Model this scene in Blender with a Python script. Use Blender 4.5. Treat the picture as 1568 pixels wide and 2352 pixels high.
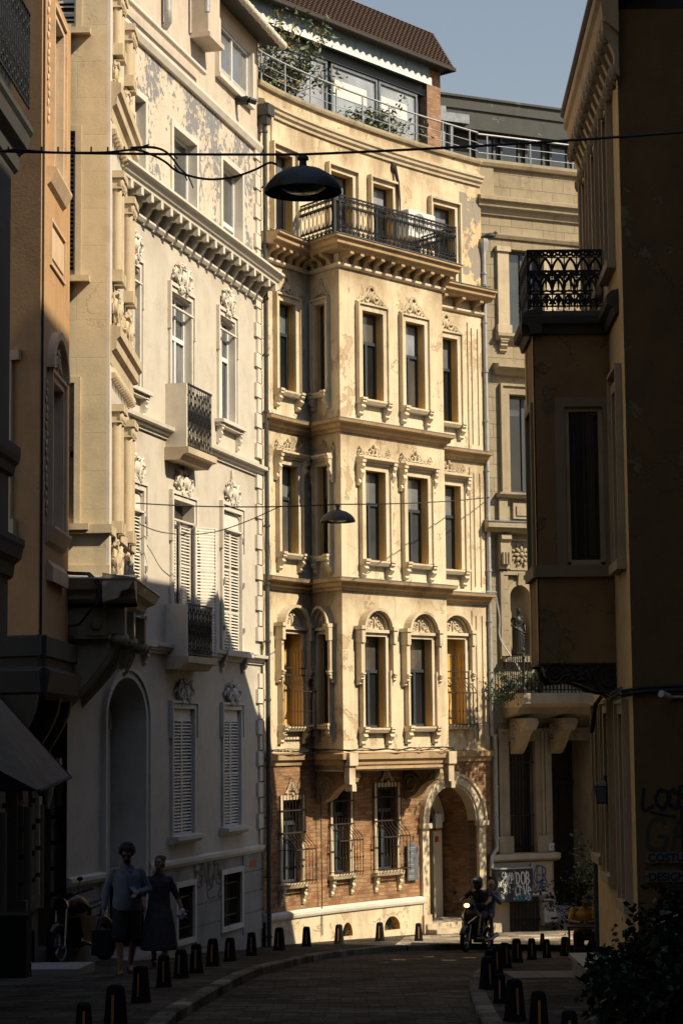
import bpy, bmesh, math, random
from math import sin, cos, pi, radians as R, hypot, atan2, sqrt
from mathutils import Vector, Matrix
random.seed(7)
for _o in list(bpy.data.objects): bpy.data.objects.remove(_o)
SC = bpy.context.scene
# ---------------------------------------------------------------- camera, world, sun, exposure
F, CX, CY = 4800., 784., 1176.           # focal length and centre in a 1568 x 2352 picture
PITCH, ROLL = R(6.2), R(.55)
_r0 = Vector((1, 0, 0)); _u0 = Vector((0, -sin(PITCH), cos(PITCH))); FW = Vector((0, cos(PITCH), sin(PITCH)))
RT = _r0*cos(ROLL) - _u0*sin(ROLL); UP = _r0*sin(ROLL) + _u0*cos(ROLL)
cam = bpy.data.cameras.new('camera'); co = bpy.data.objects.new('camera', cam); SC.collection.objects.link(co)
cam.sensor_fit = 'VERTICAL'; cam.sensor_height = 36; cam.lens = 36*F/2352; cam.clip_end = 3000; cam.clip_start = .1
co.matrix_world = Matrix((RT, UP, -FW)).transposed().to_4x4()
SC.camera = co
SUN_H = Vector((.903, -.429)).normalized(); SUN_EL = R(42)
TOSUN = Vector((SUN_H.x*cos(SUN_EL), SUN_H.y*cos(SUN_EL), sin(SUN_EL)))
W_ = bpy.data.worlds.new('World'); SC.world = W_; W_.use_nodes = True
nt = W_.node_tree; sky = nt.nodes.new('ShaderNodeTexSky'); sky.sky_type = 'NISHITA'; sky.sun_disc = False
sky.sun_elevation = SUN_EL; sky.sun_rotation = atan2(SUN_H.x, SUN_H.y)
sky.air_density = 2.4; sky.dust_density = .3; sky.ozone_density = 3.5; sky.altitude = 0
wb_ = nt.nodes.new('ShaderNodeMix'); wb_.data_type = 'RGBA'; wb_.blend_type = 'MULTIPLY'; wb_.inputs[0].default_value = 1; wb_.inputs[7].default_value = (1.14, .99, 1.08, 1)
nt.links.new(sky.outputs[0], wb_.inputs[6]); nt.links.new(wb_.outputs[2], nt.nodes['Background'].inputs[0]); nt.nodes['Background'].inputs[1].default_value = .084
sl = bpy.data.lights.new('sun', 'SUN'); so = bpy.data.objects.new('sun', sl); SC.collection.objects.link(so)
sl.energy = 5.0; sl.angle = R(.5); sl.color = (1, .875, .66)
so.rotation_euler = TOSUN.to_track_quat('Z', 'Y').to_euler(); so.location = TOSUN*60
SC.view_settings.view_transform = 'Standard'; SC.view_settings.look = 'None'; SC.view_settings.gamma = 1
SC.view_settings.exposure = .2
SC.cycles.max_bounces = 4; SC.cycles.diffuse_bounces = 1; SC.cycles.glossy_bounces = 3; SC.cycles.use_denoising = True
# ---------------------------------------------------------------- pixel <-> world
def ray(x, y): return FW + RT*((x-CX)/F) - UP*((y-CY)/F)
def at(x, y, Y):
    r = ray(x, y); return r*(Y/r.y)
def proj(p):
    p = Vector(p); k = p.dot(FW); return CX+F*p.dot(RT)/k, CY-F*p.dot(UP)/k
GN = [(-120, 6.4), (0, -1.38), (24, -2.97), (31, -3.42), (38, -3.97), (44, -4.43), (50, -4.70), (58, -4.86)]
def gz(Y, X=0):
    for (p, q), (r, s) in zip(GN, GN[1:]):
        if Y <= r: return q+(s-q)*(Y-p)/(r-p)
    return GN[-1][1]
PAV = .12
def onground(x, y, h=PAV):
    r = ray(x, y); k = 8.
    while k < 57 and r.z*k > gz(r.y*k)+h: k += .02
    return r*k
# ---------------------------------------------------------------- facades: vertical walls along a plan path
class Fac:
    def __init__(s, X, Y, heads, L, a=-2.):
        if not isinstance(heads, list): heads = [(0, heads)]
        s.h = heads; s.st = .05; s.a = a; n = int((L-a)/s.st)+2; s.L = L
        p = [(X, Y)]; x, y = X, Y; t = 0
        back = []
        while t > a: 
            hd = R(s.head(t-s.st/2)); x -= sin(hd)*s.st; y -= cos(hd)*s.st; t -= s.st; back.append((x, y))
        s.a = t; x, y = X, Y; t = 0; fw = []
        while t < L+1:
            hd = R(s.head(t+s.st/2)); x += sin(hd)*s.st; y += cos(hd)*s.st; t += s.st; fw.append((x, y))
        s.p = back[::-1]+[(X, Y)]+fw
    def head(s, t):
        h = s.h
        if t <= h[0][0]: return h[0][1]
        for (a, b), (c, d) in zip(h, h[1:]):
            if t <= c: return b+(d-b)*(t-a)/(c-a)
        return h[-1][1]
    def xy(s, t, d=0):
        u = (t-s.a)/s.st; i = max(0, min(len(s.p)-2, int(u))); f = u-i
        (x0, y0), (x1, y1) = s.p[i], s.p[i+1]; hd = R(s.head(t))
        return x0+(x1-x0)*f+cos(hd)*d, y0+(y1-y0)*f-sin(hd)*d
    def W(s, t, d, z):
        x, y = s.xy(t, d); return Vector((x, y, z))
    def inv(s, x, y, d=0, lo=None, hi=None):
        r = ray(x, y); lo = s.a+.1 if lo is None else lo; hi = s.L+.9 if hi is None else hi
        def g(t):
            a, b = s.xy(t, d); return a*r.y-b*r.x
        n = 160; pt, pg = lo, g(lo); best = (abs(pg), lo)
        for i in range(1, n+1):
            t = lo+(hi-lo)*i/n; q = g(t)
            if pg*q <= 0:
                u = pt+(t-pt)*abs(pg)/(abs(pg)+abs(q)+1e-12); a, b = s.xy(u, d); return u, r.z*b/r.y
            if abs(q) < best[0]: best = (abs(q), t)
            pt, pg = t, q
        u = best[1]; a, b = s.xy(u, d); return u, r.z*b/r.y
    def t(s, x, y=1000, d=0): return s.inv(x, y, d)[0]
    def z(s, x, y, d=0): return s.inv(x, y, d)[1]
    def op(s, x0, x1, yt, yb, d=0):      # opening from picture numbers, heights read at the left edge
        t0 = s.t(x0, (yt+yb)/2, d); t1 = s.t(x1, (yt+yb)/2, d)
        return [t0, t1, s.z(x0, yb, d), s.z(x0, yt, d)]
# ---------------------------------------------------------------- mesh collector
ORG = {}
SPLIT = set('balcony_cheek scroll_bracket pilaster portal_pier downpipe rain_pipe sill pane corner_strip bay_block window_pilaster rusticated_blocks base_panels base_wall wall plinth string_course lead_flashing stucco_strip hinges plinth_ledge cornice doorstep surround brick_wall bay_moulding cornice_moulding oriel_corner side_window_surround moulding parapet_panel ground_wall oriel_window_surround glazing_bar oriel_frieze shutter_head attic_sill wires bay_slab core window niche_surround oriel_cornice fork mirrors running_light exhaust engine rest eyes'.split())
def thing(name, label, cat, loc=(0, 0, 0), group=None, kind=None):
    o = bpy.data.objects.new(name, None); SC.collection.objects.link(o); o.location = loc; o.empty_display_size = .2
    o['label'] = label; o['category'] = cat; ORG[o.name] = Vector(loc)
    if group: o['group'] = group
    if kind: o['kind'] = kind
    return o
def tag(o, label=None, cat=None, group=None, kind=None):
    for k, v in (('label', label), ('category', cat), ('group', group), ('kind', kind)):
        if v: o[k] = v
    return o
class MB:
    def __init__(s): s.v = []; s.f = []; s.uv = []; s.o = []
    def face(s, vs, uv=None):
        n = len(s.v); s.v += [tuple(v) for v in vs]; s.f.append(tuple(range(n, n+len(vs)))); s.uv += (uv or [(0, 0)]*len(vs))
    def add(s, vs, fs, uvs=None):
        n = len(s.v); s.v += [tuple(v) for v in vs]
        for f in fs:
            s.f.append(tuple(i+n for i in f)); s.uv += [(uvs[i] if uvs else (0, 0)) for i in f]
    def lface(s, fc, pts):                 # pts (t,d,z) on a facade
        s.face([fc.W(*p) for p in pts], [(p[0]+p[1]*.97, p[2]) for p in pts])
    def box(s, fc, t0, t1, d0, d1, z0, z1, seg=1):
        if t0 > t1: t0, t1 = t1, t0
        if d0 > d1: d0, d1 = d1, d0
        s.strip(fc, t0, t1, [(d0, z0), (d1, z0), (d1, z1), (d0, z1)], seg)
    def strip(s, fc, t0, t1, prof, seg=None, m0=0, m1=0):   # closed profile (d,z), extruded along t, mitred ends
        if seg is None: seg = max(1, int(abs(t1-t0)/.45))
        if fc.head(t0) == fc.head(t1) and len(fc.h) == 1: seg = 1
        n = len(prof)
        for i in range(seg):
            T = lambda q, d: (t0-m0*d)+((t1+m1*d)-(t0-m0*d))*q/seg
            for j in range(n):
                (d0, z0), (d1, z1) = prof[j], prof[(j+1) % n]
                a, b = T(i, d0), T(i+1, d0)
                P = [(a, d0, z0), (b, d0, z0), (T(i+1, d1), d1, z1), (T(i, d1), d1, z1)]
                s.face([fc.W(*p) for p in P], [(a, z0+d0), (b, z0+d0), (b, z1+d1), (a, z1+d1)])
        for e, rv in ((t0, 0), (t1, 1)):
            P = [(e+(m1*d if rv else -m0*d), d, z) for d, z in prof]
            if rv: P = P[::-1]
            s.lface(fc, P[::-1])
    def prism(s, pts, z0, z1):               # plan polygon
        n = len(pts); z0s = z0 if isinstance(z0, list) else [z0]*n; z1s = z1 if isinstance(z1, list) else [z1]*n
        vs = [(p[0], p[1], a) for p, a in zip(pts, z0s)]+[(p[0], p[1], b) for p, b in zip(pts, z1s)]
        fs = [tuple(range(n-1, -1, -1)), tuple(range(n, 2*n))]+[(i, (i+1) % n, n+(i+1) % n, n+i) for i in range(n)]
        s.add(vs, fs, [(v[0]+v[1], v[2]) for v in vs])
    def wbox(s, x0, x1, y0, y1, z0, z1): s.prism([(x0, y0), (x1, y0), (x1, y1), (x0, y1)], z0, z1)
    def tube(s, pts, r, n=6, cap=True, r1=None):
        pts = [Vector(p) for p in pts]; m = len(pts)
        if m < 2: return
        rings = []; prev = None
        for i, p in enumerate(pts):
            t = (pts[min(i+1, m-1)]-pts[max(i-1, 0)])
            if t.length < 1e-9: t = Vector((0, 0, 1))
            t.normalize()
            if prev is None:
                a = t.orthogonal().normalized()
            else:
                a = prev-t*prev.dot(t); a = a.normalized() if a.length > 1e-6 else t.orthogonal().normalized()
            prev = a; b = t.cross(a); rr = r[i] if isinstance(r, (list, tuple)) else r+((r1-r)*i/(m-1) if r1 is not None else 0)
            rings.append([p+(a*cos(2*pi*k/n)+b*sin(2*pi*k/n))*rr for k in range(n)])
        vs = [v for g in rings for v in g]; fs = []
        for i in range(m-1):
            for k in range(n): fs.append((i*n+k, i*n+(k+1) % n, (i+1)*n+(k+1) % n, (i+1)*n+k))
        if cap: fs += [tuple(range(n-1, -1, -1)), tuple((m-1)*n+k for k in range(n))]
        s.add(vs, fs)
    def lathe(s, c, prof, n=16, ax=None):     # prof (r,z)
        c = Vector(c); M = (ax.to_track_quat('Z', 'Y').to_matrix() if ax is not None else Matrix.Identity(3)); m = len(prof)
        vs = [c+M@Vector((r*cos(2*pi*k/n), r*sin(2*pi*k/n), z)) for r, z in prof for k in range(n)]
        fs = [(i*n+k, i*n+(k+1) % n, (i+1)*n+(k+1) % n, (i+1)*n+k) for i in range(m-1) for k in range(n)]
        s.add(vs, fs)
    def blob(s, c, rad, M=None, n=7, m=5):    # ellipsoid
        c = Vector(c); vs = [(0, 0, -1)]
        for i in range(1, m):
            th = -pi/2+pi*i/m
            vs += [(cos(th)*cos(2*pi*k/n), cos(th)*sin(2*pi*k/n), sin(th)) for k in range(n)]
        vs.append((0, 0, 1)); fs = [(0, 1+(k+1) % n, 1+k) for k in range(n)]
        for i in range(m-2):
            for k in range(n): fs.append((1+i*n+k, 1+i*n+(k+1) % n, 1+(i+1)*n+(k+1) % n, 1+(i+1)*n+k))
        L = len(vs)-1; fs += [(L, 1+(m-2)*n+k, 1+(m-2)*n+(k+1) % n) for k in range(n)]
        o = [Vector((a*rad[0], b*rad[1], d*rad[2])) for a, b, d in vs]
        if M is not None: o = [M@v for v in o]
        s.add([c+v for v in o], fs)
    def capsule(s, a, b, ra, rb, n=12):
        a, b = Vector(a), Vector(b); d = b-a; L = d.length
        if L < 1e-6: s.blob(a, (ra, ra, ra), n=n, m=8); return
        pr = [(0.001, -ra)]+[(ra*cos(-pi/2+pi/2*i/4), ra*sin(-pi/2+pi/2*i/4)) for i in (1, 2, 3, 4)]
        pr += [(rb*cos(pi/2*i/4), L+rb*sin(pi/2*i/4)) for i in (0, 1, 2, 3)]+[(0.001, L+rb)]
        s.lathe(a, pr, n, d)
    def clusters(s):
        par = list(range(len(s.f)))
        def find(i):
            while par[i] != i: par[i] = par[par[i]]; i = par[i]
            return i
        seen = {}
        for i, fc in enumerate(s.f):
            for v in fc:
                k = tuple(round(q, 3) for q in s.v[v]); j = seen.setdefault(k, i); par[find(i)] = find(j)
        bb = {}
        for i, fc in enumerate(s.f):
            r = find(i); B = bb.setdefault(r, [9e9]*3+[-9e9]*3)
            for v in fc:
                for k in range(3): B[k] = min(B[k], s.v[v][k]); B[k+3] = max(B[k+3], s.v[v][k])
        ks = list(bb)
        for x in range(len(ks)):
            for y in range(x):
                p, q = bb[ks[x]], bb[ks[y]]
                if all(p[k] < q[k+3]+.01 and q[k] < p[k+3]+.01 for k in range(3)): par[find(ks[x])] = find(ks[y])
        g = {}
        for i in range(len(s.f)): g.setdefault(find(i), []).append(i)
        return list(g.values())
    def build(s, name, m, parent=None, smooth=False, bevel=0, org=None):
        if not s.f: return None
        if name in SPLIT and parent is not None:
            cl = s.clusters()
            if 1 < len(cl) <= 40:
                off = []; k = 0
                for fc in s.f: off.append(k); k += len(fc)
                first = None
                for g in cl:
                    n = MB()
                    for i in g: n.face([s.v[v] for v in s.f[i]], s.uv[off[i]:off[i]+len(s.f[i])])
                    o = n.build(name+'', m, parent, smooth, bevel, org) if 0 else n._b(name, m, parent, smooth, bevel, org); first = first or o
                return first
        return s._b(name, m, parent, smooth, bevel, org)
    def _b(s, name, m, parent=None, smooth=False, bevel=0, org=None):
        o0 = Vector((0, 0, 0)); p = parent
        while p is not None:
            if p.name in ORG: o0 = ORG[p.name]; break
            p = p.parent
        if parent is None and org is not None: o0 = Vector(org)
        me = bpy.data.meshes.new(name); me.from_pydata([tuple(Vector(v)-o0) for v in s.v], [], s.f); me.materials.append(m)
        ul = me.uv_layers.new(name='uv')
        if len(ul.data) == len(s.uv): ul.data.foreach_set('uv', [c for u in s.uv for c in u])
        if smooth or bevel:
            bm = bmesh.new(); bm.from_mesh(me); bmesh.ops.remove_doubles(bm, verts=bm.verts, dist=.0004)
            bmesh.ops.recalc_face_normals(bm, faces=bm.faces)
            bm.to_mesh(me); bm.free()
        if smooth:
            for f in me.polygons: f.use_smooth = True
            try: me.set_sharp_from_angle(angle=R(50 if smooth is True else smooth))
            except Exception: pass
        me.update(); ob = bpy.data.objects.new(name, me); SC.collection.objects.link(ob)
        if parent is not None: ob.parent = parent
        else: ob.location = o0; ORG[ob.name] = o0
        if bevel:
            b = ob.modifiers.new('b', 'BEVEL'); b.width = bevel; b.segments = 2; b.limit_method = 'ANGLE'
        return ob
# ---------------------------------------------------------------- materials
MATS = {}
def _mk(name):
    m = bpy.data.materials.new(name); m.use_nodes = True; n = m.node_tree; b = n.nodes['Principled BSDF']; return m, n, b
def c4(c): return (c[0], c[1], c[2], 1)
def ramp(n, fac, stops):
    r = n.nodes.new('ShaderNodeValToRGB'); e = r.color_ramp.elements
    e[0].position, e[0].color = stops[0][0], c4(stops[0][1]); e[1].position, e[1].color = stops[-1][0], c4(stops[-1][1])
    for p, c in stops[1:-1]:
        q = e.new(p); q.color = c4(c)
    n.links.new(fac, r.inputs[0]); return r.outputs[0]
def noise(n, scale, vec=None, det=6, rough=.6, sc=None, dist=0):
    t = n.nodes.new('ShaderNodeTexNoise'); t.inputs['Scale'].default_value = scale; t.inputs['Detail'].default_value = det
    t.inputs['Roughness'].default_value = rough; t.inputs['Distortion'].default_value = dist
    tc = n.nodes.get('TC') or n.nodes.new('ShaderNodeTexCoord'); tc.name = 'TC'
    v = vec or tc.outputs['Object']
    if sc:
        mp = n.nodes.new('ShaderNodeMapping'); mp.inputs['Scale'].default_value = sc; n.links.new(v, mp.inputs[0]); v = mp.outputs[0]
    n.links.new(v, t.inputs['Vector']); return t.outputs['Fac']
def mix(n, fac, a, b, mode='MIX'):
    x = n.nodes.new('ShaderNodeMix'); x.data_type = 'RGBA'; x.blend_type = mode
    for k, v in ((0, fac), (6, a), (7, b)):
        if isinstance(v, (int, float)): x.inputs[k].default_value = v
        elif isinstance(v, tuple): x.inputs[k].default_value = c4(v)
        else: n.links.new(v, x.inputs[k])
    return x.outputs[2]
def math_(n, op, a, b=0.):
    x = n.nodes.new('ShaderNodeMath'); x.operation = op
    for k, v in ((0, a), (1, b)):
        if isinstance(v, (int, float)): x.inputs[k].default_value = v
        else: n.links.new(v, x.inputs[k])
    return x.outputs[0]
def bump(n, b, h, st, dist=.02):
    x = n.nodes.new('ShaderNodeBump'); x.inputs['Strength'].default_value = st; x.inputs['Distance'].default_value = dist
    n.links.new(h, x.inputs['Height']); n.links.new(x.outputs[0], b.inputs['Normal'])
BL, WH = (0, 0, 0), (1, 1, 1)
def plaster(name, c, stain=(.2, .15, .1), amt=.5, rough=.9, bmp=.35, cracks=.5, streak=.5, patch=None, pamt=.45, pscale=1.2, psharp=.03, lines=None, pmod=0):
    m, n, b = _mk(name)
    a = noise(n, 2.2, det=8, rough=.7); f = noise(n, 28, det=6)
    col = mix(n, ramp(n, a, [(.3, tuple(x*.80 for x in c)), (.7, tuple(min(1, x*1.08) for x in c))]), (0, 0, 0), (0, 0, 0)) if 0 else ramp(n, a, [(.28, tuple(x*.82 for x in c)), (.5, c), (.75, tuple(min(1, x*1.07) for x in c))])
    s1 = ramp(n, noise(n, .9, det=9, rough=.65, sc=(1, 1, .45), dist=.3), [(.50, BL), (.72, WH)])
    col = mix(n, math_(n, 'MULTIPLY', s1, amt*.55), col, stain)
    s2 = ramp(n, noise(n, 3.5, det=7, rough=.6, sc=(1, 1, .09)), [(.52, BL), (.75, WH)])
    col = mix(n, math_(n, 'MULTIPLY', s2, streak*.5), col, stain)
    hh = math_(n, 'ADD', math_(n, 'MULTIPLY', f, .5), a)
    if patch:
        pn = noise(n, pscale, det=9, rough=.72, dist=.4)
        if pmod: pn = math_(n, 'ADD', pn, math_(n, 'MULTIPLY', math_(n, 'SUBTRACT', noise(n, .55, det=3), .5), pmod))
        pm = ramp(n, pn, [(pamt, BL), (pamt+psharp, WH)]); col = mix(n, pm, col, patch)
        hh = math_(n, 'SUBTRACT', hh, math_(n, 'MULTIPLY', pm, .6))
    if cracks:
        v = n.nodes.new('ShaderNodeTexVoronoi'); v.feature = 'DISTANCE_TO_EDGE'; v.inputs['Scale'].default_value = 1.1
        w = n.nodes.new('ShaderNodeTexNoise'); w.inputs['Scale'].default_value = 2.5; w.inputs['Detail'].default_value = 6
        tc = n.nodes['TC']; n.links.new(tc.outputs['Object'], w.inputs['Vector'])
        av = n.nodes.new('ShaderNodeVectorMath'); av.operation = 'ADD'; n.links.new(tc.outputs['Object'], av.inputs[0])
        mv = n.nodes.new('ShaderNodeVectorMath'); mv.operation = 'SCALE'; mv.inputs['Scale'].default_value = .9
        n.links.new(w.outputs['Color'], mv.inputs[0]); n.links.new(mv.outputs[0], av.inputs[1]); n.links.new(av.outputs[0], v.inputs['Vector'])
        ln = ramp(n, v.outputs['Distance'], [(.0, WH), (.012, BL)])
        gate = ramp(n, noise(n, .8, det=3), [(.52, BL), (.6, WH)])
        ck = math_(n, 'MULTIPLY', ln, gate); col = mix(n, math_(n, 'MULTIPLY', ck, cracks), col, tuple(x*.4 for x in stain))
        hh = math_(n, 'SUBTRACT', hh, math_(n, 'MULTIPLY', ck, .4))
    if lines:                                   # ashlar joints in facade coordinates
        bt = n.nodes.new('ShaderNodeTexBrick'); uvn = n.nodes.new('ShaderNodeUVMap'); n.links.new(uvn.outputs[0], bt.inputs['Vector'])
        bt.inputs['Scale'].default_value = 1; bt.inputs['Brick Width'].default_value = lines[0]; bt.inputs['Row Height'].default_value = lines[1]
        bt.inputs['Mortar Size'].default_value = .008; bt.inputs['Mortar Smooth'].default_value = .3
        bt.inputs['Color1'].default_value = (1, 1, 1, 1); bt.inputs['Color2'].default_value = (.72, .72, .72, 1); bt.inputs['Mortar'].default_value = (.4, .4, .4, 1)
        col = mix(n, lines[2], col, bt.outputs['Color'], 'MULTIPLY'); hh = math_(n, 'SUBTRACT', hh, math_(n, 'MULTIPLY', bt.outputs['Fac'], .8))
    n.links.new(col, b.inputs['Base Color']); b.inputs['Roughness'].default_value = rough
    bump(n, b, hh, bmp, .02); MATS[name] = m; return m
def plain(name, c, rough=.6, metal=0, var=.15, bmp=.1, scale=12, spec=.5, emit=None):
    m, n, b = _mk(name); a = noise(n, scale, det=6)
    n.links.new(ramp(n, a, [(.3, tuple(x*(1-var) for x in c)), (.7, tuple(min(1, x*(1+var)) for x in c))]), b.inputs['Base Color'])
    b.inputs['Roughness'].default_value = rough; b.inputs['Metallic'].default_value = metal; b.inputs['Specular IOR Level'].default_value = spec
    if bmp: bump(n, b, a, bmp, .01)
    if emit: b.inputs['Emission Color'].default_value = c4(emit[0]); b.inputs['Emission Strength'].default_value = emit[1]
    MATS[name] = m; return m
def brick(name, c1, c2, mortar, w=.21, h=.075, bmp=1.):
    m, n, b = _mk(name); uvn = n.nodes.new('ShaderNodeUVMap'); bt = n.nodes.new('ShaderNodeTexBrick')
    nz = n.nodes.new('ShaderNodeTexNoise'); nz.inputs['Scale'].default_value = 6; n.links.new(uvn.outputs[0], nz.inputs['Vector'])
    sc = n.nodes.new('ShaderNodeVectorMath'); sc.operation = 'SCALE'; sc.inputs['Scale'].default_value = .05; n.links.new(nz.outputs['Color'], sc.inputs[0])
    ad = n.nodes.new('ShaderNodeVectorMath'); ad.operation = 'ADD'; n.links.new(uvn.outputs[0], ad.inputs[0]); n.links.new(sc.outputs[0], ad.inputs[1])
    n.links.new(ad.outputs[0], bt.inputs['Vector']); bt.inputs['Scale'].default_value = 1
    bt.inputs['Brick Width'].default_value = w; bt.inputs['Row Height'].default_value = h; bt.inputs['Mortar Size'].default_value = .009; bt.inputs['Mortar Smooth'].default_value = .25
    bt.inputs['Bias'].default_value = 0
    bt.inputs['Color1'].default_value = c4(c1); bt.inputs['Color2'].default_value = c4(c2); bt.inputs['Mortar'].default_value = c4(mortar)
    big = ramp(n, noise(n, 1.6, det=6), [(.35, (.55, .5, .5)), (.7, (1.25, 1.15, 1.05))]); col = mix(n, .7, bt.outputs['Color'], big, 'MULTIPLY')
    pale = ramp(n, noise(n, 1.1, det=7, rough=.7), [(.56, BL), (.68, WH)]); col = mix(n, math_(n, 'MULTIPLY', pale, .45), col, tuple(min(1, x*1.3) for x in mortar))
    n.links.new(col, b.inputs['Base Color']); b.inputs['Roughness'].default_value = .92
    hh = math_(n, 'ADD', math_(n, 'MULTIPLY', bt.outputs['Fac'], -1.), math_(n, 'MULTIPLY', noise(n, 35, det=5), .55)); bump(n, b, hh, bmp, .03)
    MATS[name] = m; return m
M = MATS
plaster('white_plaster', (.62, .55, .445), (.42, .34, .28), .35, cracks=.25, streak=.25, bmp=.2)
plaster('white_trim', (.72, .65, .54), (.35, .28, .22), .5, cracks=.1, streak=.4, bmp=.2)
plaster('peeling', (.68, .57, .44), (.42, .34, .28), .3, cracks=.2, streak=.2, patch=(.25, .245, .25), pamt=.545, psharp=.010, pscale=6.5, pmod=.75, bmp=.6)
plaster('attic_plaster', (.62, .52, .41), (.34, .26, .2), .7, cracks=.4, streak=.5)
plaster('yellow_plaster', (.75, .615, .41), (.30, .19, .09), 1.1, cracks=.8, streak=1., bmp=.7, patch=(.56, .41, .25), pamt=.58, psharp=.02, pscale=1.3)
plaster('yellow_trim', (.72, .59, .40), (.16, .095, .045), 1.15, cracks=.15, streak=.55, bmp=.3)
plaster('sooty_trim', (.50, .34, .18), (.10, .06, .03), 1.3, cracks=.2, streak=1., bmp=.5)
plaster('ochre_reveal', (.70, .43, .13), (.28, .17, .08), .5, cracks=.1, streak=.7, bmp=.25)
plaster('worn_plaster', (.72, .53, .30), (.30, .22, .14), .8, cracks=.8, streak=.6, bmp=.6, patch=(.33, .28, .22), pamt=.52, psharp=.02, pscale=1.0)
plaster('stone', (.42, .34, .22), (.14, .10, .06), .95, cracks=.3, streak=.6, bmp=.8, lines=(.62, .34, .7))
plaster('stone_trim', (.42, .34, .22), (.10, .08, .05), 1., cracks=.25, streak=.8, bmp=.6)
plaster('pale_stone', (.62, .50, .34), (.2, .15, .1), .8, cracks=.2, streak=.4, bmp=.6)
plaster('orange_plaster', (.52, .30, .14), (.2, .11, .06), .5, cracks=.4, streak=.4, bmp=.5)
plaster('orange_trim', (.68, .48, .30), (.3, .2, .14), .5, cracks=.1, streak=.4)
plaster('tan_plaster', (.70, .56, .36), (.30, .24, .15), .8, cracks=.4, streak=.5, bmp=.3, lines=(1.25, .62, .18))
plaster('tan_trim', (.62, .49, .32), (.2, .15, .1), .7, cracks=.1, streak=.5)
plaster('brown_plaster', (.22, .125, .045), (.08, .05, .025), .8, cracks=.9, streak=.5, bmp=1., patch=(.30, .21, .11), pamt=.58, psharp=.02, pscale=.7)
plaster('brown_trim', (.55, .39, .22), (.15, .1, .06), .6, cracks=.2, streak=.5)
plaster('oriel_trim', (.34, .24, .13), (.12, .08, .04), .6, cracks=.3, streak=.6)
plaster('oriel_shade_plaster', (.34, .19, .07), (.12, .08, .04), .8, cracks=.8, streak=.4, bmp=.9, patch=(.26, .17, .08), pamt=.56, psharp=.02, pscale=1.4)  # same paint as the street wall, toned down to hold its shade
plaster('ochre_wall', (.80, .53, .22), (.2, .12, .06), .5, cracks=.3, streak=.4, bmp=.4)
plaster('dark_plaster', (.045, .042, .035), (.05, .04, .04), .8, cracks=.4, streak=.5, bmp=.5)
plaster('grey_roofwall', (.085, .085, .078), (.06, .06, .06), .8, cracks=.2, streak=.4, bmp=.4, patch=(.20, .19, .165), pamt=.60, psharp=.05, pscale=1.8)
plaster('base_grey', (.36, .34, .31), (.12, .12, .11), .6, cracks=.3, streak=.6)
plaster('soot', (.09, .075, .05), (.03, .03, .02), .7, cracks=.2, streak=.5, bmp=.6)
brick('brick', (.33, .135, .055), (.54, .33, .17), (.42, .31, .18), .22, .085, 2.2)
brick('brick_pier', (.34, .16, .08), (.48, .30, .18), (.38, .28, .2), .16, .06)
plain('iron', (.008, .008, .009), .6, 0, .3, .1, 30)
plain('rust_iron', (.05, .03, .018), .75, .3, .4, .2, 25)
plain('dark_frame', (.04, .05, .06), .45, 0, .2, .05, 20)
plain('grey_frame', (.05, .065, .08), .45, 0, .2, .05, 20)
plain('white_frame', (.80, .80, .78), .45, 0, .06, .03, 8)
plain('shutter_white', (.78, .72, .62), .6, 0, .12, .1, 9)
plain('zinc', (.20, .22, .24), .5, .5, .25, .1, 8)
plain('zinc_light', (.42, .42, .41), .5, .3, .2, .1, 8)
plain('steel', (.40, .40, .41), .6, .3, .08, 0, 8)
plain('cable', (.02, .02, .02), .6, 0, .1, 0, 8)
plain('lamp_metal', (.06, .06, .055), .6, .2, .3, .15, 9)
plain('lamp_glass', (.05, .05, .045), .25, 0, .1, 0)
plain('curtain', (.50, .47, .42), .9, 0, .12, .2, 6)
plain('ac_white', (.72, .70, .66), .5, 0, .08, .03)
plain('logo_red', (.70, .10, .04), .5, 0, 0, 0)
plain('logo_grey', (.35, .33, .33), .5, 0, 0, 0)
plain('black_rubber', (.010, .010, .010), .9, 0, .3, .2, 20, .15)
plain('orange_strip', (.42, .17, .04), .5, 0, .3, .05, 20)
plain('blue_panel', (.17, .25, .31), .45, .1, .15, .05, 3)
plain('shingle', (.085, .045, .028), .8, 0, .4, .4, 20)
plain('wood_dark', (.035, .024, .016), .6, 0, .3, .2, 10)
plain('awning_cloth', (.15, .12, .085), .9, 0, .2, .1, 4)
plain('paving_tile', (.15, .13, .10), .8, 0, .2, .1, 5)
plain('marble', (.34, .31, .27), .5, 0, .12, .05, 5)
plain('cabinet_dark', (.025, .028, .03), .5, 0, .5, .1, 5)
plain('cabinet_white', (.62, .56, .47), .6, 0, .15, .1, 6)
plain('paint_white', (.75, .74, .70), .6, 0, .05, 0)
plain('paint_blue', (.03, .09, .22), .6, 0, .1, 0)
plain('paint_cyan', (.10, .35, .48), .6, 0, .1, 0)
plain('paint_black', (.015, .015, .02), .6, 0, .1, 0)
plain('paint_red', (.45, .06, .03), .5, 0, .1, 0)
plain('paint_green', (.10, .28, .25), .6, 0, .1, 0)
plain('sign_white', (.75, .73, .68), .5, 0, .05, 0)
plain('sign_board', (.20, .17, .13), .6, 0, .1, 0)
plain('skin', (.30, .15, .09), .55, 0, .08, 0, 8)
plain('hair', (.015, .010, .008), .7, 0, .3, .5, 60)
plain('shirt_blue', (.13, .15, .18), .85, 0, .08, .1, 14)
plain('cloth_black', (.014, .014, .016), .9, 0, .3, .1, 14)
plain('cloth_dark', (.035, .03, .04), .9, 0, .3, .1, 14)
plain('denim', (.04, .06, .10), .9, 0, .2, .1, 20)
plain('jersey', (.62, .30, .02), .8, 0, .08, .1, 12)
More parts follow.
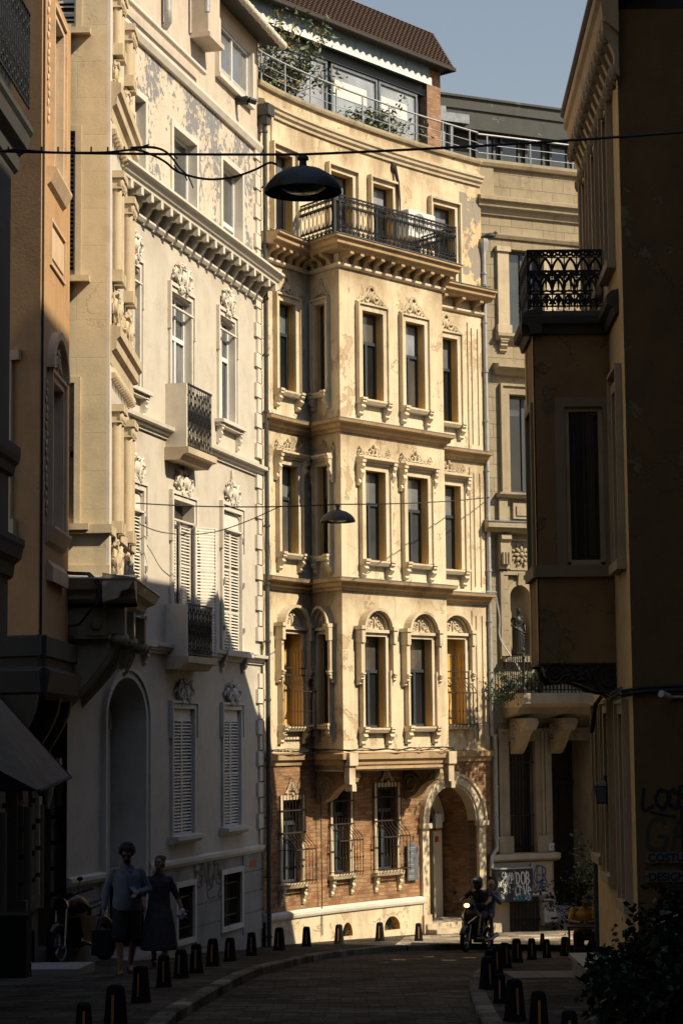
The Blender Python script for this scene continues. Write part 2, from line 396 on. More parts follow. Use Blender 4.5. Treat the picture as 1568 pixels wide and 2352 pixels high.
plain('bronze', (.022, .020, .015), .45, .4, .3, .1, 12)
plain('leaf_black', (.012, .016, .007), .95, 0, .4, 0, 3, .1)
plain('leaf_dark', (.035, .055, .022), .55, 0, .4, 0, 3)
plain('leaf_mid', (.07, .10, .035), .55, 0, .4, 0, 3)
plain('leaf_pale', (.16, .19, .11), .55, 0, .3, 0, 3)
plain('leaf_yellow', (.35, .26, .05), .55, 0, .3, 0, 3)
plain('stem_dark', (.006, .005, .004), .95, 0, .2, 0, 8, .05)
plain('stem', (.035, .026, .018), .8, 0, .2, .1)
plain('scooter_black', (.012, .013, .015), .22, 0, .1, 0)
plain('chrome', (.25, .25, .26), .25, 1, .05, 0)
plain('seat_black', (.02, .02, .02), .55, 0, .2, .1)
plain('headlight', (1, .85, .6), .2, 0, 0, 0, emit=((1, .62, .25), 2.6))
plain('glass_dull', (.10, .10, .10), .1, 0, 0, 0)
def glass(name, c, rough=.06, wav=.25):
    m, n, b = _mk(name); a = noise(n, 1.3, det=2)
    n.links.new(ramp(n, a, [(.3, tuple(x*.7 for x in c)), (.7, tuple(x*1.3 for x in c))]), b.inputs['Base Color'])
    b.inputs['Roughness'].default_value = rough; b.inputs['Specular IOR Level'].default_value = .8; b.inputs['Coat Weight'].default_value = .6; b.inputs['Coat Roughness'].default_value = .02
    bump(n, b, a, wav, .02); MATS[name] = m
glass('glass_dim', (.10, .09, .075), .12); glass('glass_dark', (.012, .014, .016)); glass('glass_blind', (.20, .20, .20), .15); glass('glass_bright', (.34, .36, .38), .1); glass('glass_blue', (.06, .065, .066), .05)
def cobble(name, c, w, h):
    m, n, b = _mk(name); tc = n.nodes.new('ShaderNodeTexCoord'); tc.name = 'TC'; bt = n.nodes.new('ShaderNodeTexBrick')
    nz = n.nodes.new('ShaderNodeTexNoise'); nz.inputs['Scale'].default_value = 1.5; n.links.new(tc.outputs['Object'], nz.inputs['Vector'])
    sc = n.nodes.new('ShaderNodeVectorMath'); sc.operation = 'SCALE'; sc.inputs['Scale'].default_value = .12; n.links.new(nz.outputs['Color'], sc.inputs[0])
    ad = n.nodes.new('ShaderNodeVectorMath'); ad.operation = 'ADD'; n.links.new(tc.outputs['Object'], ad.inputs[0]); n.links.new(sc.outputs[0], ad.inputs[1])
    n.links.new(ad.outputs[0], bt.inputs['Vector']); bt.inputs['Scale'].default_value = 1; bt.inputs['Brick Width'].default_value = w; bt.inputs['Row Height'].default_value = h
    bt.inputs['Mortar Size'].default_value = .008; bt.inputs['Mortar Smooth'].default_value = .4
    bt.inputs['Color1'].default_value = c4(c); bt.inputs['Color2'].default_value = c4(tuple(x*.32 for x in c)); bt.inputs['Mortar'].default_value = c4(tuple(x*.18 for x in c))
    col = mix(n, .9, bt.outputs['Color'], ramp(n, noise(n, .6, det=9, rough=.75), [(.34, (.25, .25, .26)), (.66, (1.9, 1.8, 1.65))]), 'MULTIPLY')
    n.links.new(col, b.inputs['Base Color']); b.inputs['Roughness'].default_value = .9; b.inputs['Specular IOR Level'].default_value = .12
    bump(n, b, math_(n, 'ADD', math_(n, 'MULTIPLY', bt.outputs['Fac'], -1.), math_(n, 'MULTIPLY', noise(n, 12, det=5), .5)), .8, .02); MATS[name] = m
cobble('road_setts', (.115, .10, .078), .30, .20); cobble('shaded_slabs', (.085, .075, .060), .4, .3); cobble('sunlit_slabs', (.42, .36, .28), .5, .4); cobble('kerb_stone', (.26, .23, .19), 1.1, .6)  # one paving in two tones: shade in the dark copy, sun in the pale
def soot(name, levels, col, reach=.8, amt=.75):
    m = MATS[name]; n = m.node_tree; b = n.nodes['Principled BSDF']; src = b.inputs['Base Color'].links[0].from_socket
    g = n.nodes.new('ShaderNodeNewGeometry'); sp = n.nodes.new('ShaderNodeSeparateXYZ'); n.links.new(g.outputs['Position'], sp.inputs[0]); tot = None
    nz = noise(n, 1.6, det=8, rough=.7, sc=(1, 1, .35)); nn = math_(n, 'ADD', .25, math_(n, 'MULTIPLY', nz, 1.5))
    for L in levels:
        t = math_(n, 'DIVIDE', math_(n, 'SUBTRACT', L, sp.outputs[2]), math_(n, 'MULTIPLY', nn, reach)); r = ramp(n, t, [(0, BL), (.02, WH), (1, BL)]); tot = r if tot is None else math_(n, 'MAXIMUM', tot, r)
    gate = ramp(n, noise(n, .9, det=5), [(.38, BL), (.62, WH)]); k = math_(n, 'MULTIPLY', math_(n, 'MULTIPLY', tot, gate), amt)
    n.links.new(mix(n, k, src, col), b.inputs['Base Color'])
# louvres etc share facade helpers
class RV:
    def __init__(s): s.m = []
    def next(s): s.m.append(MB())
    def lface(s, *k): s.m[-1].lface(*k)
    def build(s, name, m, par):
        for x in s.m: x.build(name, m, par)
def wall(mb, fc, t0, t1, z0, z1, ops, rev=.3, mbr=None, step=.5):
    """front of a wall with openings [t0,t1,z0,z1(,arch rise)] and their reveals"""
    mbr = mbr or mb; ts = {t0, t1}; zs = {z0, z1}
    if len(fc.h) > 1:
        n = max(1, int((t1-t0)/step)); ts |= {t0+(t1-t0)*i/n for i in range(n+1)}
    for o in ops: ts |= {o[0], o[1]}; zs |= {o[2], o[3]}
    ts = sorted(t for t in ts if t0-1e-6 <= t <= t1+1e-6); zs = sorted(z for z in zs if z0-1e-6 <= z <= z1+1e-6)
    for a, b in zip(ts, ts[1:]):
        if b-a < 1e-5: continue
        run = None
        for c, d in zip(zs, zs[1:]):
            m, k = (a+b)/2, (c+d)/2; hole = any(o[0] < m < o[1] and o[2] < k < o[3] for o in ops)
            if hole:
                if run is not None: mb.lface(fc, [(a, 0, run), (b, 0, run), (b, 0, c), (a, 0, c)]); run = None
            elif run is None: run = c
        if run is not None: mb.lface(fc, [(a, 0, run), (b, 0, run), (b, 0, zs[-1]), (a, 0, zs[-1])])
    for o in ops:
        if hasattr(mbr, 'next'): mbr.next()
        a, b, c, d = o[:4]; rv = o[5] if len(o) > 5 else rev; rise = o[4] if len(o) > 4 else 0
        mbr.lface(fc, [(a, 0, c), (a, 0, d-rise), (a, -rv, d-rise), (a, -rv, c)]); mbr.lface(fc, [(b, 0, c), (b, -rv, c), (b, -rv, d-rise), (b, 0, d-rise)])
        mbr.lface(fc, [(a, 0, c), (a, -rv, c), (b, -rv, c), (b, 0, c)])
        if rise:
            n = 14; pts = [((a+b)/2-(b-a)/2*cos(pi*i/n), d-rise+rise*sin(pi*i/n)) for i in range(n+1)]
            for (p, q), (r_, s_) in zip(pts, pts[1:]):
                mb.lface(fc, [(p, 0, q), (r_, 0, s_), (r_, 0, d), (p, 0, d)]); mbr.lface(fc, [(p, 0, q), (p, -rv, q), (r_, -rv, s_), (r_, 0, s_)])
        else: mbr.lface(fc, [(a, 0, d), (b, 0, d), (b, -rv, d), (a, -rv, d)])
def casement(fc, o, d, fm, parent, style='cas', gm='glass_dark', gu=None, w=.055, tr=.64):
    """a window: frame mesh with its panes as children; o=[t0,t1,z0,z1]"""
    a, b, c, e = o[:4]; f = MB(); T = .06; z = c+(e-c)*tr; mid = (a+b)/2
    f.box(fc, a, a+w, d-T, d, c, e); f.box(fc, b-w, b, d-T, d, c, e); f.box(fc, a+w, b-w, d-T, d, e-w, e); f.box(fc, a+w, b-w, d-T, d, c, c+w*1.3)
    if style in ('cas', 'cross', 'sash'): f.box(fc, a+w, b-w, d-T, d+.012, z-w*.7, z+w*.7)
    if style == 'cas': f.box(fc, mid-w*.75, mid+w*.75, d-T, d+.008, c+w*1.3, z-w*.7)
    if style == 'cross': f.box(fc, mid-w*.5, mid+w*.5, d-T, d+.008, z+w*.7, e-w); f.box(fc, mid-w*.75, mid+w*.75, d-T, d+.008, c+w*1.3, z-w*.7)
    if style == 'pair': f.box(fc, mid-w*.6, mid+w*.6, d-T, d+.008, c+w*1.3, e-w)
    fo = f.build('window', M[fm], parent)
    lo = MB(); lo.lface(fc, [(a+w*.5, d-.035, c+w), (b-w*.5, d-.035, c+w), (b-w*.5, d-.035, z), (a+w*.5, d-.035, z)]); lo.build('pane', M[gm], fo)
    up = MB(); up.lface(fc, [(a+w*.5, d-.035, z), (b-w*.5, d-.035, z), (b-w*.5, d-.035, e-w*.5), (a+w*.5, d-.035, e-w*.5)]); up.build('pane', M[gu or gm], fo)
    return fo
def ring(mb, fc, a, b, c, e, w, d0, d1, bottom=False):
    mb.box(fc, a-w, a, d0, d1, c, e+w); mb.box(fc, b, b+w, d0, d1, c, e+w); mb.box(fc, a, b, d0, d1, e, e+w)
    if bottom: mb.box(fc, a-w, b+w, d0, d1, c-w, c)
def console(mb, fc, t, z, w, h, p):          # scrolled sill bracket hanging below z
    pr = [(0, z), (p, z), (p*1.05, z-h*.16), (p*.75, z-h*.3), (p*.95, z-h*.45), (p*.6, z-h*.66), (p*.42, z-h*.72), (p*.55, z-h*.86), (p*.3, z-h), (0, z-h)]
    mb.strip(fc, t-w/2, t+w/2, pr, 1)
    mb.box(fc, t-w*.62, t+w*.62, 0, p*1.15, z, z+h*.14)
def blobL(mb, fc, t, z, d, rt, rz, rd, rot=0, n=6, m=4):
    hd = R(fc.head(t)); T = Vector((sin(hd), cos(hd), 0)); N = Vector((cos(hd), -sin(hd), 0)); Z = Vector((0, 0, 1))
    A = T*cos(rot)+Z*sin(rot); B = -T*sin(rot)+Z*cos(rot)
    mb.blob(fc.W(t, d, z), (rt, rz, rd), Matrix((A, B, N)).transposed(), n, m)
def scrollpts(cx, cz, r, a0, turns, sgn=1, n=14, k=.72):
    return [(cx+r*(1-k*i/n)*cos(a0+sgn*turns*2*pi*i/n), cz+r*(1-k*i/n)*sin(a0+sgn*turns*2*pi*i/n)) for i in range(n+1)]
def curveL(mb, fc, pts, d, r, n=4): mb.tube([fc.W(p, d, q) for p, q in pts], r, n)
def floral(mb, fc, t, z, w, h, d=.03, kind='bouquet', rnd=None):
    rn = rnd or random.Random(int(t*100+z*31)); 
    if kind == 'bouquet':
        for i in range(46):
            u = rn.uniform(0, 1)**.8; v = rn.uniform(-.5, .5); wd = w/2*(1-.8*abs(v-.05)*1.6)
            for s in (-1, 1):
                blobL(mb, fc, t+s*u*wd, z+v*h+(-.10*h*u*u), d+rn.uniform(-.03, .03), rn.uniform(.035, .07)*w, rn.uniform(.014, .030)*w, .02+.022*(1-u), s*rn.uniform(-.6, 1.7))
        for s in (-1, 1):
            curveL(mb, fc, scrollpts(t+s*w*.3, z+h*.05, w*.15, pi/2, 1.1, s), d+.03, w*.03, 5)
            curveL(mb, fc, scrollpts(t+s*w*.2, z-h*.2, w*.12, -pi/2, 1.1, -s), d+.04, w*.028, 5)
        blobL(mb, fc, t, z+h*.45, d, w*.06, h*.12, .05); blobL(mb, fc, t, z-h*.45, d, w*.05, h*.14, .05); blobL(mb, fc, t, z, d+.04, w*.1, w*.12, .06)
    elif kind == 'palm':       # pierced triangular crest, peak in the middle
        for s in (-1, 1):
            curveL(mb, fc, [(t+s*w*.5, z), (t+s*w*.42, z+h*.10), (t+s*w*.30, z+h*.22), (t+s*w*.22, z+h*.5), (t+s*w*.12, z+h*.62), (t+s*w*.07, z+h*.9), (t, z+h)], d, w*.035, 5)
            curveL(mb, fc, scrollpts(t+s*w*.17, z+h*.32, w*.11, pi*.5, 1.2, s), d, w*.03, 5)
            curveL(mb, fc, scrollpts(t+s*w*.33, z+h*.09, w*.09, pi*.5, 1.2, -s), d, w*.028, 5)
            curveL(mb, fc, scrollpts(t+s*w*.08, z+h*.6, w*.07, -pi*.5, 1.1, s), d, w*.026, 5)
            blobL(mb, fc, t+s*w*.44, z+h*.05, d, w*.07, h*.05, .03)
        blobL(mb, fc, t, z+h*.45, d+.01, w*.07, h*.28, .04); blobL(mb, fc, t, z-h*.08, d+.02, w*.11, h*.16, .045); blobL(mb, fc, t, z+h, d, w*.07, h*.07, .04)
    elif kind == 'crest':      # long low crest
        n = 9
        for i in range(n):
            u = -1+2*i/(n-1); hh = h*(.38+.62*max(0, 1-abs(u)*2.2)**.7+(.35 if abs(u) > .9 else 0))
            curveL(mb, fc, scrollpts(t+u*w*.46, z+hh*.45, hh*.36+.01, pi*.5, 1.15, 1 if u > 0 else -1, 10), d, w*.017, 4)
            blobL(mb, fc, t+u*w*.46, z+hh*.85, d, w*.022, hh*.2, .03)
            if i < n-1: blobL(mb, fc, t+(u+1/(n-1))*w*.46, z+h*.16, d, w*.03, h*.13, .03)
        blobL(mb, fc, t, z+h*.8, d, w*.04, h*.25, .04)
        mb.box(fc, t-w*.5, t+w*.5, 0, d+.015, z-h*.05, z+h*.06)
    elif kind == 'lunette':
        for s in (-1, 1):
            curveL(mb, fc, scrollpts(t+s*w*.17, z+h*.42, w*.11, -pi*.5, 1.2, s), d, w*.026, 5)
            curveL(mb, fc, scrollpts(t+s*w*.33, z+h*.22, w*.08, pi*.5, 1.2, -s), d, w*.024, 5)
            blobL(mb, fc, t+s*w*.09, z+h*.72, d, w*.05, h*.12, .03, s*.6); blobL(mb, fc, t+s*w*.42, z+h*.1, d, w*.05, h*.08, .03)
        blobL(mb, fc, t, z+h*.4, d, w*.04, h*.36, .035); blobL(mb, fc, t, z+h*.84, d, w*.05, h*.1, .03)
def grating(fc, t0, t1, z0, z1, d, mb, kind='scroll', sp=.11, r=.009):
    """cast-iron railing panel"""
    h = z1-z0; n = max(2, round((t1-t0)/sp)); sp = (t1-t0)/n
    sg = max(1, int((t1-t0)/.5)) if len(fc.h) > 1 else 1
    for zz, rr in ((z1, .022), (z0+.03, .014)):
        mb.box(fc, t0, t1, d-rr, d+rr, zz-rr*.8, zz+rr*.6, sg)
    for i in range(n+1):
        t = t0+sp*i; mb.tube([fc.W(t, d, z0), fc.W(t, d, z1)], r, 4)
    for i in range(n):
        t = t0+sp*(i+.5)
        if kind == 'scroll':
            for s in (-1, 1):
                curveL(mb, fc, scrollpts(t+s*sp*.26, z1-h*.10, sp*.24, pi/2, 1.1, s, 8, .6), d, r*.95, 4)
                curveL(mb, fc, scrollpts(t+s*sp*.25, z1-h*.25, sp*.22, -pi/2, 1., s, 8, .6), d, r*.95, 4)
                curveL(mb, fc, scrollpts(t+s*sp*.26, z0+h*.10, sp*.24, -pi/2, 1.1, s, 8, .6), d, r*.95, 4)
                curveL(mb, fc, scrollpts(t+s*sp*.22, z0+h*.22, sp*.2, pi/2, 1., s, 8, .6), d, r*.95, 4)
            mb.tube([fc.W(t, d, z1-h*.2), fc.W(t, d, z1-h*.3), fc.W(t, d, z1-h*.42)], [r, r*2, r*.4], 4)
            mb.tube([fc.W(t, d, z0+h*.18), fc.W(t, d, z0+h*.29), fc.W(t, d, z0+h*.38)], [r, r*2, r*.4], 4)
        elif kind == 'dense':
            for k in range(5):
                zc = z0+h*(k+.6+.35*((i+k) % 2))/5.6
                for s in (-1, 1): curveL(mb, fc, scrollpts(t+s*sp*.25, zc, sp*.3, pi/2*(1 if k % 2 else -1), 1.1, s, 8, .6), d, r*.9, 4)
            mb.tube([fc.W(t, d, z0+h*.3), fc.W(t, d, z0+h*.5), fc.W(t, d, z0+h*.7)], [r*.6, r*1.8, r*.6], 4)
        elif kind == 'gothic':
            for s in (-1, 1):
                curveL(mb, fc, [(t+s*sp*.5, z1-h*.42), (t+s*sp*.46, z1-h*.32), (t+s*sp*.3, z1-h*.22), (t, z1-h*.13)], d, r*1.5, 5)
                curveL(mb, fc, [(t+s*sp*.5, z0+h*.36), (t+s*sp*.42, z0+h*.46), (t+s*sp*.25, z0+h*.52), (t, z0+h*.58)], d, r*1.4, 5)
                curveL(mb, fc, scrollpts(t+s*sp*.22, z0+h*.12, sp*.2, -pi/2, .9, s, 8, .5), d, r*1.5, 5)
                curveL(mb, fc, scrollpts(t+s*sp*.3, z1-h*.06, sp*.2, pi/2, 1, s, 8, .5), d, r*1.4, 5)
                curveL(mb, fc, [(t+s*sp*.5, z0+h*.6), (t, z0+h*.66)], d, r*1.2, 4)
            mb.blob(fc.W(t, d, z1-h*.07), (.02, .02, .02), n=5, m=4)
            mb.tube([fc.W(t, d, z0+h*.04), fc.W(t, d, z0+h*.14), fc.W(t, d, z0+h*.2), fc.W(t, d, z0+h*.26)], [.01, .03, .014, .006], 5)
            mb.tube([fc.W(t, d, z1-h*.42), fc.W(t, d, z1-h*.5), fc.W(t, d, z0+h*.3)], [.016, .02, .008], 5)
            for q in (.42, .7, .28): mb.blob(fc.W(t0+sp*i, d, z0+h*q), (.018, .018, .03), n=5, m=4)
    if kind == 'gothic':
        for q in (.585, .64): mb.box(fc, t0, t1, d-.01, d+.01, z0+h*q-.012, z0+h*q+.012)
        mb.box(fc, t0, t1, d-.01, d+.01, z1-h*.125, z1-h*.11)
def louvre(fc, t0, t1, z0, z1, d, parent, mat='shutter_white', sp=.062, w=.04, name='shutter', rails=(.33, .66), thick=.035, hinge=None):
    """louvred leaf as one mesh; hinge=(t,ang) swings the leaf out"""
    f = MB()
    f.box(fc, t0, t0+w, d, d+thick, z0, z1); f.box(fc, t1-w, t1, d, d+thick, z0, z1)
    zz = [z0]+[z0+(z1-z0)*q for q in rails]+[z1]
    for i, q in enumerate(zz): f.box(fc, t0+w, t1-w, d, d+thick, q-(0 if i == 0 else w*.5), q+(w if i == 0 else w*.5 if i < len(zz)-1 else 0))
    z = z0+w+sp*.6
    while z < z1-w:
        if all(abs(z-q) > w*.8 for q in zz[1:-1]):
            f.strip(fc, t0+w, t1-w, [(d+.002, z+sp*.36), (d+thick, z-sp*.06), (d+thick, z+sp*.06), (d+.002, z+sp*.48)], 1)
        z += sp
    if hinge:
        th, an = hinge; hx, hy = fc.xy(th, d); C_, S_ = cos(an), sin(an)
        f.v = [(hx+(v[0]-hx)*C_-(v[1]-hy)*S_, hy+(v[0]-hx)*S_+(v[1]-hy)*C_, v[2]) for v in f.v]
    return f.build(name, M[mat], parent)
def planpoly(fc, t0, t1, d, back, n=12):
    a = [fc.xy(t0+(t1-t0)*i/n, d) for i in range(n+1)]; b = [fc.xy(t0+(t1-t0)*i/n, d-back) for i in range(n, -1, -1)]
    return a+b
def facof(p, q, a=-.5):
    h = math.degrees(atan2(q[0]-p[0], q[1]-p[1])); L = hypot(q[0]-p[0], q[1]-p[1]); return Fac(p[0], p[1], h, L, a), L
# ================================================================ ground
rd = MB(); NX, NY = 26, 60
def sheet(mb, pts_fn, h): pass
def gquad(mb, x0, x1, y0, y1, h):
    mb.face([(x0, y0, gz(y0)+h), (x1, y0, gz(y0)+h), (x1, y1, gz(y1)+h), (x0, y1, gz(y1)+h)])
for (p_, _), (q_, _) in zip(GN, GN[1:]): gquad(rd, -500, 500, p_, q_, -.004)
rd.face([(-500, 58, gz(58)-.004), (500, 58, gz(58)-.004), (500, 1200, gz(58)-30), (-500, 1200, gz(58)-30)])
tag(rd.build('road', M['road_setts']), kind='structure')
# kerb lines from the picture (road side foot of the kerb)
KL = [onground(x, y, 0) for x, y in [(300, 2490), (395, 2362), (437, 2330), (500, 2291), (560, 2257), (640, 2228), (740, 2204), (850, 2190), (960, 2184), (1060, 2181), (1200, 2180), (1400, 2186)]]
KR = [onground(x, y, 0) for x, y in [(1180, 2520), (1120, 2400), (1095, 2345), (1080, 2300), (1078, 2275), (1090, 2250), (1115, 2233), (1160, 2222), (1240, 2213), (1400, 2210)]]
def smooth_line(P, k=4):
    out = []
    for i in range(len(P)-1):
        p0, p1, p2, p3 = P[max(i-1, 0)], P[i], P[i+1], P[min(i+2, len(P)-1)]
        for j in range(k):
            t = j/k; out.append(.5*((2*p1)+(p2-p0)*t+(2*p0-5*p1+4*p2-p3)*t*t+(3*p1-p0-3*p2+p3)*t**3))
    out.append(P[-1]); return out
def pavement(line, far, name, side):
    L = smooth_line(line); L = [Vector((L[0].x+(L[0].x-L[3].x)*2, -8, 0))]+L
    L = [q for p, r in zip(L, L[1:]) for q in ([p] if (r-p).length < 3 else [p.lerp(r, i/6) for i in range(6)])]+[L[-1]]; L = [Vector((p.x, p.y, gz(p.y))) for p in L]
    kb = MB(); pv = MB(); nrm = []
    for i, p in enumerate(L):
        a = L[max(i-1, 0)]; b = L[min(i+1, len(L)-1)]; t = (b-a); t.z = 0; t.normalize(); nrm.append(Vector((-t.y, t.x, 0))*side)
    W = .17
    for i in range(len(L)-1):
        p, q, n1, n2 = L[i], L[i+1], nrm[i], nrm[i+1]; up = Vector((0, 0, PAV)); u0 = Vector((0, 0, PAV-.02))
        for A, B in (((p, q), (p+u0, q+u0)), ((p+u0, q+u0), (p+up+n1*.02, q+up+n2*.02)), ((p+up+n1*.02, q+up+n2*.02), (p+up+n1*W, q+up+n2*W))):
            kb.face([A[0], A[1], B[1], B[0]], [(i*.5, 0), (i*.5+.5, 0), (i*.5+.5, .2), (i*.5, .2)])
        a, b = p+up+n1*W, q+up+n2*W; c, d = far(b), far(a)
        m = 6
        for k in range(m):
            e = [a.lerp(d, k/m), b.lerp(c, k/m), b.lerp(c, (k+1)/m), a.lerp(d, (k+1)/m)]
            pv.face([(v.x, v.y, gz(v.y)+PAV-.002) for v in e])
    pvo = pv.build(name, M['shaded_slabs']); tag(pvo, kind='structure'); kb.build('kerb', M['kerb_stone'], pvo)
    return pvo
pavement(KL, lambda p: Vector((-12, p.y, 0)) if p.y < 40 else Vector((p.x-10*(1-(p.y-40)/20), p.y+16, 0)), 'pavement', 1)
pavement(KR, lambda p: Vector((14, p.y-1, 0)), 'pavement', -1)
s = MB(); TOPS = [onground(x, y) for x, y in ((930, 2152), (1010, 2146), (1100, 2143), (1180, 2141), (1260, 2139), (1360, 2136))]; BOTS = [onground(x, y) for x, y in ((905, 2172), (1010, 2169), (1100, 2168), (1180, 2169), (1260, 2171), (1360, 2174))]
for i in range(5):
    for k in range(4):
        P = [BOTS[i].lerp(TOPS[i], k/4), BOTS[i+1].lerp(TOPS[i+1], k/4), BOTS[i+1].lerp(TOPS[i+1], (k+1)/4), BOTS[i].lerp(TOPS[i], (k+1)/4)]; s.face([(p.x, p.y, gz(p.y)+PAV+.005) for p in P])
tag(s.build('pavement', M['sunlit_slabs']), kind='structure')  # strip coloured pale to carry the sunlight on it
# ================================================================ white curved-street house
WX0, WY0 = -3.76, 37.3
WF = Fac(WX0, WY0, 14.6, 8.1, a=-3.2); WE = 7.96
wb = thing('townhouse', 'tall cream white townhouse with peeling top storey, louvred shutters and two small iron balconies', 'house', (WX0, WY0, gz(WY0)))
def wz(y, x=590): return WF.z(x, y)
zc0, zc1 = wz(691), wz(633); zs1 = wz(1083); zs2 = wz(1516); zbl = wz(1950)
ZTOP = wz(345)
soot('white_plaster', [zs1-.1, zs2-.1, zc0-.02, zbl], (.30, .25, .19), .9, .45); soot('base_grey', [zbl-.1], (.08, .08, .075), 1.2, .7)
W4 = [WF.op(290, 331, 200, 407), WF.op(396, 449, 290, 500), WF.op(509, 554, 366, 560)]
W3 = [WF.op(286, 318, 596, 880), WF.op(392, 437, 668, 925), WF.op(503, 537, 722, 962)]
W2 = [WF.op(284, 326, 1115, 1480), WF.op(395, 441, 1146, 1500), WF.op(510, 551, 1170, 1502)]
W1 = [WF.op(395, 443, 1627, 1922), WF.op(511, 550, 1630, 1902)]
WB = [WF.op(405, 443, 2040, 2162), WF.op(509, 552, 2010, 2131)]
dr = WF.op(242, 331, 1553, 2040); dr += [.75, .9]
rv = RV(); w = MB()
wall(w, WF, -3, WE, zbl, zs2, W1+[dr], .16, rv); 
wall(w, WF, -3, WE, zs2, zc0, [o+[.10] if o is not W2[1] else o for o in W2]+[W3[0]+[.1], W3[1]+[.06], W3[2]+[.1]], .2, rv)
w.build('wall', M['white_plaster'], wb); rv.build('reveal', M['white_trim'], wb)
w = MB(); rv = RV(); wall(w, WF, -3, WE, zc0, ZTOP, W4, .26, rv); w.build('peeling_wall', M['peeling'], wb)['label'] = 'flaking top storey wall'; rv.build('reveal', M['white_trim'], wb)
bw = MB(); rb = RV(); wall(bw, WF, -3, dr[0]-.1, -5.2, zbl, [], .2, rb); wall(bw, WF, dr[1]+.1, WE, -5.2, zbl, WB, .25, rb); bw.build('base_wall', M['base_grey'], wb); rb.build('reveal', M['soot'], wb)
t = MB()   # ledge and panel lines of the base
for a, b in ((-3, dr[0]-.12), (dr[1]+.12, WE)):
    t.strip(WF, a, b, [(0, zbl-.08), (.06, zbl-.06), (.09, zbl), (.09, zbl+.06), (.03, zbl+.09), (0, zbl+.09)])
t.build('plinth_ledge', M['white_trim'], wb)
t = MB()
for i in range(1, 5):
    z = zbl-.42*i; segs = [(dr[1]+.2, WB[0][0]-.15), (WB[0][1]+.15, WB[1][0]-.15), (WB[1][1]+.15, WE)]
    for a, b in segs: t.box(WF, a, b, 0, .02, z, z+.39)
t.build('base_panels', M['base_grey'], wb)
for o in WB:
    t = MB(); ring(t, WF, o[0], o[1], o[2], o[3], .10, 0, .05, True); t.build('cellar_surround', M['white_trim'], wb)
    t = MB(); t.lface(WF, [(o[0], -.2, o[2]), (o[1], -.2, o[2]), (o[1], -.2, o[3]), (o[0], -.2, o[3])]); g = t.build('cellar_opening', M['soot'], wb)
    t = MB()
    for i in range(7): q = o[0]+(o[1]-o[0])*(i+.5)/7; t.tube([WF.W(q, -.06, o[2]), WF.W(q, -.06, o[3])], .012, 5)
    for z in (o[2]+.2, (o[2]+o[3])/2, o[3]-.2): t.box(WF, o[0], o[1], -.075, -.045, z-.012, z+.012)
    t.build('cellar_bars', M['iron'], wb)
# quoins
t = MB(); z = zbl+.1; i = 0
while z < ZTOP-.2:
    if not (zc0-.1 < z < zc1+.05) and not abs(z+.1-zs1) < .2 and not abs(z+.1-zs2) < .2:
        t = MB(); t.box(WF, WE-(.42 if i % 2 else .28), WE+.02, -.1, .05+.012*(i % 2), z, z+.30); t.build('quoin', M['white_trim'], wb)
    z += .33; i += 1
# string courses, main cornice with brackets
def string(fc, a, b, z, k=1., m='white_trim', par=None, nm='string_course'):
    s = MB(); s.strip(fc, a, b, [(0, z-.10*k), (.04*k, z-.10*k), (.05*k, z-.05*k), (.10*k, z-.03*k), (.11*k, z+.01), (.17*k, z+.03*k), (.18*k, z+.09*k), (0, z+.12*k)]); return s.build(nm, M[m], par)
string(WF, -3, WE+.1, zs1, 1.1, par=wb); string(WF, -3, WE+.12, zs2, 1.0, par=wb)
s = MB(); zt = zc1+.04
s.strip(WF, -3, WE+.10, [(0, zt-.24), (.40, zt-.24), (.41, zt-.18), (.45, zt-.16), (.50, zt-.07), (.56, zt-.05), (.56, zt), (0, zt+.05)]); s.build('cornice', M['white_trim'], wb)
s = MB(); s.strip(WF, -3, WE+.06, [(0, zc0-.02), (.06, zc0-.02), (.10, zc0+.03), (.10, zc0+.07), (0, zc0+.12)]); s.build('cornice_moulding', M['white_trim'], wb)
q = WE-.02
while q > -2.5:
    s = MB(); zz = zt-.24
    s.strip(WF, q-.055, q+.055, [(0, zz-.42), (.05, zz-.42), (.08, zz-.30), (.16, zz-.2), (.20, zz-.12), (.36, zz-.1), (.38, zz), (0, zz)], 1)
    s.box(WF, q-.065, q+.065, .30, .40, zz-.14, zz-.002); s.build('bracket', M['white_trim'], wb); q -= .53
# windows
for k, row in enumerate((W4, W3)):
    for i, o in enumerate(row):
        casement(WF, o[:4], -.12 if k else -.16, 'white_frame', wb, 'cross' if k else 'sash', ('glass_dark', 'glass_blue', 'glass_blind')[(i+k) % 3] if k else 'white_frame', 'glass_blue', .065, .62 if k else .33)
        t = MB()
        if k == 0: ring(t, WF, o[0], o[1], o[2], o[3], .12, 0, .04); t.build('surround', M['white_trim'], wb); continue
        ring(t, WF, o[0], o[1], o[2], o[3], .09, 0, .035); ring(t, WF, o[0]-.1, o[1]+.1, o[3]-.75, o[3]+.1, .07, 0, .07); ring(t, WF, o[0]-.11, o[1]+.11, o[2], o[3]-.3, .035, 0, .05)
        if i != 1:
            t.box(WF, o[0]-.3, o[1]+.3, 0, .20, o[2]-.1, o[2]-.03); t.box(WF, o[0]-.26, o[1]+.26, 0, .14, o[2]-.17, o[2]-.1)
            for q in (o[0]-.14, o[1]+.14): console(t, WF, q, o[2]-.17, .12, .34, .13)
        t.build('surround', M['white_trim'], wb)
        t = MB(); floral(t, WF, (o[0]+o[1])/2, o[3]+.36, 1.25 if i == 1 else 1.05, .55, .04); t.build('flower_ornament', M['yellow_trim' if 0 else 'white_trim'], wb, smooth=60)
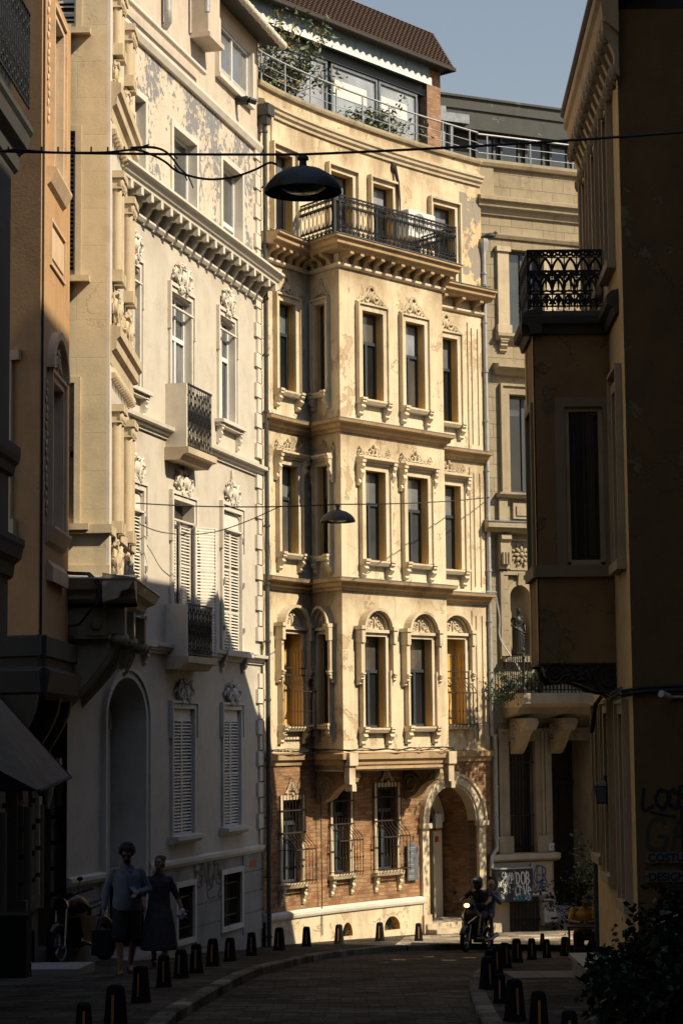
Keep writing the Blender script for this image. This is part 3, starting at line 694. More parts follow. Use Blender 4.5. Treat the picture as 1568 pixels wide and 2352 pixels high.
for i, o in enumerate(W2):
    t = MB(); ring(t, WF, o[0], o[1], o[2], o[3], .09, 0, .05); ring(t, WF, o[0]-.1, o[1]+.1, o[3]-.8, o[3]+.1, .07, 0, .08); ring(t, WF, o[0]-.1, o[1]+.1, o[2], o[3]-.4, .035, 0, .05); t.build('surround', M['white_trim'], wb)
    t = MB(); floral(t, WF, (o[0]+o[1])/2, o[3]+.38, 1.15, .5, .04); blobL(t, WF, (o[0]+o[1])/2, o[3]+.75, .03, .035, .16, .04); t.build('flower_ornament', M['white_trim'], wb, smooth=60)
    b_, c_ = (o[0]+o[1])/2, .005; dz = .32 if i != 1 else .02
    if i == 1:
        f3, l3 = facof(WF.xy(o[1]-.02, .06), WF.xy(o[1]+.46, .34), -.1); louvre(WF, o[0]+.01, b_-.08, o[2], o[3]-.38, -.12, wb); louvre(WF, b_-.07, o[1]-.06, o[2], o[3]-.35, -.04, wb); louvre(f3, 0, l3, o[2], o[3]-.42, 0, wb)
        t = MB(); t.lface(WF, [(o[0], -.19, o[2]), (o[1], -.19, o[2]), (o[1], -.19, o[3]), (o[0], -.19, o[3])]); t.build('pane', M['glass_dark'], wb)
    else:
        louvre(WF, o[0]+.01, b_-c_, o[2]+.02, o[3]-dz, -.05, wb); louvre(WF, b_+c_, o[1]-.01, o[2]+.02, o[3]-dz, -.05, wb)
        t = MB(); t.box(WF, o[0], o[1], -.07, -.03, o[3]-dz, o[3]-.02); t.box(WF, o[0], o[1], -.2, -.14, o[2], o[3]-dz); t.build('shutter_head', M['shutter_white'], wb)
        t = MB(); 
        for q in (o[0]-.05, o[1]+.05):
            for z in (.18, .5, .82): t.box(WF, q-.03, q+.03, .05, .09, o[2]+(o[3]-o[2])*z-.05, o[2]+(o[3]-o[2])*z+.05)
        t.build('hinges', M['zinc_light'], wb)
        t = MB(); t.box(WF, o[0]-.25, o[1]+.25, 0, .22, zs2+.0, zs2+.12)
        for q in (o[0]-.1, o[1]+.1): console(t, WF, q, zs2-.05, .12, .28, .12)
        t.build('sill', M['white_trim'], wb)
for i, o in enumerate(W1):
    t = MB(); ring(t, WF, o[0], o[1], o[2], o[3], .09, 0, .05); ring(t, WF, o[0]-.1, o[1]+.1, o[3]-.55, o[3]+.1, .05, 0, .08); t.build('surround', M['white_trim'], wb)
    t = MB(); t.strip(WF, o[0]-.2, o[1]+.2, [(0, o[2]-.14), (.1, o[2]-.14), (.14, o[2]-.08), (.2, o[2]-.07), (.2, o[2]), (0, o[2]+.02)]); t.build('sill', M['white_trim'], wb)
    t = MB(); floral(t, WF, (o[0]+o[1])/2, o[3]+.33, 1.15, .42, .04); t.build('flower_ornament', M['white_trim'], wb, smooth=60)
    b_ = (o[0]+o[1])/2
    louvre(WF, o[0]+.01, b_-.004, o[2]+.02, o[3]-.22, -.05, wb, rails=(.5,)); louvre(WF, b_+.004, o[1]-.01, o[2]+.02, o[3]-.22, -.05, wb, rails=(.5,))
    t = MB(); t.box(WF, o[0], o[1], -.07, -.03, o[3]-.22, o[3]-.005); t.box(WF, o[0], o[1], -.15, -.10, o[2], o[3]-.22); t.build('shutter_head', M['shutter_white'], wb)
# little balconies
def wbalcony(o, zf, h):
    D = .42; a = WF.t(380, 960, 0); b = WF.t(488, 960, D)
    s = MB(); s.strip(WF, a-.06, b+.10, [(0, zf-.24), (D-.12, zf-.24), (D-.04, zf-.14), (D+.06, zf-.12), (D+.06, zf), (0, zf)]); sb = s.build('balcony_slab', M['pale_stone'], wb)
    s = MB(); s.box(WF, a, a+.06, 0, D, zf+.003, zf+h); s.box(WF, b-.03, b+.01, 0, D-.02, zf+.003, zf+h); s.build('balcony_cheek', M['white_trim'], wb)
    s = MB(); grating(WF, a+.07, b-.02, zf+.02, zf+h, D-.02, s, 'dense', .115, .010); s.build('balcony_grille', M['iron'], wb)
wbalcony(W3[1], WF.z(385, 1030), 1.22); wbalcony(W2[1], WF.z(385, 1508), .98)
# arched doorway
n = 22; a, b = dr[0], dr[1]; cx = (a+b)/2; zs = dr[3]-dr[4]; rx = (b-a)/2
def arc_pts(r, rise, n=22): return [(cx-(rx+r)*cos(pi*i/n), zs+(rise+r)*sin(pi*i/n)) for i in range(n+1)]
def archband(mb, fc, cx, zs, rx, rise, r0, r1, d0, d1, n=24, a0=0., a1=pi):
    P = [(cx-(rx+r0)*cos(a0+(a1-a0)*i/n), zs+(rise+r0)*sin(a0+(a1-a0)*i/n)) for i in range(n+1)]; Q = [(cx-(rx+r1)*cos(a0+(a1-a0)*i/n), zs+(rise+r1)*sin(a0+(a1-a0)*i/n)) for i in range(n+1)]
    for i in range(n):
        p, p2, q, q2 = P[i], P[i+1], Q[i], Q[i+1]
        mb.lface(fc, [(p[0], d1, p[1]), (p2[0], d1, p2[1]), (q2[0], d1, q2[1]), (q[0], d1, q[1])][::-1])
        mb.lface(fc, [(q[0], d0, q[1]), (q[0], d1, q[1]), (q2[0], d1, q2[1]), (q2[0], d0, q2[1])]); mb.lface(fc, [(p[0], d0, p[1]), (p2[0], d0, p2[1]), (p2[0], d1, p2[1]), (p[0], d1, p[1])])
s = MB(); archband(s, WF, cx, zs, rx, dr[4], 0, .12, 0, .05); archband(s, WF, cx, zs, rx, dr[4], .12, .18, 0, .09)
for x0, x1, d in ((a-.12, a, .05), (a-.18, a-.12, .09), (b, b+.12, .05), (b+.12, b+.18, .09)): s.box(WF, x0, x1, 0, d, -4.2, zs)
s.build('door_arch', M['white_trim'], wb); s = MB(); archband(s, WF, cx-.1, zs-.15, rx-.28, dr[4]-.2, 0, .10, -.75, -.5); s.box(WF, a+.18, a+.28, -.75, -.5, -4.2, zs-.15); s.box(WF, b-.48, b-.38, -.75, -.5, -4.2, zs-.15); s.build('inner_arch', M['white_trim'], wb)
s = MB(); s.lface(WF, [(a, -.88, -4.6), (b, -.88, -4.6), (b, -.88, dr[3]), (a, -.88, dr[3])]); s.build('door_recess', M['dark_plaster'], wb)
s = MB(); s.box(WF, a+.25, b-.5, -.87, -.82, -4.6, zs+.2); s.box(WF, (a+b)/2-.16, (a+b)/2-.09, -.82, -.8, -4.6, zs+.2); s.build('door', M['white_trim'], wb); 
s = MB(); s.box(WF, a, b, -.8, .25, -4.6, gz(37.5)+.28); s.box(WF, a-.1, b+.25, .25, .55, -4.6, gz(37.5)+.14+PAV); s.build('doorstep', M['marble'], wb)
# attic
s = MB(); Z = ZTOP
s.strip(WF, -3, WE+.03, [(0, Z-.05), (.07, Z-.05), (.12, Z+.05), (.12, Z+.12), (0, Z+.18)]); s.build('coping', M['white_trim'], wb)
za = WF.z(600, 118)
aw = WF.op(497, 571, 52, 165); aw[2] = WF.z(571, 240); aw[3] = WF.z(571, 122)
l = MB(); rr = RV(); wall(l, WF, -3, WE, Z+.12, za+.6, [aw], .1, rr); l.build('attic_wall', M['attic_plaster'], wb); rr.build('reveal', M['white_trim'], wb)
casement(WF, aw, -.03, 'white_frame', wb, 'pair', 'curtain', 'glass_blind', .06, .25)
l = MB(); l.box(WF, aw[0]-.1, aw[1]+.08, 0, .12, aw[2]-.1, aw[2]); l.box(WF, aw[0]-.1, aw[0], 0, .1, aw[2], aw[3]); l.box(WF, aw[1], aw[1]+.1, 0, .1, aw[2], aw[3]); l.build('attic_sill', M['white_trim'], wb)
l = MB(); t0 = WF.t(440, 60); l.box(WF, t0, t0+.75, 0, .35, Z+1.15, za+.5); l.box(WF, t0-.1, t0+.85, 0, .42, Z+1.05, Z+1.15); l.build('dormer_cheek', M['attic_plaster'], wb)
l = MB(); t1 = WF.t(378, 60); l.box(WF, t1, t0, .0, .05, Z+1.9, Z+2.9); l.build('attic_recess', M['dark_plaster'] if 0 else M['attic_plaster'], wb)
l = MB(); l.strip(WF, aw[0]-.5, WE+.15, [(0, za+.12), (.38, za+.04), (.44, za+.04), (.44, za+.16), (0, za+.5)]); l.build('eaves', M['wood_dark'], wb)
l = MB(); P = [WF.W(aw[0]-.6+(WE+.35-aw[0]+.6)*i/8, .48, za+.12) for i in range(9)]; l.tube(P, .085, 8)
for i in range(9): l.tube([P[i]-Vector((.0, .03, 0)), P[i]+Vector((0, .03, 0))], .1, 8)
l.build('gutter', M['white_trim'], wb, smooth=True)
l = MB(); P = [WF.W(q, .18, Z+.42-.0*q) for q in (-1., WF.t(450, 200))]; l.tube(P, .055, 8); l.build('drain_pipe', M['white_trim'], wb, smooth=True)
l = MB(); tp = WF.t(372, 60); l.tube([WF.W(tp, .12, Z+1.0), WF.W(tp, .12, za+1)], .075, 8); l.tube([WF.W(tp, .12, Z+1.0), WF.W(tp+.02, .12, Z+.8), WF.W(tp+.06, .02, Z+.7)], .075, 8); tp = WF.t(432, 60); l.tube([WF.W(tp, .4, Z+1.5), WF.W(tp, .4, za+1)], .06, 8); l.build('rain_pipe', M['zinc_light'], wb, smooth=True)
l = MB(); l.prism(planpoly(WF, -3, WE-.02, -1.05, 8, 2), -5.2, za+.4); l.build('core', M['dark_plaster'], wb)
l = MB(); l.prism(planpoly(WF, -3, WE-.02, -.06, 9, 2), za+.55, [za+.6]*3+[za+1.6]*3); l.build('roof', M['shingle'], wb)
l = MB(); l.prism(planpoly(WF, WE-.1, WE, 0, 8, 1), -5.2, za+.55); l.build('party_wall', M['attic_plaster'], wb)
t0 = WF.t(548, 30, -1.5); l = MB(); l.box(WF, t0, t0+.72, -2.1, -1.5, za-.5, za+3.4); l.build('chimney', M['brick_pier'], wb)
# hose and wires on the wall, flood light
fl = MB(); tq = WF.t(541, 235); z_ = WF.z(541, 232); fl.box(WF, tq-.05, tq+.13, .0, .10, z_-.05, z_+.05); fl.lathe(WF.W(tq+.03, .2, z_), [(.09, -.1), (.1, .06), (.0, .08)], 10, WF.W(0, 1, 0)-WF.W(0, 0, 0)); fl.tube([WF.W(tq, .3, z_), WF.W(tq+.1, .42, z_-.03)], .07, 8); tag(fl.build('flood_light', M['iron'], None, org=WF.W(tq, 0, z_)), 'small black flood light below the attic window of the white house', 'lamp')
hs = MB(); P = [WF.W(WE+.04, .12, z) for z in (ZTOP+.2, 9)]; 
# ================================================================ yellow house with the bay
CF = Fac(-1.75, 45., [(0, 26), (1.4, 33), (3, 37), (5, 40.5), (8, 46)], 9.4)
CE = CF.t(1112, 1000)
yb = thing('bay_house', 'yellow plaster house with curved front, projecting bay, iron balcony and brick ground floor', 'house', (-1.75, 45, gz(45)))
B = at(783, 1150, 45.9); tA = CF.t(714, 1000); A = CF.xy(tA)
BF = Fac(B.x, B.y, 41.3, 4.2, a=-.5); BL_ = BF.t(1022, 1200); C = BF.xy(BL_)
BS, SL = facof(A, (B.x, B.y))
nD = (-(B.y-A[1]), 0); dv = (A[0]-B.x, A[1]-B.y)
tD = CF.t(1024, 1200); 
# right side of the bay goes back to the wall
best = None
for i in range(200):
    q = 2+i*.03; p = CF.xy(q); e = abs((p[0]-C[0])*dv[1]-(p[1]-C[1])*dv[0])
    if p[1] > C[1] and (best is None or e < best[0]): best = (e, q)
tD = best[1]; D_ = CF.xy(tD); BR, RL = facof(C, D_)
def zB(y): r = ray(783, y); return r.z*45.9/r.y
z1s, z2s, zb0 = zB(975), zB(1340), zB(1736)
zct, zcb, zmo = zB(556), zB(574), zB(609)
zpa = CF.z(900, 318); zpm = CF.z(900, 364); zbu = zB(1770)
ZPL = -3.78
TR = 'yellow_trim'
CA = [CF.op(636, 674, 690, 896), CF.op(642, 680, 1066, 1270), CF.op(645, 690, 1454, 1668)]
CR = [CF.op(1000, 1046, 772, 967), CF.op(1005, 1054, 1112, 1307), CF.op(1012, 1064, 1467, 1664)]
CT = [CF.op(628, 668, 345, 528), CF.op(757, 807, 392, 556), CF.op(854, 899, 421, 560), CF.op(993, 1042, 469, 650)]
CG = [CF.op(646, 690, 1838, 2032), CF.op(762, 800, 1817, 2010), CF.op(863, 909, 1808, 2002)]
AR = CF.op(979, 1094, 1802, 2125); AR[2] = gz(49.5)+.3; AR = AR+[(AR[1]-AR[0])/2, 1.35]
BA = [BF.op(827.7, 875, 713, 917), BF.op(926.7, 970, 738, 936)]
BB = [BF.op(835, 881, 1080, 1287), BF.op(931.6, 978, 1094, 1294)]
BC = [BF.op(833, 881, 1461, 1672), BF.op(937, 987, 1467, 1669)]
SA, SB, SD = BS.op(728, 751, 703, 906), BS.op(734, 758, 1073, 1279), BS.op(736, 760, 1458, 1664)
w, rv = MB(), RV()
wall(w, CF, 0, CE, zb0, zmo, CA[:2]+[CA[2]+[0, .3]]+CR[:2]+[CR[2]+[0, .3]], .17, rv)
wall(w, BF, 0, BL_, zbu, zmo, BA+BB+BC, .17, rv); wall(w, BS, 0, SL, zbu, zmo, [SA, SB, SD], .12, rv); wall(w, BR, 0, RL, zbu, zmo, [])
w.build('wall', M['yellow_plaster'], yb); rv.build('reveal', M['ochre_reveal'], yb)
w, rv = MB(), RV(); ts = CF.t(925, 500); wall(w, CF, 0, CE, zmo, zpa, CT, .2, rv); w.build('upper_wall', M['yellow_plaster'], yb); rv.build('reveal', M['ochre_reveal'], yb)
w = MB(); ta, tb = CF.t(1056, 560), CE; w.strip(CF, ta, tb-.02, [(0, zct+.2), (.012, zct+.2), (.012, zpm-.35), (0, zpm-.35)]); w.build('worn_patch', M['worn_plaster'], yb)['label'] = 'grey weathered wall patch'
w, rv = MB(), RV(); wall(w, CF, 0, CE, ZPL, zb0, CG+[AR], .14, rv); w.build('brick_wall', M['brick'], yb)['label'] = 'brick ground floor wall'; rv.build('reveal', M['brick'], yb)
w, rv = MB(), RV(); f1 = CF.op(881, 917, 2106, 2138, .05)+[0]; f2 = CF.op(785, 808, 2120, 2152, .05)+[0]; f3 = CF.op(783-130, 783-115, 2140, 2160)
for f in (f1, f2): f[4] = f[3]-f[2]-.03
w2 = MB()
class Off:      # the same path moved outwards
    def __init__(s, fc, d): s.fc = fc; s.d0 = d; s.h = fc.h
    def head(s, t): return s.fc.head(t)
    def xy(s, t, d=0): return s.fc.xy(t, d+s.d0)
    def W(s, t, d, z): return s.fc.W(t, d+s.d0, z)
PF = Off(CF, .07); wall(w2, PF, 0, AR[0]-.2, -5.3, ZPL, [f1, f2], .25, rv); wall(w2, PF, AR[1]+.2, CE, -5.3, ZPL, [])
w2.build('plinth', M['yellow_plaster'], yb); rv.build('reveal', M['ochre_reveal'], yb)
for f in (f1, f2):
    s = MB(); s.lface(PF, [(f[0], -.22, f[2]), (f[1], -.22, f[2]), (f[1], -.22, f[3]), (f[0], -.22, f[3])]); o_ = s.build('cellar_window', M['soot'], yb)
    s = MB(); c = (f[0]+f[1])/2
    for k in range(7): an = pi*k/6; s.tube([PF.W(c, -.08, f[2]), PF.W(c-(f[1]-f[0])/2*cos(an), -.08, f[2]+f[4]*sin(an))], .012, 4)
    s.build('bars', M['iron'], o_)
s = MB()
for a, b in ((0, AR[0]-.2), (AR[1]+.2, CE)): s.strip(CF, a, b, [(0, ZPL-.07), (.11, ZPL-.07), (.13, ZPL-.02), (.13, ZPL+.04), (.06, ZPL+.09), (0, ZPL+.09)])
s.build('plinth_ledge', M['white_trim'], yb)['label'] = 'pale ledge above the plinth'
for k_ in ('yellow_plaster', 'yellow_trim'): soot(k_, [z1s-.1, z2s-.1, zmo-.03, zpm-.08, zb0-.2, zpa], (.20, .115, .05))
# bay floor, ceiling; core
s = MB(); pl = [A, (B.x, B.y), C, D_]; s.prism(pl, zbu-.02, zbu+.1); s.prism(pl, zmo-.01, zct-.1); s.build('bay_slab', M['yellow_trim'], yb)
s = MB(); s.prism(planpoly(CF, 0, CE, -1.6, 6), -5.3, zpa-.5); s.prism(planpoly(CF, 0, CE, -.25, 7), zpa-.62, zpa-.5); s.build('core', M['dark_plaster'], yb)
hd_ = lambda p, q: math.tan(R(((q-p+180) % 360)-180)/-2)
mA = hd_(CF.head(tA), BS.h[0][1]); mB = hd_(BS.h[0][1], BF.h[0][1]); mC = hd_(BF.h[0][1], BR.h[0][1]); mD = hd_(BR.h[0][1], CF.head(tD))
def around(s, pr, front=True):
    s.strip(CF, 0, tA, pr, m1=mA); s.strip(BS, 0, SL, pr, m0=mA, m1=mB); s.strip(BF, 0, BL_, pr, m0=mB, m1=.3); s.strip(BR, 0, RL-.2, [(min(q, .12), z_) for q, z_ in pr]); s.strip(CF, tD+.05, CE, pr)
# string courses
def cstring(z, k=1.):
    pr = [(0, z-.15*k), (.05, z-.15*k), (.07, z-.09*k), (.15, z-.06*k), (.17, z+.01), (.27, z+.04), (.29, z+.10), (0, z+.14)]
    s = MB(); around(s, pr); s.build('string_course', M['sooty_trim'], yb)
    s = MB(); p2 = [(.0, z+.142), (.295, z+.103), (.295, z+.12), (0, z+.16)]
    around(s, p2); s.build('lead_flashing', M['zinc'], yb)
cstring(z1s); cstring(z2s)
z = zb0; pr = [(0, z-.2), (.04, z-.2), (.06, z-.1), (.12, z-.08), (.13, z+.04), (0, z+.08)]
s = MB(); around(s, pr)
s.box(BF, .35, BL_-.25, 0, .05, zbu+.02, z-.24); s.build('bay_moulding', M['sooty_trim'], yb)
for fc, t_ in ((BF, .12), (BF, BL_-.1)):
    s = MB(); s.box(fc, t_-.14, t_+.14, 0, .2, z-.22, z+.06); s.box(fc, t_-.1, t_+.1, 0, .15, zbu-.3, z-.22); s.box(fc, t_-.07, t_+.07, .0, .2, zbu-.45, zbu-.3); s.build('bay_block', M[TR], yb)
for t_ in (tA+.25, tD-.25):      # big scrolled brackets under the bay
    s = MB(); pr = [(0, zbu), (.95, zbu), (1.0, zbu-.12), (.93, zbu-.26), (.75, zbu-.3), (.55, zbu-.42), (.35, zbu-.62), (.12, zbu-.72), (0, zbu-.7)]
    s.strip(CF, t_-.14, t_+.14, pr, 1)
    for sd in (-.15, .15):
        for (dd, zz, r) in ((.22, zbu-.36, .26), (.8, zbu-.15, .12)):
            P = [CF.W(t_+sd, dd+r*(1-.75*i/20)*cos(i*.55), zz+r*(1-.75*i/20)*sin(i*.55)) for i in range(21)]; s.tube(P, .028, 5)
    s.build('bay_bracket', M['sooty_trim'], yb, smooth=40)
# corbelled cornice and balcony floor
pr = [(0, zcb-.06), (.34, zcb-.06), (.36, zcb), (.44, zcb+.03), (.45, zct-.05), (.52, zct-.03), (.52, zct+.02), (0, zct+.02)]
s = MB(); around(s, pr); s.build('cornice', M['sooty_trim'], yb)
s = MB(); p2 = [(.515, zct+.022), (.54, zct+.022), (.54, zct+.035), (.0, zct+.05), (0, zct+.03)]; around(s, p2); s.build('lead_flashing', M['zinc'], yb)
s = MB(); p2 = [(0, zmo-.04), (.05, zmo-.04), (.09, zmo), (.09, zmo+.05), (0, zmo+.09)]; around(s, p2); s.build('cornice_moulding', M[TR], yb)
def corbels(fc, t0, t1, n):
    for i in range(n):
        q = t0+(t1-t0)*(i+.5)/n; s = MB(); hh = zcb-.06-zmo-.05
        s.strip(fc, q-.06, q+.06, [(0, zcb-.06), (.33, zcb-.06), (.33, zcb-.06-hh*.28), (.25, zcb-.06-hh*.4), (.14, zcb-.06-hh*.55), (.08, zcb-.06-hh), (0, zcb-.06-hh)], 1); s.build('corbel', M['sooty_trim'], yb)
corbels(CF, .1, tA-.15, 6); corbels(CF, tD+.1, CE-.05, 4); corbels(BF, -.1, BL_+.15, 11); corbels(BS, .1, SL-.1, 3)
s = MB(); rl = .42; zr0, zr1 = zct+.06, zB(463)
grating(BS, .1, SL+rl-.02, zr0, zr1, rl, s, 'scroll', .15, .014); grating(BF, -rl+.02, BL_+.04, zr0, zr1, rl, s, 'scroll', .15, .014); grating(BR, -rl, RL-.1, zr0, zr1, .06, s, 'scroll', .15, .014)
s.lathe(BF.W(-rl, rl, zr0), [(.03, 0), (.045, .04), (.025, .1), (.035, .2), (.022, .3), (.04, .4), (.025, .5), (.035, .6), (.022, .75), (.04, zr1-zr0), (.02, zr1-zr0+.05), (.035, zr1-zr0+.1), (.02, zr1-zr0+.14), (.0, zr1-zr0+.2)], 8)
s.build('balcony_railing', M['iron'], yb)
# parapet mouldings
s = MB(); pr = [(0, zpm-.10), (.05, zpm-.10), (.06, zpm-.03), (.11, zpm), (.12, zpm+.06), (.16, zpm+.09), (.16, zpm+.15), (0, zpm+.2)]; s.strip(CF, 0, CE-.02, pr); s.build('parapet_moulding', M['pale_stone'], yb)
s = MB(); pr = [(-.25, zpa-.02), (.07, zpa-.02), (.09, zpa+.03), (.09, zpa+.09), (-.25, zpa+.12)]; s.strip(CF, -.05, CE, pr); s.build('parapet_coping', M['stone_trim'], yb)
s = MB(); q = CF.t(624, 300); s.box(CF, q-.06, q+.02, 0, .04, zpm-.9, zpm-.1); s.build('stucco_strip', M[TR], yb)
# bay-house windows
def console2(mb, fc, t, z, w=.13, h=.36, p=.19): console(mb, fc, t, z, w, h, p)
def dress(fc, o, kind, reve=-.15, fm='dark_frame', win=True, gu='glass_blind', sc=1., sideless=False):
    a, b, c, e = o[:4]; w_ = .13*sc
    if win: rq = random.Random(int(a*37+c*91)); casement(fc, [a, b, c, e], reve, fm, yb, 'cas', rq.choice(('glass_dark', 'glass_dark', 'glass_blue', 'glass_dim')), rq.choice((gu, gu, 'glass_blind', 'glass_dim')), .05, rq.choice((.62, .64, .66)))
    s = MB()
    if kind == 'palm':
        ring(s, fc, a, b, c, e, w_, 0, .07); ring(s, fc, a-w_, b+w_, c, e+w_, .04, 0, .115)
    elif kind == 'crest':
        ring(s, fc, a, b, c, e, w_, 0, .07); ring(s, fc, a-w_, b+w_, c, e+w_, .04, 0, .115)
        s.strip(fc, a-w_-.12, b+w_+.12, [(0, e+w_+.03), (.16, e+w_+.05), (.24, e+w_+.1), (.24, e+w_+.14), (0, e+w_+.16)], 1)
        for q in (a-w_-.07, b+w_+.07): console(s, fc, q, e+w_+.02, .10, .52, .19)
    elif kind == 'arch':
        ring(s, fc, a, b, c, e, w_*.7, 0, .07); s.box(fc, a-w_*.7-.045, a-w_*.7, 0, .13, c, e-.75); s.box(fc, b+w_*.7, b+w_*.7+.045, 0, .13, c, e-.75)
        s.box(fc, a-w_, b+w_, 0, .13, e+.08, e+.15)
        m = (a+b)/2; r = (b-a)/2+.04; archband(s, fc, m, e+.16, r, .36, 0, .05, 0, .10, 16); archband(s, fc, m, e+.16, r, .36, .05, .11, 0, .21, 16)
        P = [(m-r*cos(pi*i/12), .025, e+.15+.36*sin(pi*i/12)) for i in range(13)]; s.lface(fc, P[::-1])
        for q in (a-w_-.06, b+w_+.06):
            s.box(fc, q-.10, q+.07, 0, .24, e+.14, e+.22); s.box(fc, q-.06, q+.06, 0, .21, e-.15, e+.14); s.box(fc, q-.045, q+.045, 0, .17, e-.85, e-.15); console(s, fc, q, e-.85, .09, .24, .19)
    sl_ = MB(); sl_.strip(fc, a-w_-.04, b+w_+.04, [(0, c-.12), (.13, c-.11), (.18, c-.04), (.18, c), (0, c+.0)], 1)
    for q in (a-w_*.7, b+w_*.7): console2(sl_, fc, q, c-.03)
    s.build('surround', M[TR], yb); sl_.build('sill', M[TR], yb)
    s = MB(); m = (a+b)/2
    if kind == 'palm': floral(s, fc, m, e+w_+.05, (b-a)*1.3+.1, .42, .03, 'palm')
    if kind == 'crest': floral(s, fc, m, e+w_+.18, (b-a)+.4, .30, .04, 'crest')
    if kind == 'arch': floral(s, fc, m, e+.15, (b-a)*.9, .36, .045, 'lunette')
    s.build('ornament', M[TR], yb, smooth=60)
for fc, os_, k in ((BF, BA, 'palm'), (BF, BB, 'crest'), (BF, BC, 'arch')):
    for o in os_: dress(fc, o, k, gu='glass_bright' if k != 'crest' else 'glass_blue')
for o, k in zip(CA, ('palm', 'crest', 'arch')): dress(CF, o, k, win=(k != 'arch'))
for o, k in zip(CR, ('palm', 'crest', 'arch')): dress(CF, o, k, win=(k != 'arch'))
for o, k in zip((SA, SB, SD), ('palm', 'crest', 'arch')): dress(BS, o, k, -.1, sc=.75, gu='glass_dark')
for o in (CA[2], CR[2]):
    s = MB(); s.lface(CF, [(o[0], -.29, o[2]), (o[1], -.29, o[2]), (o[1], -.29, o[3]), (o[0], -.29, o[3])]); s.build('walled_up_window', M['ochre_reveal'], yb)
for i, o in enumerate(CT):
    casement(CF, o[:4], -.17, 'dark_frame', yb, 'cas', 'glass_dark', 'glass_bright' if i == 2 else 'glass_blind', .05, .68)
    s = MB(); ring(s, CF, o[0], o[1], o[2], o[3], .12, 0, .05); ring(s, CF, o[0]-.12, o[1]+.12, o[2], o[3]+.12, .05, 0, .13); s.build('surround', M[TR], yb)
# ground floor windows, belly grilles
def belly(fc, o, z0, z1, nb, par, out=.34, split=.62, ext=.12, spikes=False):
    a, b = o[0]-ext, o[1]+ext; s = MB(); zk = z0+(z1-z0)*split
    for i in range(nb):
        q = a+(b-a)*i/(nb-1); P = [fc.W(q, d, z) for d, z in ((.06, z1), (.06, zk+.12), (.12, zk+.02), (out-.06, zk-.10), (out, zk-.2), (out, z0+.05), (out-.03, z0))]
        s.tube(P, .011, 4)
        if spikes: s.tube([P[0], P[0]+Vector((0, 0, .10))], [.02, .002], 4)
        s.blob(fc.W(q, out, z0+.4), (.02, .02, .04), n=4, m=3)
    for d, z in ((.06, z1-.35), (.06, zk+.14), (out, zk-.22), (out, z0+.08)):
        s.box(fc, a-.02, b+.02, d-.012, d+.012, z-.014, z+.014)
        for q in (a, b): s.tube([fc.W(q, 0, z), fc.W(q, d, z)], .011, 4)
    return s.build('window_grille', M['rust_iron'], par)
for o in CG:
    casement(CF, o[:4], -.12, 'grey_frame', yb, 'cas', 'glass_dark', 'glass_dark', .06, .72)
    s = MB(); ring(s, CF, o[0], o[1], o[2], o[3], .10, 0, .05, True); s.strip(CF, o[0]-.15, o[1]+.15, [(0, o[2]-.12), (.1, o[2]-.1), (.14, o[2]-.02), (0, o[2])], 1)
    for q in (o[0]-.06, o[1]+.06): console(s, CF, q, o[2]-.1, .10, .36, .12)
    s.build('surround', M[TR], yb)
    s = MB(); floral(s, CF, (o[0]+o[1])/2, o[3]+.14, .5, .34, .04, 'palm'); s.build('ornament', M[TR], yb, smooth=60)
    belly(CF, o, o[2]-.02, o[3]+.12, 9, yb, .32, .5)
for o in (CA[2], CR[2]): belly(CF, o, o[2]-.08, o[2]+1.62, 9, yb, .34, .62, .1, True)
# portal
a, b = AR[0], AR[1]; m = (a+b)/2; zs = AR[3]-AR[4]; r = (b-a)/2; s = MB()
archband(s, CF, m, zs, r, r, 0, .20, 0, .09, 26); archband(s, CF, m, zs, r, r, .20, .26, 0, .14, 26); archband(s, CF, m, zs, r, r, -.05, 0.0, -.25, .05, 26); po = s.build('portal_arch', M[TR], yb)
s = MB()
for q0, q1 in ((a-.24, a), (b, b+.24)): s.box(CF, q0, q1, -.3 if q0 > m else 0, .09, gz(49.5)+PAV-.2, zs-.12); s.box(CF, q0-.05, q1+.05, 0, .16, zs-.12, zs+.0); s.box(CF, q0-.02, q1+.02, 0, .13, gz(49.5)-.1, gz(49.5)+.55)
s.build('portal_pier', M[TR], yb)
s = MB(); s.strip(CF, m-.12, m+.12, [(0, zs+r-.02), (.17, zs+r-.02), (.2, zs+r+.28), (0, zs+r+.3)], 1); s.build('keystone', M[TR], yb)
s = MB(); rn = random.Random(3)
for i in range(24):
    an = pi*(.06+.88*i/23)
    if i % 4 != 1: blobL(s, CF, m-(r+.1)*cos(an), zs+(r+.1)*sin(an), .09, .035, .018, .012, an*rn.choice((1, -1)))
for q in (a-.12, b+.12):
    for k in range(16): blobL(s, CF, q+rn.uniform(-.04, .04), zs-.3-k*.14, .09, .022, .04, .012, rn.uniform(0, 3))
s.build('portal_ornament', M[TR], yb)
s = MB(); s.box(CF, a, b, -1.36, -1.3, AR[2]-.3, AR[3]); s.build('porch_back', M['dark_plaster'], yb)
zd = AR[2]+.05
s = MB(); s.box(CF, m-.15, m+.55-.1, -1.3, -1.2, zd-.2, zs+.55); s.build('door', M['wood_dark'], yb)
s = MB(); s.box(CF, a, m+.42, -1.3, -1.18, zd-.2, zs+.3); s.build('door', M['wood_dark'], yb)
s = MB(); s.box(CF, m+.45, m+.75, -1.3, -1.0, zd-.2, zs-.05); archband(s, CF, m-.1, zs-.05, r*.72, r*.8, 0, .3, -1.3, -1.0, 14, pi*.4, pi); s.build('inner_pier', M[TR], yb)
s = MB()
for k in range(2): s.box(CF, a-.2, b+.2+.15*k, -.9+.35*k, .18+.28*k, gz(49.5)-.3, gz(49.5)+PAV+.22-.12*k)
s.build('doorstep', M['pale_stone'], yb)
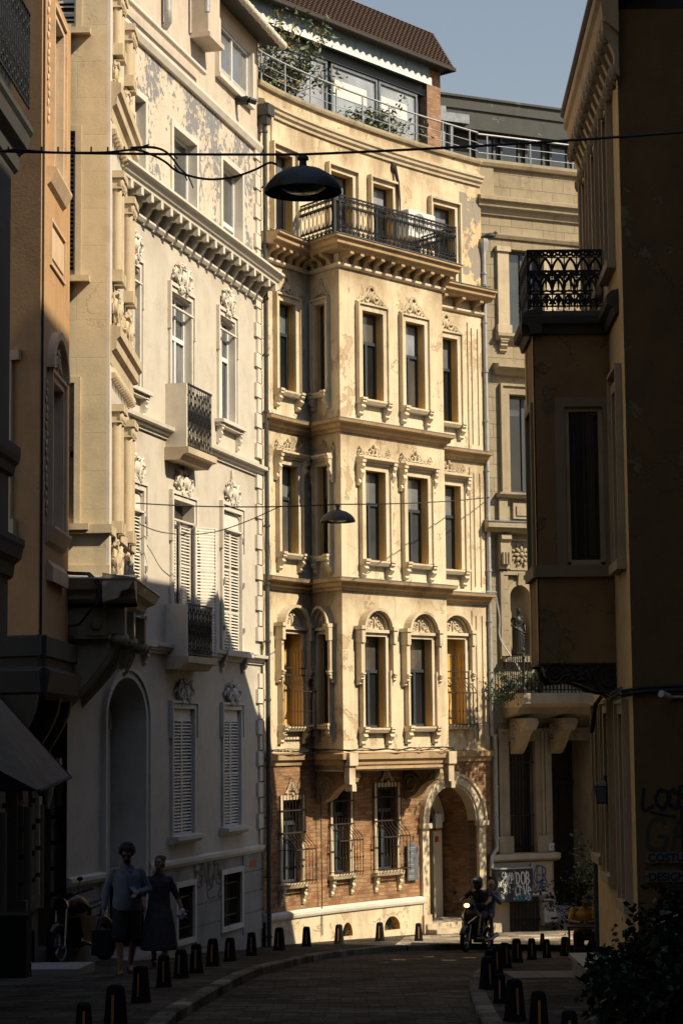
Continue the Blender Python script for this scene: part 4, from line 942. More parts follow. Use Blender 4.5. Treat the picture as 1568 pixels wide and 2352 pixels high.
# soldier bricks over the portal and shutter-like quoin strips of the right edge
for z0_, z1_ in ((z1s+.2, zmo-.25), (z2s+.2, z1s-.3), (zb0+.2, z2s-.3)):
    s = MB(); q = CE-.42; 
    s.box(CF, q-.17, q-.15, 0, .03, z0_, z1_); s.box(CF, q-.02, q, 0, .03, z0_+.1, z1_-.12); s.box(CF, q+.2, q+.22, 0, .03, z0_+.1, z1_-.12); s.build('stucco_strip', M[TR], yb)
# drain pipes of the yellow house
def downpipe(fc, t, d, z0, z1, r, mat, par, name='downpipe', hop=False, step=1.25):
    s = MB(); s.tube([fc.W(t, d, z0), fc.W(t, d, z1)], r, 8); z = z0+.3
    while z < z1: s.tube([fc.W(t, d, z), fc.W(t, d, z+.05)], r*1.35, 8); s.tube([fc.W(t, 0, z+.02), fc.W(t, d, z+.02)], r*.3, 4); z += step
    if hop: s.lathe(fc.W(t, d, z1-.05), [(r, -.1), (r*1.3, .0), (r*2.4, .25), (r*2.6, .27), (r*2.6, .36), (r*2.2, .36), (r*2.2, .3)], 4)
    return s.build(name, M[mat], par, smooth=True)
downpipe(CF, .03, .14, gz(45), CF.z(598, 290), .05, 'lamp_metal', yb); s = MB(); s.box(CF, -.1, .2, .02, .3, CF.z(598, 270), CF.z(598, 245)); s.box(CF, -.05, .13, .08, .24, CF.z(598, 290), CF.z(598, 270)); s.build('hopper', M['lamp_metal'], yb)
s = MB(); rn = random.Random(5)     # loose wires clipped to the mouldings
for k in range(4):
    P = [CF.W(q, .16+.02*k, zb0+.12+rn.uniform(-.03, .05)) for q in [i*tA/7 for i in range(8)]]+[BS.W(q, .18, zb0+.11+rn.uniform(-.02, .04)) for q in (.2, .6, 1.)]+[BF.W(q, .16+.015*k, zb0+.12+rn.uniform(-.04, .05)) for q in [i*BL_/9 for i in range(10)]]
    s.tube(P, .010, 4)
P = [CF.W(.16+.07*sin(i*1.3), .10+.02*sin(i*.7), ZPL+1.5+i*.55) for i in range(18)]; s.tube(P, .008, 4)
q = CF.t(730, 1900); s.tube([CF.W(q, .06, zb0-.2), CF.W(q-.05, .12, zb0-1.2), CF.W(q, .1, -4.3)], .014, 4)
P = [CF.W(CE-.5+i*.1, .2, z2s+.2+.02*sin(i*2)) for i in range(5)]
s.build('wires', M['cable'], yb)
s = MB(); P = [(1140, 500, 0)]
# ruined crack with pipe stub on the top floor
q = CF.t(903, 440); s = MB(); zz = CF.z(903, 385); s.blob(CF.W(q-.02, .02, zz), (.09, .09, .14)); s.tube([CF.W(q, .05, zz), CF.W(q+.05, .10, zz-.35), CF.W(q+.08, .10, zz-.8), CF.W(q+.09, .09, zz-1.4)], [.05, .04, .05, .045], 6); s.build('broken_pipe', M['rust_iron'], yb)
# ================================================================ stone house beyond
X0, Y0 = CF.xy(CE, -.12)
SF = Fac(X0+.03, Y0+.02, 66, 6.5, a=-.5)
sb = thing('stone_house', 'weathered ashlar stone house with niche statue, scrolled balcony brackets and dark openings', 'house', (X0, Y0, gz(51)))
SEE = 5.6
def sz(y, x=1150, d=0): return SF.z(x, y, d)
y0 = 380; zsp = sz(378)
SW1 = SF.op(1166, 1245, 572, 768); SW2 = SF.op(1168, 1250, 906, 1133)
NI = SF.op(1170, 1216, 1344, 1507); NI = NI+[(NI[1]-NI[0])/2, .42]
SD1 = SF.op(1167, 1228, 1703, 1960); SD2 = SF.op(1266, 1357, 1701, 2112)
w, rv = MB(), RV(); wall(w, SF, -.1, SEE, -5.2, zsp, [SW1, SW2, NI, SD1, SD2+[0, .9]], .25, rv); w.build('wall', M['stone'], sb); rv.build('reveal', M['stone_trim'], sb)
def sstrip(y, prof, nm='moulding', mat='stone_trim', a=-.08, b=SEE, x=1150):
    z = sz(y, x); s = MB(); s.strip(SF, a, b, [(d, z+q) for d, q in prof]); return s.build(nm, M[mat], sb)
sstrip(378, [(-.3, -.12), (.10, -.1), (.14, -.02), (.14, .06), (-.3, .1)], 'coping')
sstrip(470, [(0, -.32), (.06, -.3), (.1, -.16), (.2, -.12), (.22, 0), (.30, .03), (.30, .12), (0, .22)], 'cornice')
sstrip(543, [(0, -.06), (.05, -.06), (.09, .02), (.09, .06), (0, .08)])
s = MB(); s.box(SF, -.06, .42, 0, .06, sz(470)+.2, zsp-.1); s.build('corner_pier', M['stone_trim'], sb)
casement(SF, SW1, -.2, 'grey_frame', sb, 'pair', 'glass_blue', 'glass_blue', .07, .8)
casement(SF, SW2, -.2, 'grey_frame', sb, 'pair', 'glass_dark', 'glass_blue', .07, .8)
s = MB()
for q in (SW1[0]-.17, SW1[1]+.17): s.box(SF, q-.16, q+.16, 0, .09, SW1[2], SW1[3]-.1); s.box(SF, q-.2, q+.2, 0, .14, SW1[3]-.1, SW1[3]+.03); s.box(SF, q-.2, q+.2, 0, .13, SW1[2], SW1[2]+.22)
s.build('window_pilaster', M['pale_stone'], sb)
s = MB(); s.strip(SF, SW1[0]-.4, SW1[1]+.4, [(0, SW1[2]-.2), (.1, SW1[2]-.18), (.2, SW1[2]-.08), (.2, SW1[2]), (0, SW1[2])]); console(s, SF, SW1[0]-.2, SW1[2]-.18, .2, .3, .14); console(s, SF, SW1[1]+.2, SW1[2]-.18, .2, .3, .14); s.build('sill', M['stone_trim'], sb)
z = sz(850, 1168); s = MB(); s.strip(SF, SW2[0]-.42, SW2[1]+.42, [(0, z-.16), (.12, z-.14), (.2, z-.02), (.32, z+.02), (.32, z+.1), (0, z+.16)]); s.build('hood', M['stone_trim'], sb)
s = MB(); ring(s, SF, SW2[0], SW2[1], SW2[2], SW2[3], .22, 0, .06); ring(s, SF, SW2[0]-.2, SW2[1]+.2, SW2[2], SW2[3]+.2, .06, 0, .11); s.build('surround', M['stone_trim'], sb)
z = SW2[2]; s = MB(); s.strip(SF, SW2[0]-.4, SW2[1]+.4, [(0, z-.14), (.18, z-.12), (.24, z-.05), (.24, z), (0, z)]); zz = sz(1200)
s.box(SF, SW2[0]-.36, SW2[0]-.12, 0, .1, zz, z-.14); s.box(SF, SW2[0]+.05, SW2[1]-.05, 0, .07, zz+.1, z-.24); s.box(SF, SW2[0]+.14, SW2[1]-.14, 0, .10, zz+.18, z-.32); s.build('parapet_panel', M['stone_trim'], sb)
sstrip(1213, [(0, -.16), (.25, -.12), (.30, -.04), (.42, -.02), (.42, .10), (0, .16)], 'ledge')
sstrip(1211, [(0, .12), (.44, .09), (.44, .11), (0, .18)], 'lead_flashing', 'zinc')
for x in (1152, ):
    q = SF.t(x, 1280); zt = sz(1229); s = MB(); s.strip(SF, q-.14, q+.14, [(0, zt), (.26, zt), (.28, zt-.12), (.2, zt-.2), (.22, zt-.45), (.14, zt-.75), (.16, zt-.85), (0, zt-.9)], 1)
    for k in (-.08, 0, .08): s.box(SF, q+k-.02, q+k+.02, .14, .27, zt-.75, zt-.45)
    s.build('pilaster_bracket', M['stone_trim'], sb); s = MB(); s.box(SF, q-.12, q+.12, 0, .08, sz(1515), zt-.9); s.build('pilaster', M['stone'], sb)
a = SF.op(1172, 1217, 1243, 1305); s = MB(); ring(s, SF, a[0], a[1], a[2], a[3], .05, 0, .06, True); m = (a[0]+a[1])/2; zz = (a[2]+a[3])/2
for k in range(8): blobL(s, SF, m+.13*cos(k*pi/4), zz+.15*sin(k*pi/4), .04, .09, .05, .04, k*pi/4)
for k in range(8): blobL(s, SF, m+.24*cos(k*pi/4+.4), zz+.26*sin(k*pi/4+.4), .03, .06, .035, .03, k*pi/4+.4)
blobL(s, SF, m, zz, .06, .07, .07, .05); s.build('rosette_panel', M['stone_trim'], sb, smooth=50)
s = MB(); m = (NI[0]+NI[1])/2; r = NI[4]; zs_ = NI[3]-r; n = 12     # niche: half cylinder with half dome
cols = []
for i in range(n+1):
    an = pi*i/n; col = [(m-r*cos(an), -.35*sin(an), NI[2])]
    for k in range(7): ph = pi/2*k/6; col.append((m-r*cos(an)*cos(ph), -.35*sin(an)*cos(ph)-.001, zs_+r*sin(ph)))
    cols.append([SF.W(*c) for c in col])
for a_, b_ in zip(cols, cols[1:]):
    for p, q, u, v in zip(a_, a_[1:], b_[1:], b_): s.face([p, v, u, q])
s.build('niche', M['stone_trim'], sb, smooth=True)
s = MB(); archband(s, SF, m, zs_, r, r, 0, .12, 0, .04, 16); s.box(SF, NI[0]-.12, NI[0], 0, .04, NI[2], zs_); s.box(SF, NI[1], NI[1]+.12, 0, .04, NI[2], zs_); ring(s, SF, NI[0]-.2, NI[1]+.2, NI[2], NI[3]+.25, .09, 0, .1); s.box(SF, NI[0]-.25, NI[1]+.2, 0, .2, NI[2]-.15, NI[2]); s.strip(SF, m-.07, m+.07, [(0, NI[3]), (.08, NI[3]), (.12, NI[3]+.3), (0, NI[3]+.3)], 1); s.build('niche_surround', M['stone_trim'], sb)
# stone balcony
zf = SF.z(1200, 1592, 1.1); D_b = 1.1; qa = SF.t(1152, 1600); qb = SF.t(1352, 1600, D_b)+.9
s = MB(); s.strip(SF, qa, qb, [(0, zf-.34), (D_b-.12, zf-.34), (D_b-.08, zf-.28), (D_b, zf-.25), (D_b, zf), (0, zf)]); s.build('balcony_slab', M['pale_stone'], sb)
s = MB(); s.strip(SF, qa, qb, [(0, zf-.6), (D_b-.35, zf-.5), (D_b-.25, zf-.4), (D_b-.2, zf-.342), (0, zf-.342)]); s.build('balcony_moulding', M['stone_trim'], sb)
for q, mt in ((qa+.35, 'pale_stone'), (qa+1.45, 'stone_trim'), (qa+3.0, 'stone_trim')):
    s = MB(); z = zf-.6; pr = [(0, z), (D_b-.3, z), (D_b-.26, z-.15), (D_b-.34, z-.3), (D_b-.45, z-.3), (.5, z-.42), (.3, z-.7), (.12, z-.86), (0, z-.88)]; s.strip(SF, q-.16, q+.16, pr, 1)
    for sd in (-.17, .17):
        for dd, zz, rr_ in ((.26, z-.36, .26), (D_b-.38, z-.14, .13)): s.tube([SF.W(q+sd, dd+rr_*(1-.8*i/24)*cos(i*.6), zz+rr_*(1-.8*i/24)*sin(i*.6)) for i in range(25)], .03, 5)
    s.build('balcony_bracket', M[mt], sb, smooth=40)
s = MB(); h_ = .93
def balus(fc, t0, t1, d, z0, z1, mb, sp=.10):
    n = max(1, int((t1-t0)/sp)); mb.box(fc, t0, t1, d-.02, d+.02, z1-.03, z1+.01); mb.box(fc, t0, t1, d-.015, d+.015, z0+.06, z0+.09)
    for i in range(n+1):
        q = t0+(t1-t0)*i/n; mb.tube([fc.W(q, d, z0), fc.W(q, d, z0+(z1-z0)*.2), fc.W(q, d, z0+(z1-z0)*.3), fc.W(q, d, z1-.16), fc.W(q, d, z1-.12), fc.W(q, d, z1-.02)], [.012, .026, .012, .011, .022, .01], 5)
SFS = Fac(*SF.xy(qa+.04, 0), 66+90, 1.2, a=0)
balus(SF, qa+.06, qb, D_b-.08, zf+.01, zf+h_, s); balus(SFS, .05, D_b-.1, 0, zf+.01, zf+h_, s)
s.lathe(SF.W(qa+.06, D_b-.08, zf), [(.05, 0), (.05, .1), (.03, .14), (.03, h_-.1), (.05, h_-.05), (.02, h_+.05), (.045, h_+.12), (0, h_+.22)], 8); s.build('balcony_railing', M['iron'], sb)
# ground floor of the stone house
for o in (SD1, SD2):
    s = MB(); ring(s, SF, o[0], o[1], o[2], o[3], .26, 0, .06); ring(s, SF, o[0]-.24, o[1]+.24, o[2], o[3]+.24, .07, 0, .12)
    for q in (o[0]-.16, o[1]+.16): s.box(SF, q-.2, q+.2, 0, .17, o[2], o[2]+.42)
    s.build('surround', M['stone_trim'], sb)
s = MB(); s.lface(SF, [(SD1[0], -.24, SD1[2]), (SD1[1], -.24, SD1[2]), (SD1[1], -.24, SD1[3]), (SD1[0], -.24, SD1[3])]); g = s.build('pane', M['glass_dark'], sb)
s = MB(); 
for i in range(8): q = SD1[0]+(SD1[1]-SD1[0])*(i+.5)/8; s.tube([SF.W(q, -.05, SD1[2]), SF.W(q, -.05, SD1[3])], .011, 4); curveL(s, SF, scrollpts(q, SD1[2]+.12, .055, -pi/2, 1, 1, 8), -.05, .008, 4)
for z in (SD1[2]+.9, SD1[2]+2.2): s.box(SF, SD1[0], SD1[1], -.07, -.03, z, z+.03)
s.build('window_grille', M['iron'], sb)
s = MB(); s.box(SF, SD2[0], SD2[1], -.95, -.88, SD2[2], SD2[3]); s.box(SF, SD2[0]+.05, SD2[0]+.6, -.88, -.85, SD2[2]+.3, SD2[3]-1.2); s.box(SF, SD2[0]+.7, SD2[1]-.05, -.88, -.85, SD2[2]+.3, SD2[3]-1.2); s.box(SF, SD2[0], SD2[1], -.88, -.8, SD2[3]-1.1, SD2[3]-1.0); s.build('door', M['wood_dark'], sb)
z = SF.z(1150, 1962); s = MB(); q1 = SF.t(1274, 1960); s.strip(SF, -.05, q1, [(0, z-.2), (.2, z-.17), (.28, z-.12), (.28, z), (0, z+.02)], 4); s.build('base_ledge', M['pale_stone'], sb)
s = MB(); q2 = SF.t(1262, 2060); s.box(SF, -.08, q2, 0, .14, -5.2, z-.2); s.build('base_wall', M['pale_stone'], sb)
cg = SF.op(1170, 1237, 2062, 2155, .15); s = MB(); s.box(SF, cg[0], cg[1], .145, .15, cg[2]-.3, cg[3]); s.build('cellar_opening', M['soot'], sb); s = MB()
for i in range(8): q = cg[0]+(cg[1]-cg[0])*(i+.5)/8; s.tube([SF.W(q, .2, cg[2]), SF.W(q, .2, cg[3])], .014, 4)
for f_ in (.12, .55, .9): z_ = cg[3]-(cg[3]-cg[2])*f_; s.box(SF, cg[0], cg[1], .19, .22, z_-.015, z_+.015)
s.build('cellar_bars', M['rust_iron'], sb)
s = MB(); 
for k in range(3): s.box(SF, q2, SD2[1]+.9, -.9, .55-.3*k, -5.2+k*.01, gz(52)+PAV+.15*(k+1))
s.build('doorstep', M['marble'], sb)
s = MB(); s.prism([SF.xy(-.05, -.98), SF.xy(SEE, -.98), SF.xy(SEE, -7), SF.xy(-1.5, -7)], -5.2, zsp-.4); s.build('core', M['dark_plaster'], sb)
downpipe(SF, .04, .17, sz(1690), sz(585), .055, 'zinc_light', sb, hop=True); downpipe(SF, .12, .17, sz(1955), sz(1690), .055, 'zinc_light', sb)
s = MB(); q = SF.t(1148, 1930); s.tube([SF.W(.12, .17, sz(1930)), SF.W(.12, .17, sz(1948)), SF.W(-.08, .28, sz(1966)), SF.W(-.1, .28, sz(2010))], .055, 8)
P = [CF.W(CE-.3, .25, z2s+.16), CF.W(CE, .28, z2s+.16), SF.W(.15, .3, sz(1372)), SF.W(.24, .3, sz(1420)), SF.W(.26, .3, sz(1470)), SF.W(.55, .6, sz(1530)), SF.W(.75, .7, sz(1575))]; s.tube(smooth_line(P, 4), .022, 6); s.build('bent_conduit', M['zinc_light'], sb, smooth=True)
# ================================================================ roof terrace: steel railing, glazed rooftop room, grey rooftop storey
s = MB()
def rz(k): return zpa+.14+k
for k, r in ((.72, .026), (.46, .010), (.24, .010)):
    P = [CF.W(.0+(CE+.05)*i/16, -.12, rz(k)) for i in range(17)]+[SF.W(.1+SEE*i/6, -.12, zsp+.1+.72-.72+k+.0+(zpa+.14-zsp-.1)) for i in range(7)]; s.tube(P, r, 6)
for i in range(9): q = .35+1.0*i; s.tube([CF.W(q, -.12, rz(-.1)), CF.W(q, -.12, rz(.72))], .02, 6) if q < CE else None
for i in range(5): q = .35+1.25*i; s.tube([SF.W(q, -.12, zsp), SF.W(q, -.12, rz(.72))], .02, 6)
rl_ = s.build('terrace_railing', M['steel'], org=CF.W(4, 0, zpa)); tag(rl_, 'brushed steel railing curving along the parapet of the roof terrace', 'railing')
p0 = at(566, 200, 47.8); PH = Fac(p0.x, p0.y, 40, 8, a=-2)
ph = thing('rooftop_room', 'glazed rooftop room under a brown shingled mansard roof above the yellow house', 'rooftop room', (p0.x, p0.y, zpa))
pe = PH.t(972, 250); pf = PH.t(1003, 250); zf0 = PH.z(972, 198); zf1 = PH.z(972, 147); zb_ = zpa-.3
wins = [[.15, PH.t(760, 250)-.12], [PH.t(760, 250)+.02, PH.t(868, 280)], [PH.t(868, 280)+.05, pe-.25]]
wins = [[a, b, zpa+.1, zf0-.28] for a, b in wins]
for i, o in enumerate(wins):
    f = MB(); 
    for a, b in ((o[0], o[0]+.07), (o[1]-.07, o[1])): f.box(PH, a, b, -.1, 0, o[2], o[3])
    f.box(PH, o[0]+.07, o[1]-.07, -.1, 0, o[3]-.08, o[3]); f.box(PH, o[0]+.07, o[1]-.07, -.1, 0, o[2], o[2]+.08)
    fo = f.build('window', M['zinc'], ph); g = MB(); g.lface(PH, [(o[0]+.05, -.05, o[2]), (o[1]-.05, -.05, o[2]), (o[1]-.05, -.05, o[3]), (o[0]+.05, -.05, o[3])]); g.build('pane', M['glass_bright'], fo)
    g = MB(); h__ = o[3]-o[2]; g.lface(PH, [(o[0]+.12, -.035, o[3]-h__*.18), (o[1]-.4, -.035, o[3]-h__*.18), (o[1]-.4, -.035, o[3]-h__*.38), (o[0]+.12, -.035, o[3]-h__*.38)][::-1]); g.build('blind', M['sign_white'], fo) if i else None
s = MB(); s.box(PH, -1.5, pe, -.3, -.12, zb_, zf1+.2); s.box(PH, -1.5, pe, -.12, .04, zf0-.27, zf0-.0); s.box(PH, -1.5, .15, -.12, 0, zb_, zf0-.27); s.build('wall', M['dark_frame'], ph)
s = MB(); s.box(PH, -1.5, pe, .0, .20, zf0+.02, PH.z(1040, 156, .5)-.05); q = -1.3
while q < pe-.3: s.box(PH, q, q+.02, .20, .212, zf0+.2, PH.z(1040, 156, .5)-.05); q += 1.02
s.build('fascia', M['blue_panel'], ph)
s = MB(); q = -1.5; n_ = int((pe+.02+1.5)/.045)
for i in range(n_):
    a = -1.5+(pe+.02+1.5)*i/n_; b = -1.5+(pe+.02+1.5)*(i+1)/n_; ha = .05*sin(2*pi*i/5.5); hb = .05*sin(2*pi*(i+1)/5.5)
    s.lface(PH, [(a, .27, zf0-.04), (b, .27, zf0-.04), (b, .27, zf0+.12+hb), (a, .27, zf0+.12+ha)]); s.lface(PH, [(a, .27, zf0+.12+ha), (b, .27, zf0+.12+hb), (b, .2, zf0+.14+hb), (a, .2, zf0+.14+ha)])
s.build('scalloped_trim', M['paint_white'], ph)
s = MB(); s.box(PH, pe, pf, -.4, .12, zb_-.5, zf1+.5); s.build('brick_pier', M['brick_pier'], ph)
ze = PH.z(1040, 156, .5); ee = PH.t(1042, 160, .5); zr_ = PH.z(993, 76, -.35); er = PH.t(993, 76, -.35)
s = MB()      # mansard with shingle rows
rows = 16; cols_ = 60
def mans(u, v): # u along, v up
    t_ = -2.2+(ee+2.2+(er-ee)*v)*u; return (t_, .5-.85*v, ze+(zr_-ze)*v)
for j in range(rows):
    v0, v1 = j/rows, (j+1)/rows
    for i in range(cols_):
        u0 = (i+.5*(j % 2))/cols_; u1 = min(1, (i+1+.5*(j % 2))/cols_); um = (u0+u1)/2
        if u0 >= 1: continue
        P = [mans(u0, v1), mans(u0, v0+.35/rows), mans(um, v0-.15/rows), mans(u1, v0+.35/rows), mans(u1, v1)]
        P = [(p[0], p[1]+(.045 if k in (1, 2, 3) else .0), p[2]) for k, p in enumerate(P)]; s.face([PH.W(*p) for p in P][::-1])
s.lface(PH, [mans(0, 0), mans(1, 0), mans(1, 1), mans(0, 1)]); s.lface(PH, [mans(1, 0), (ee-.1, -2.5, ze), (er-.1, -1.6, zr_), mans(1, 1)])
s.build('mansard_roof', M['shingle'], ph)
s = MB(); s.lface(PH, [(-2.2, .53, ze-.0), (-2.2, -.1, ze-.12), (ee, -.1, ze-.12), (ee+.03, .53, ze)]); s.box(PH, -2.2, ee+.04, .47, .54, ze-.09, ze+.0); s.lface(PH, [(-2.2, .0, ze-.12), (ee-.05, 0, ze-.12), (ee-.1, -2.5, ze-.12), (-2.2, -2.5, ze-.12)]); s.box(PH, ee-.03, ee+.05, -2.5, .52, ze-.09, ze+.01); s.build('soffit', M['wood_dark'], ph)
s = MB(); s.lface(PH, [(-2.2, -.35, zr_), (er, -.35, zr_), (er-.1, -5, zr_+.8), (-2.2, -5, zr_+.8)]); s.build('roof_top', M['shingle'], ph)
p0 = at(990, 300, 55.); GF = Fac(p0.x, p0.y, 65, 9, a=-1)
gr = thing('rooftop_storey', 'low grey rendered rooftop storey with a dark window strip above the stone house', 'rooftop storey', (p0.x, p0.y, zsp))
zt = GF.z(1002, 216); zm = GF.z(1002, 243); zw = GF.z(1036, 297); e_ = 8
s = MB(); s.strip(GF, 0, e_, [(-.5, zm-.1), (0, zm-.1), (0, zt), (-.5, zt)]); s.strip(GF, 0, e_, [(-.5, zt), (.06, zt), (.06, zt+.06), (-.5, zt+.1)]); s.build('upper_band', M['grey_roofwall'], gr)
s = MB(); s.strip(GF, .1, e_, [(0, zw), (.25, zw), (.25, zm-.1), (.3, zm-.08), (.3, zm-.02), (0, zm)]); s.build('lower_band', M['grey_roofwall'], gr)
s = MB(); s.box(GF, 0, e_, -.5, -.2, zsp-1, zm); s.build('wall', M['grey_roofwall'], gr)
q = 1.4
for k in range(8):
    a, b = q, q+.62; o = [a, b, zsp-.3, zw+.02]; f = MB(); ring(f, GF, a+.07, b-.07, o[2], o[3]-.07, .07, -.19, -.1); fo = f.build('window', M['dark_frame'], gr); g = MB(); g.lface(GF, [(a, -.15, o[2]), (b, -.15, o[2]), (b, -.15, o[3]), (a, -.15, o[3])]); g.build('pane', M['glass_blue'], fo); q += .78
s = MB(); s.box(GF, -.5, .3, -.1, .3, zw-.6, zm-.05); s.box(GF, .0, .9, .2, .5, zw+.05, zw+.3); s.tube([GF.W(.4, .35, zw), GF.W(.35, .35, zsp-.5)], .08, 8); s.build('rain_hopper', M['zinc'], gr)
s = MB(); s.prism([GF.xy(0, -.5), GF.xy(e_, -.5), GF.xy(e_, -5), GF.xy(0, -5)], -5, zt-.1); s.build('core', M['dark_plaster'], gr)
# ================================================================ left row, from far to near
# tan house with pilasters (its oriel leans over the pavement)
TX = at(245, 1000, 33.5).x; TL = 3.8
TF = Fac(TX, 33.5, math.degrees(atan2(WX0-TX, TL)), TL, a=-.3); TC = Fac(TX-3, 33.5, 90, 3.0, a=-.1)
tb = thing('oriel_house', 'tan stucco house with a tall pilastered oriel carried on curled brackets', 'house', (TX-.6, 34, gz(34)))
zb1 = at(245, 1462, 33.5).z if 0 else TC.z(245, 1335)
zT = TC.z(245, -60)
XL = lambda x, y=600: TC.t(x, y)
ow = []
for yt, yb_ in ((-30, 55), (302, 622), (880, 1190)): ow.append([XL(100), XL(173), TC.z(175, yb_), TC.z(175, yt)])
w, rv = MB(), RV(); wall(w, TC, 0, 3., zb1, zT, ow, .12, rv); w.build('side_wall', M['tan_plaster'], tb); rv.build('reveal', M['tan_trim'], tb)
for o in ow:
    s = MB(); s.box(TC, o[1], o[1]+.1, 0, .04, o[2]-.1, o[3]+.1); s.box(TC, o[0], o[1], 0, .04, o[3], o[3]+.1); s.box(TC, o[0], o[1]+.25, 0, .16, o[2]-.2, o[2]-.1); s.build('surround', M['tan_trim'], tb)
    if yt: pass
for o in ow[:2]: louvre(TC, o[1]-.5, o[1], o[2], o[3], -.1, tb, 'shutter_white', .075)
s = MB(); s.lface(TC, [(ow[2][0], -.1, ow[2][2]), (ow[2][1], -.1, ow[2][2]), (ow[2][1], -.1, ow[2][3]), (ow[2][0], -.1, ow[2][3])]); p_ = s.build('pane', M['glass_dark'], tb); s = MB(); o = ow[2]; zz = o[2]+(o[3]-o[2])*.47; s.box(TC, o[1]-.08, o[1], -.08, 0, o[2], o[3]); s.box(TC, o[0], o[1], -.08, 0, zz-.05, zz+.05); s.build('window', M['tan_trim'], tb)
# street face of the oriel
zl = lambda y, x=250: TF.z(x, y)
w = MB(); wall(w, TF, 0, TL, zb1, zT, []); w.build('front_wall', M['white_plaster'], tb)
s = MB()
for q, wd, pj in ((.12, .24, .05), (TL-.14, .28, .05)): s.box(TF, q-wd/2, q+wd/2, 0, pj, zb1, zT)
s.build('corner_strip', M['white_trim'], tb)
for q in (.85, 1.2, 2.55, 2.9):
    s = MB()
    for z0_, z1_ in ((TF.z(262, 1215), TF.z(262, 935)), (TF.z(262, 640), TF.z(262, 400)), (TF.z(262, 120), zT)):
        s.tube([TF.W(q, .06, z0_+.1), TF.W(q, .06, z1_-.3)], .09, 10); s.box(TF, q-.13, q+.13, 0, .17, z0_-.1, z0_+.1); s.box(TF, q-.15, q+.15, 0, .20, z1_-.12, z1_); s.box(TF, q-.11, q+.11, 0, .16, z1_-.3, z1_-.12)
        for k in (-1, 0, 1): blobL(s, TF, q+.08*k, z1_-.2, .14, .06, .09, .05)
    s.build('pilaster', M['tan_trim'], tb, smooth=40)
for yy in (225, 780):
    z = TF.z(256, yy); s = MB(); s.strip(TF, .05, TL-.3, [(0, z-.5), (.06, z-.5), (.08, z-.3), (.15, z-.25), (.16, z-.1), (.22, z-.05), (.22, z+.1), (0, z+.15)]); s.build('pediment_cornice', M['tan_trim'], tb)
    s = MB()
    for k in range(14): blobL(s, TF, .3+k*.23, z-.62, .05, .09, .12, .08)
    s.build('dentils', M['tan_trim'], tb)
rn = random.Random(11)
for yy in (130, 655, 1225):
    for q in (.6, 2.3):
        z = TF.z(258+q*6, yy+q*14); s = MB(); floral(s, TF, q+.4, z-.4, 1.4, .75, .05, 'bouquet', rn); s.build('carved_swag', M['tan_trim'], tb, smooth=60)
# foot of the oriel: stepped base, big cornice, brackets
cor = [(0, -.42), (.0, -.36), (.25, -.3), (.28, -.2), (.42, -.15), (.48, -.05), (.50, 0), (0, .08)]
s = MB(); z = TC.z(245, 1205); s.box(TC, 0, 3.1, -.02, .10, z-.14, z); s.box(TC, 0, 3.06, -.01, .05, zb1, TC.z(245, 1298)); s.box(TF, -.1, TL, -.02, .08, z-.14, z); s.build('oriel_ledge', M['tan_trim'], tb)
z = zb1; s = MB(); s.strip(TC, 0, 3.+.5, [(d, z+q) for d, q in cor]); s.strip(TF, -.5, TL, [(d, z+q) for d, q in cor]); s.build('oriel_cornice', M['tan_trim'], tb)
s = MB(); p2 = [(0, z+.085), (.52, z+.0), (.52, z+.02), (0, z+.10)]; s.strip(TC, 0, 3.52, p2); s.strip(TF, -.5, TL, p2); s.build('lead_flashing', M['zinc_light'], tb)
s = MB(); zu = z-.42; s.box(TC, 0, 3.02, -.6, .02, zu-.5, zu); s.box(TF, 0, TL, -.6, .02, zu-.5, zu); s.box(TC, 2.15, 2.5, 0, .06, zu-.45, zu-.06); s.box(TC, 2.7, 3.0, 0, .06, zu-.45, zu-.06); s.blob(TC.W(2.85, .08, zu-.25), (.1, .08, .12), n=10, m=8)
for q in (.15, 1.5, 3.3): s.box(TF, q-.14, q+.14, 0, .3, zu-.42, zu); s.blob(TF.W(q, .2, zu-.5), (.16, .16, .12), n=10, m=8)
s.build('oriel_frieze', M['stone_trim'], tb)
zu -= .5
def scurve(z0, d0, z1, d1, n=14): return [(d0+(d1-d0)*(.5-.5*cos(pi*i/n))**1.25, z0+(z1-z0)*(i/n)) for i in range(n+1)]
GW = 1.05        # the ground floor stands back this much
for off, k in ((.15, 0), (1.45, 1), (3.2, 2)):
    s = MB(); S_ = scurve(zu-1.9, -GW+.05, zu, .05); pr = S_+[(-GW, zu), (-GW, zu-1.9)]; s.strip(TF, off, off+.2, pr, 1)
    s.tube([TF.W(off+.1, d+.02, q) for d, q in S_], .07, 6); s.box(TF, off-.03, off+.23, -GW, -GW+.3, zu-2.15, zu-1.9); s.tube([TF.W(off+.1, -GW+.12, zu-2.15), TF.W(off+.1, -GW+.1, zu-2.7)], [.12, .03], 7); s.build('oriel_bracket', M['stone_trim'], tb, smooth=50)
GT = Fac(*TF.xy(-.3, -GW), TF.head(1), TL+.6, a=-.5)
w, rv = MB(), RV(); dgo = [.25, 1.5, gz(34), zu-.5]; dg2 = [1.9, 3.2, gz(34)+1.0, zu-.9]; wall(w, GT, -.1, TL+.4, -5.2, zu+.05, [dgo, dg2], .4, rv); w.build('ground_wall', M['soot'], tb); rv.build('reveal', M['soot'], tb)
s = MB(); 
for o in (dgo, dg2): s.lface(GT, [(o[0], -.38, o[2]), (o[1], -.38, o[2]), (o[1], -.38, o[3]), (o[0], -.38, o[3])])
s.build('pane', M['glass_dark'], tb)
s = MB(); z = gz(34)+1.2
while z < zu-.3: s.box(GT, 3.45, 3.95, 0, .08, z, z+.34); s.box(GT, 1.55, 1.85, 0, .06, z, z+.34); s.box(GT, -.1, .2, 0, .06, z, z+.34); z += .42
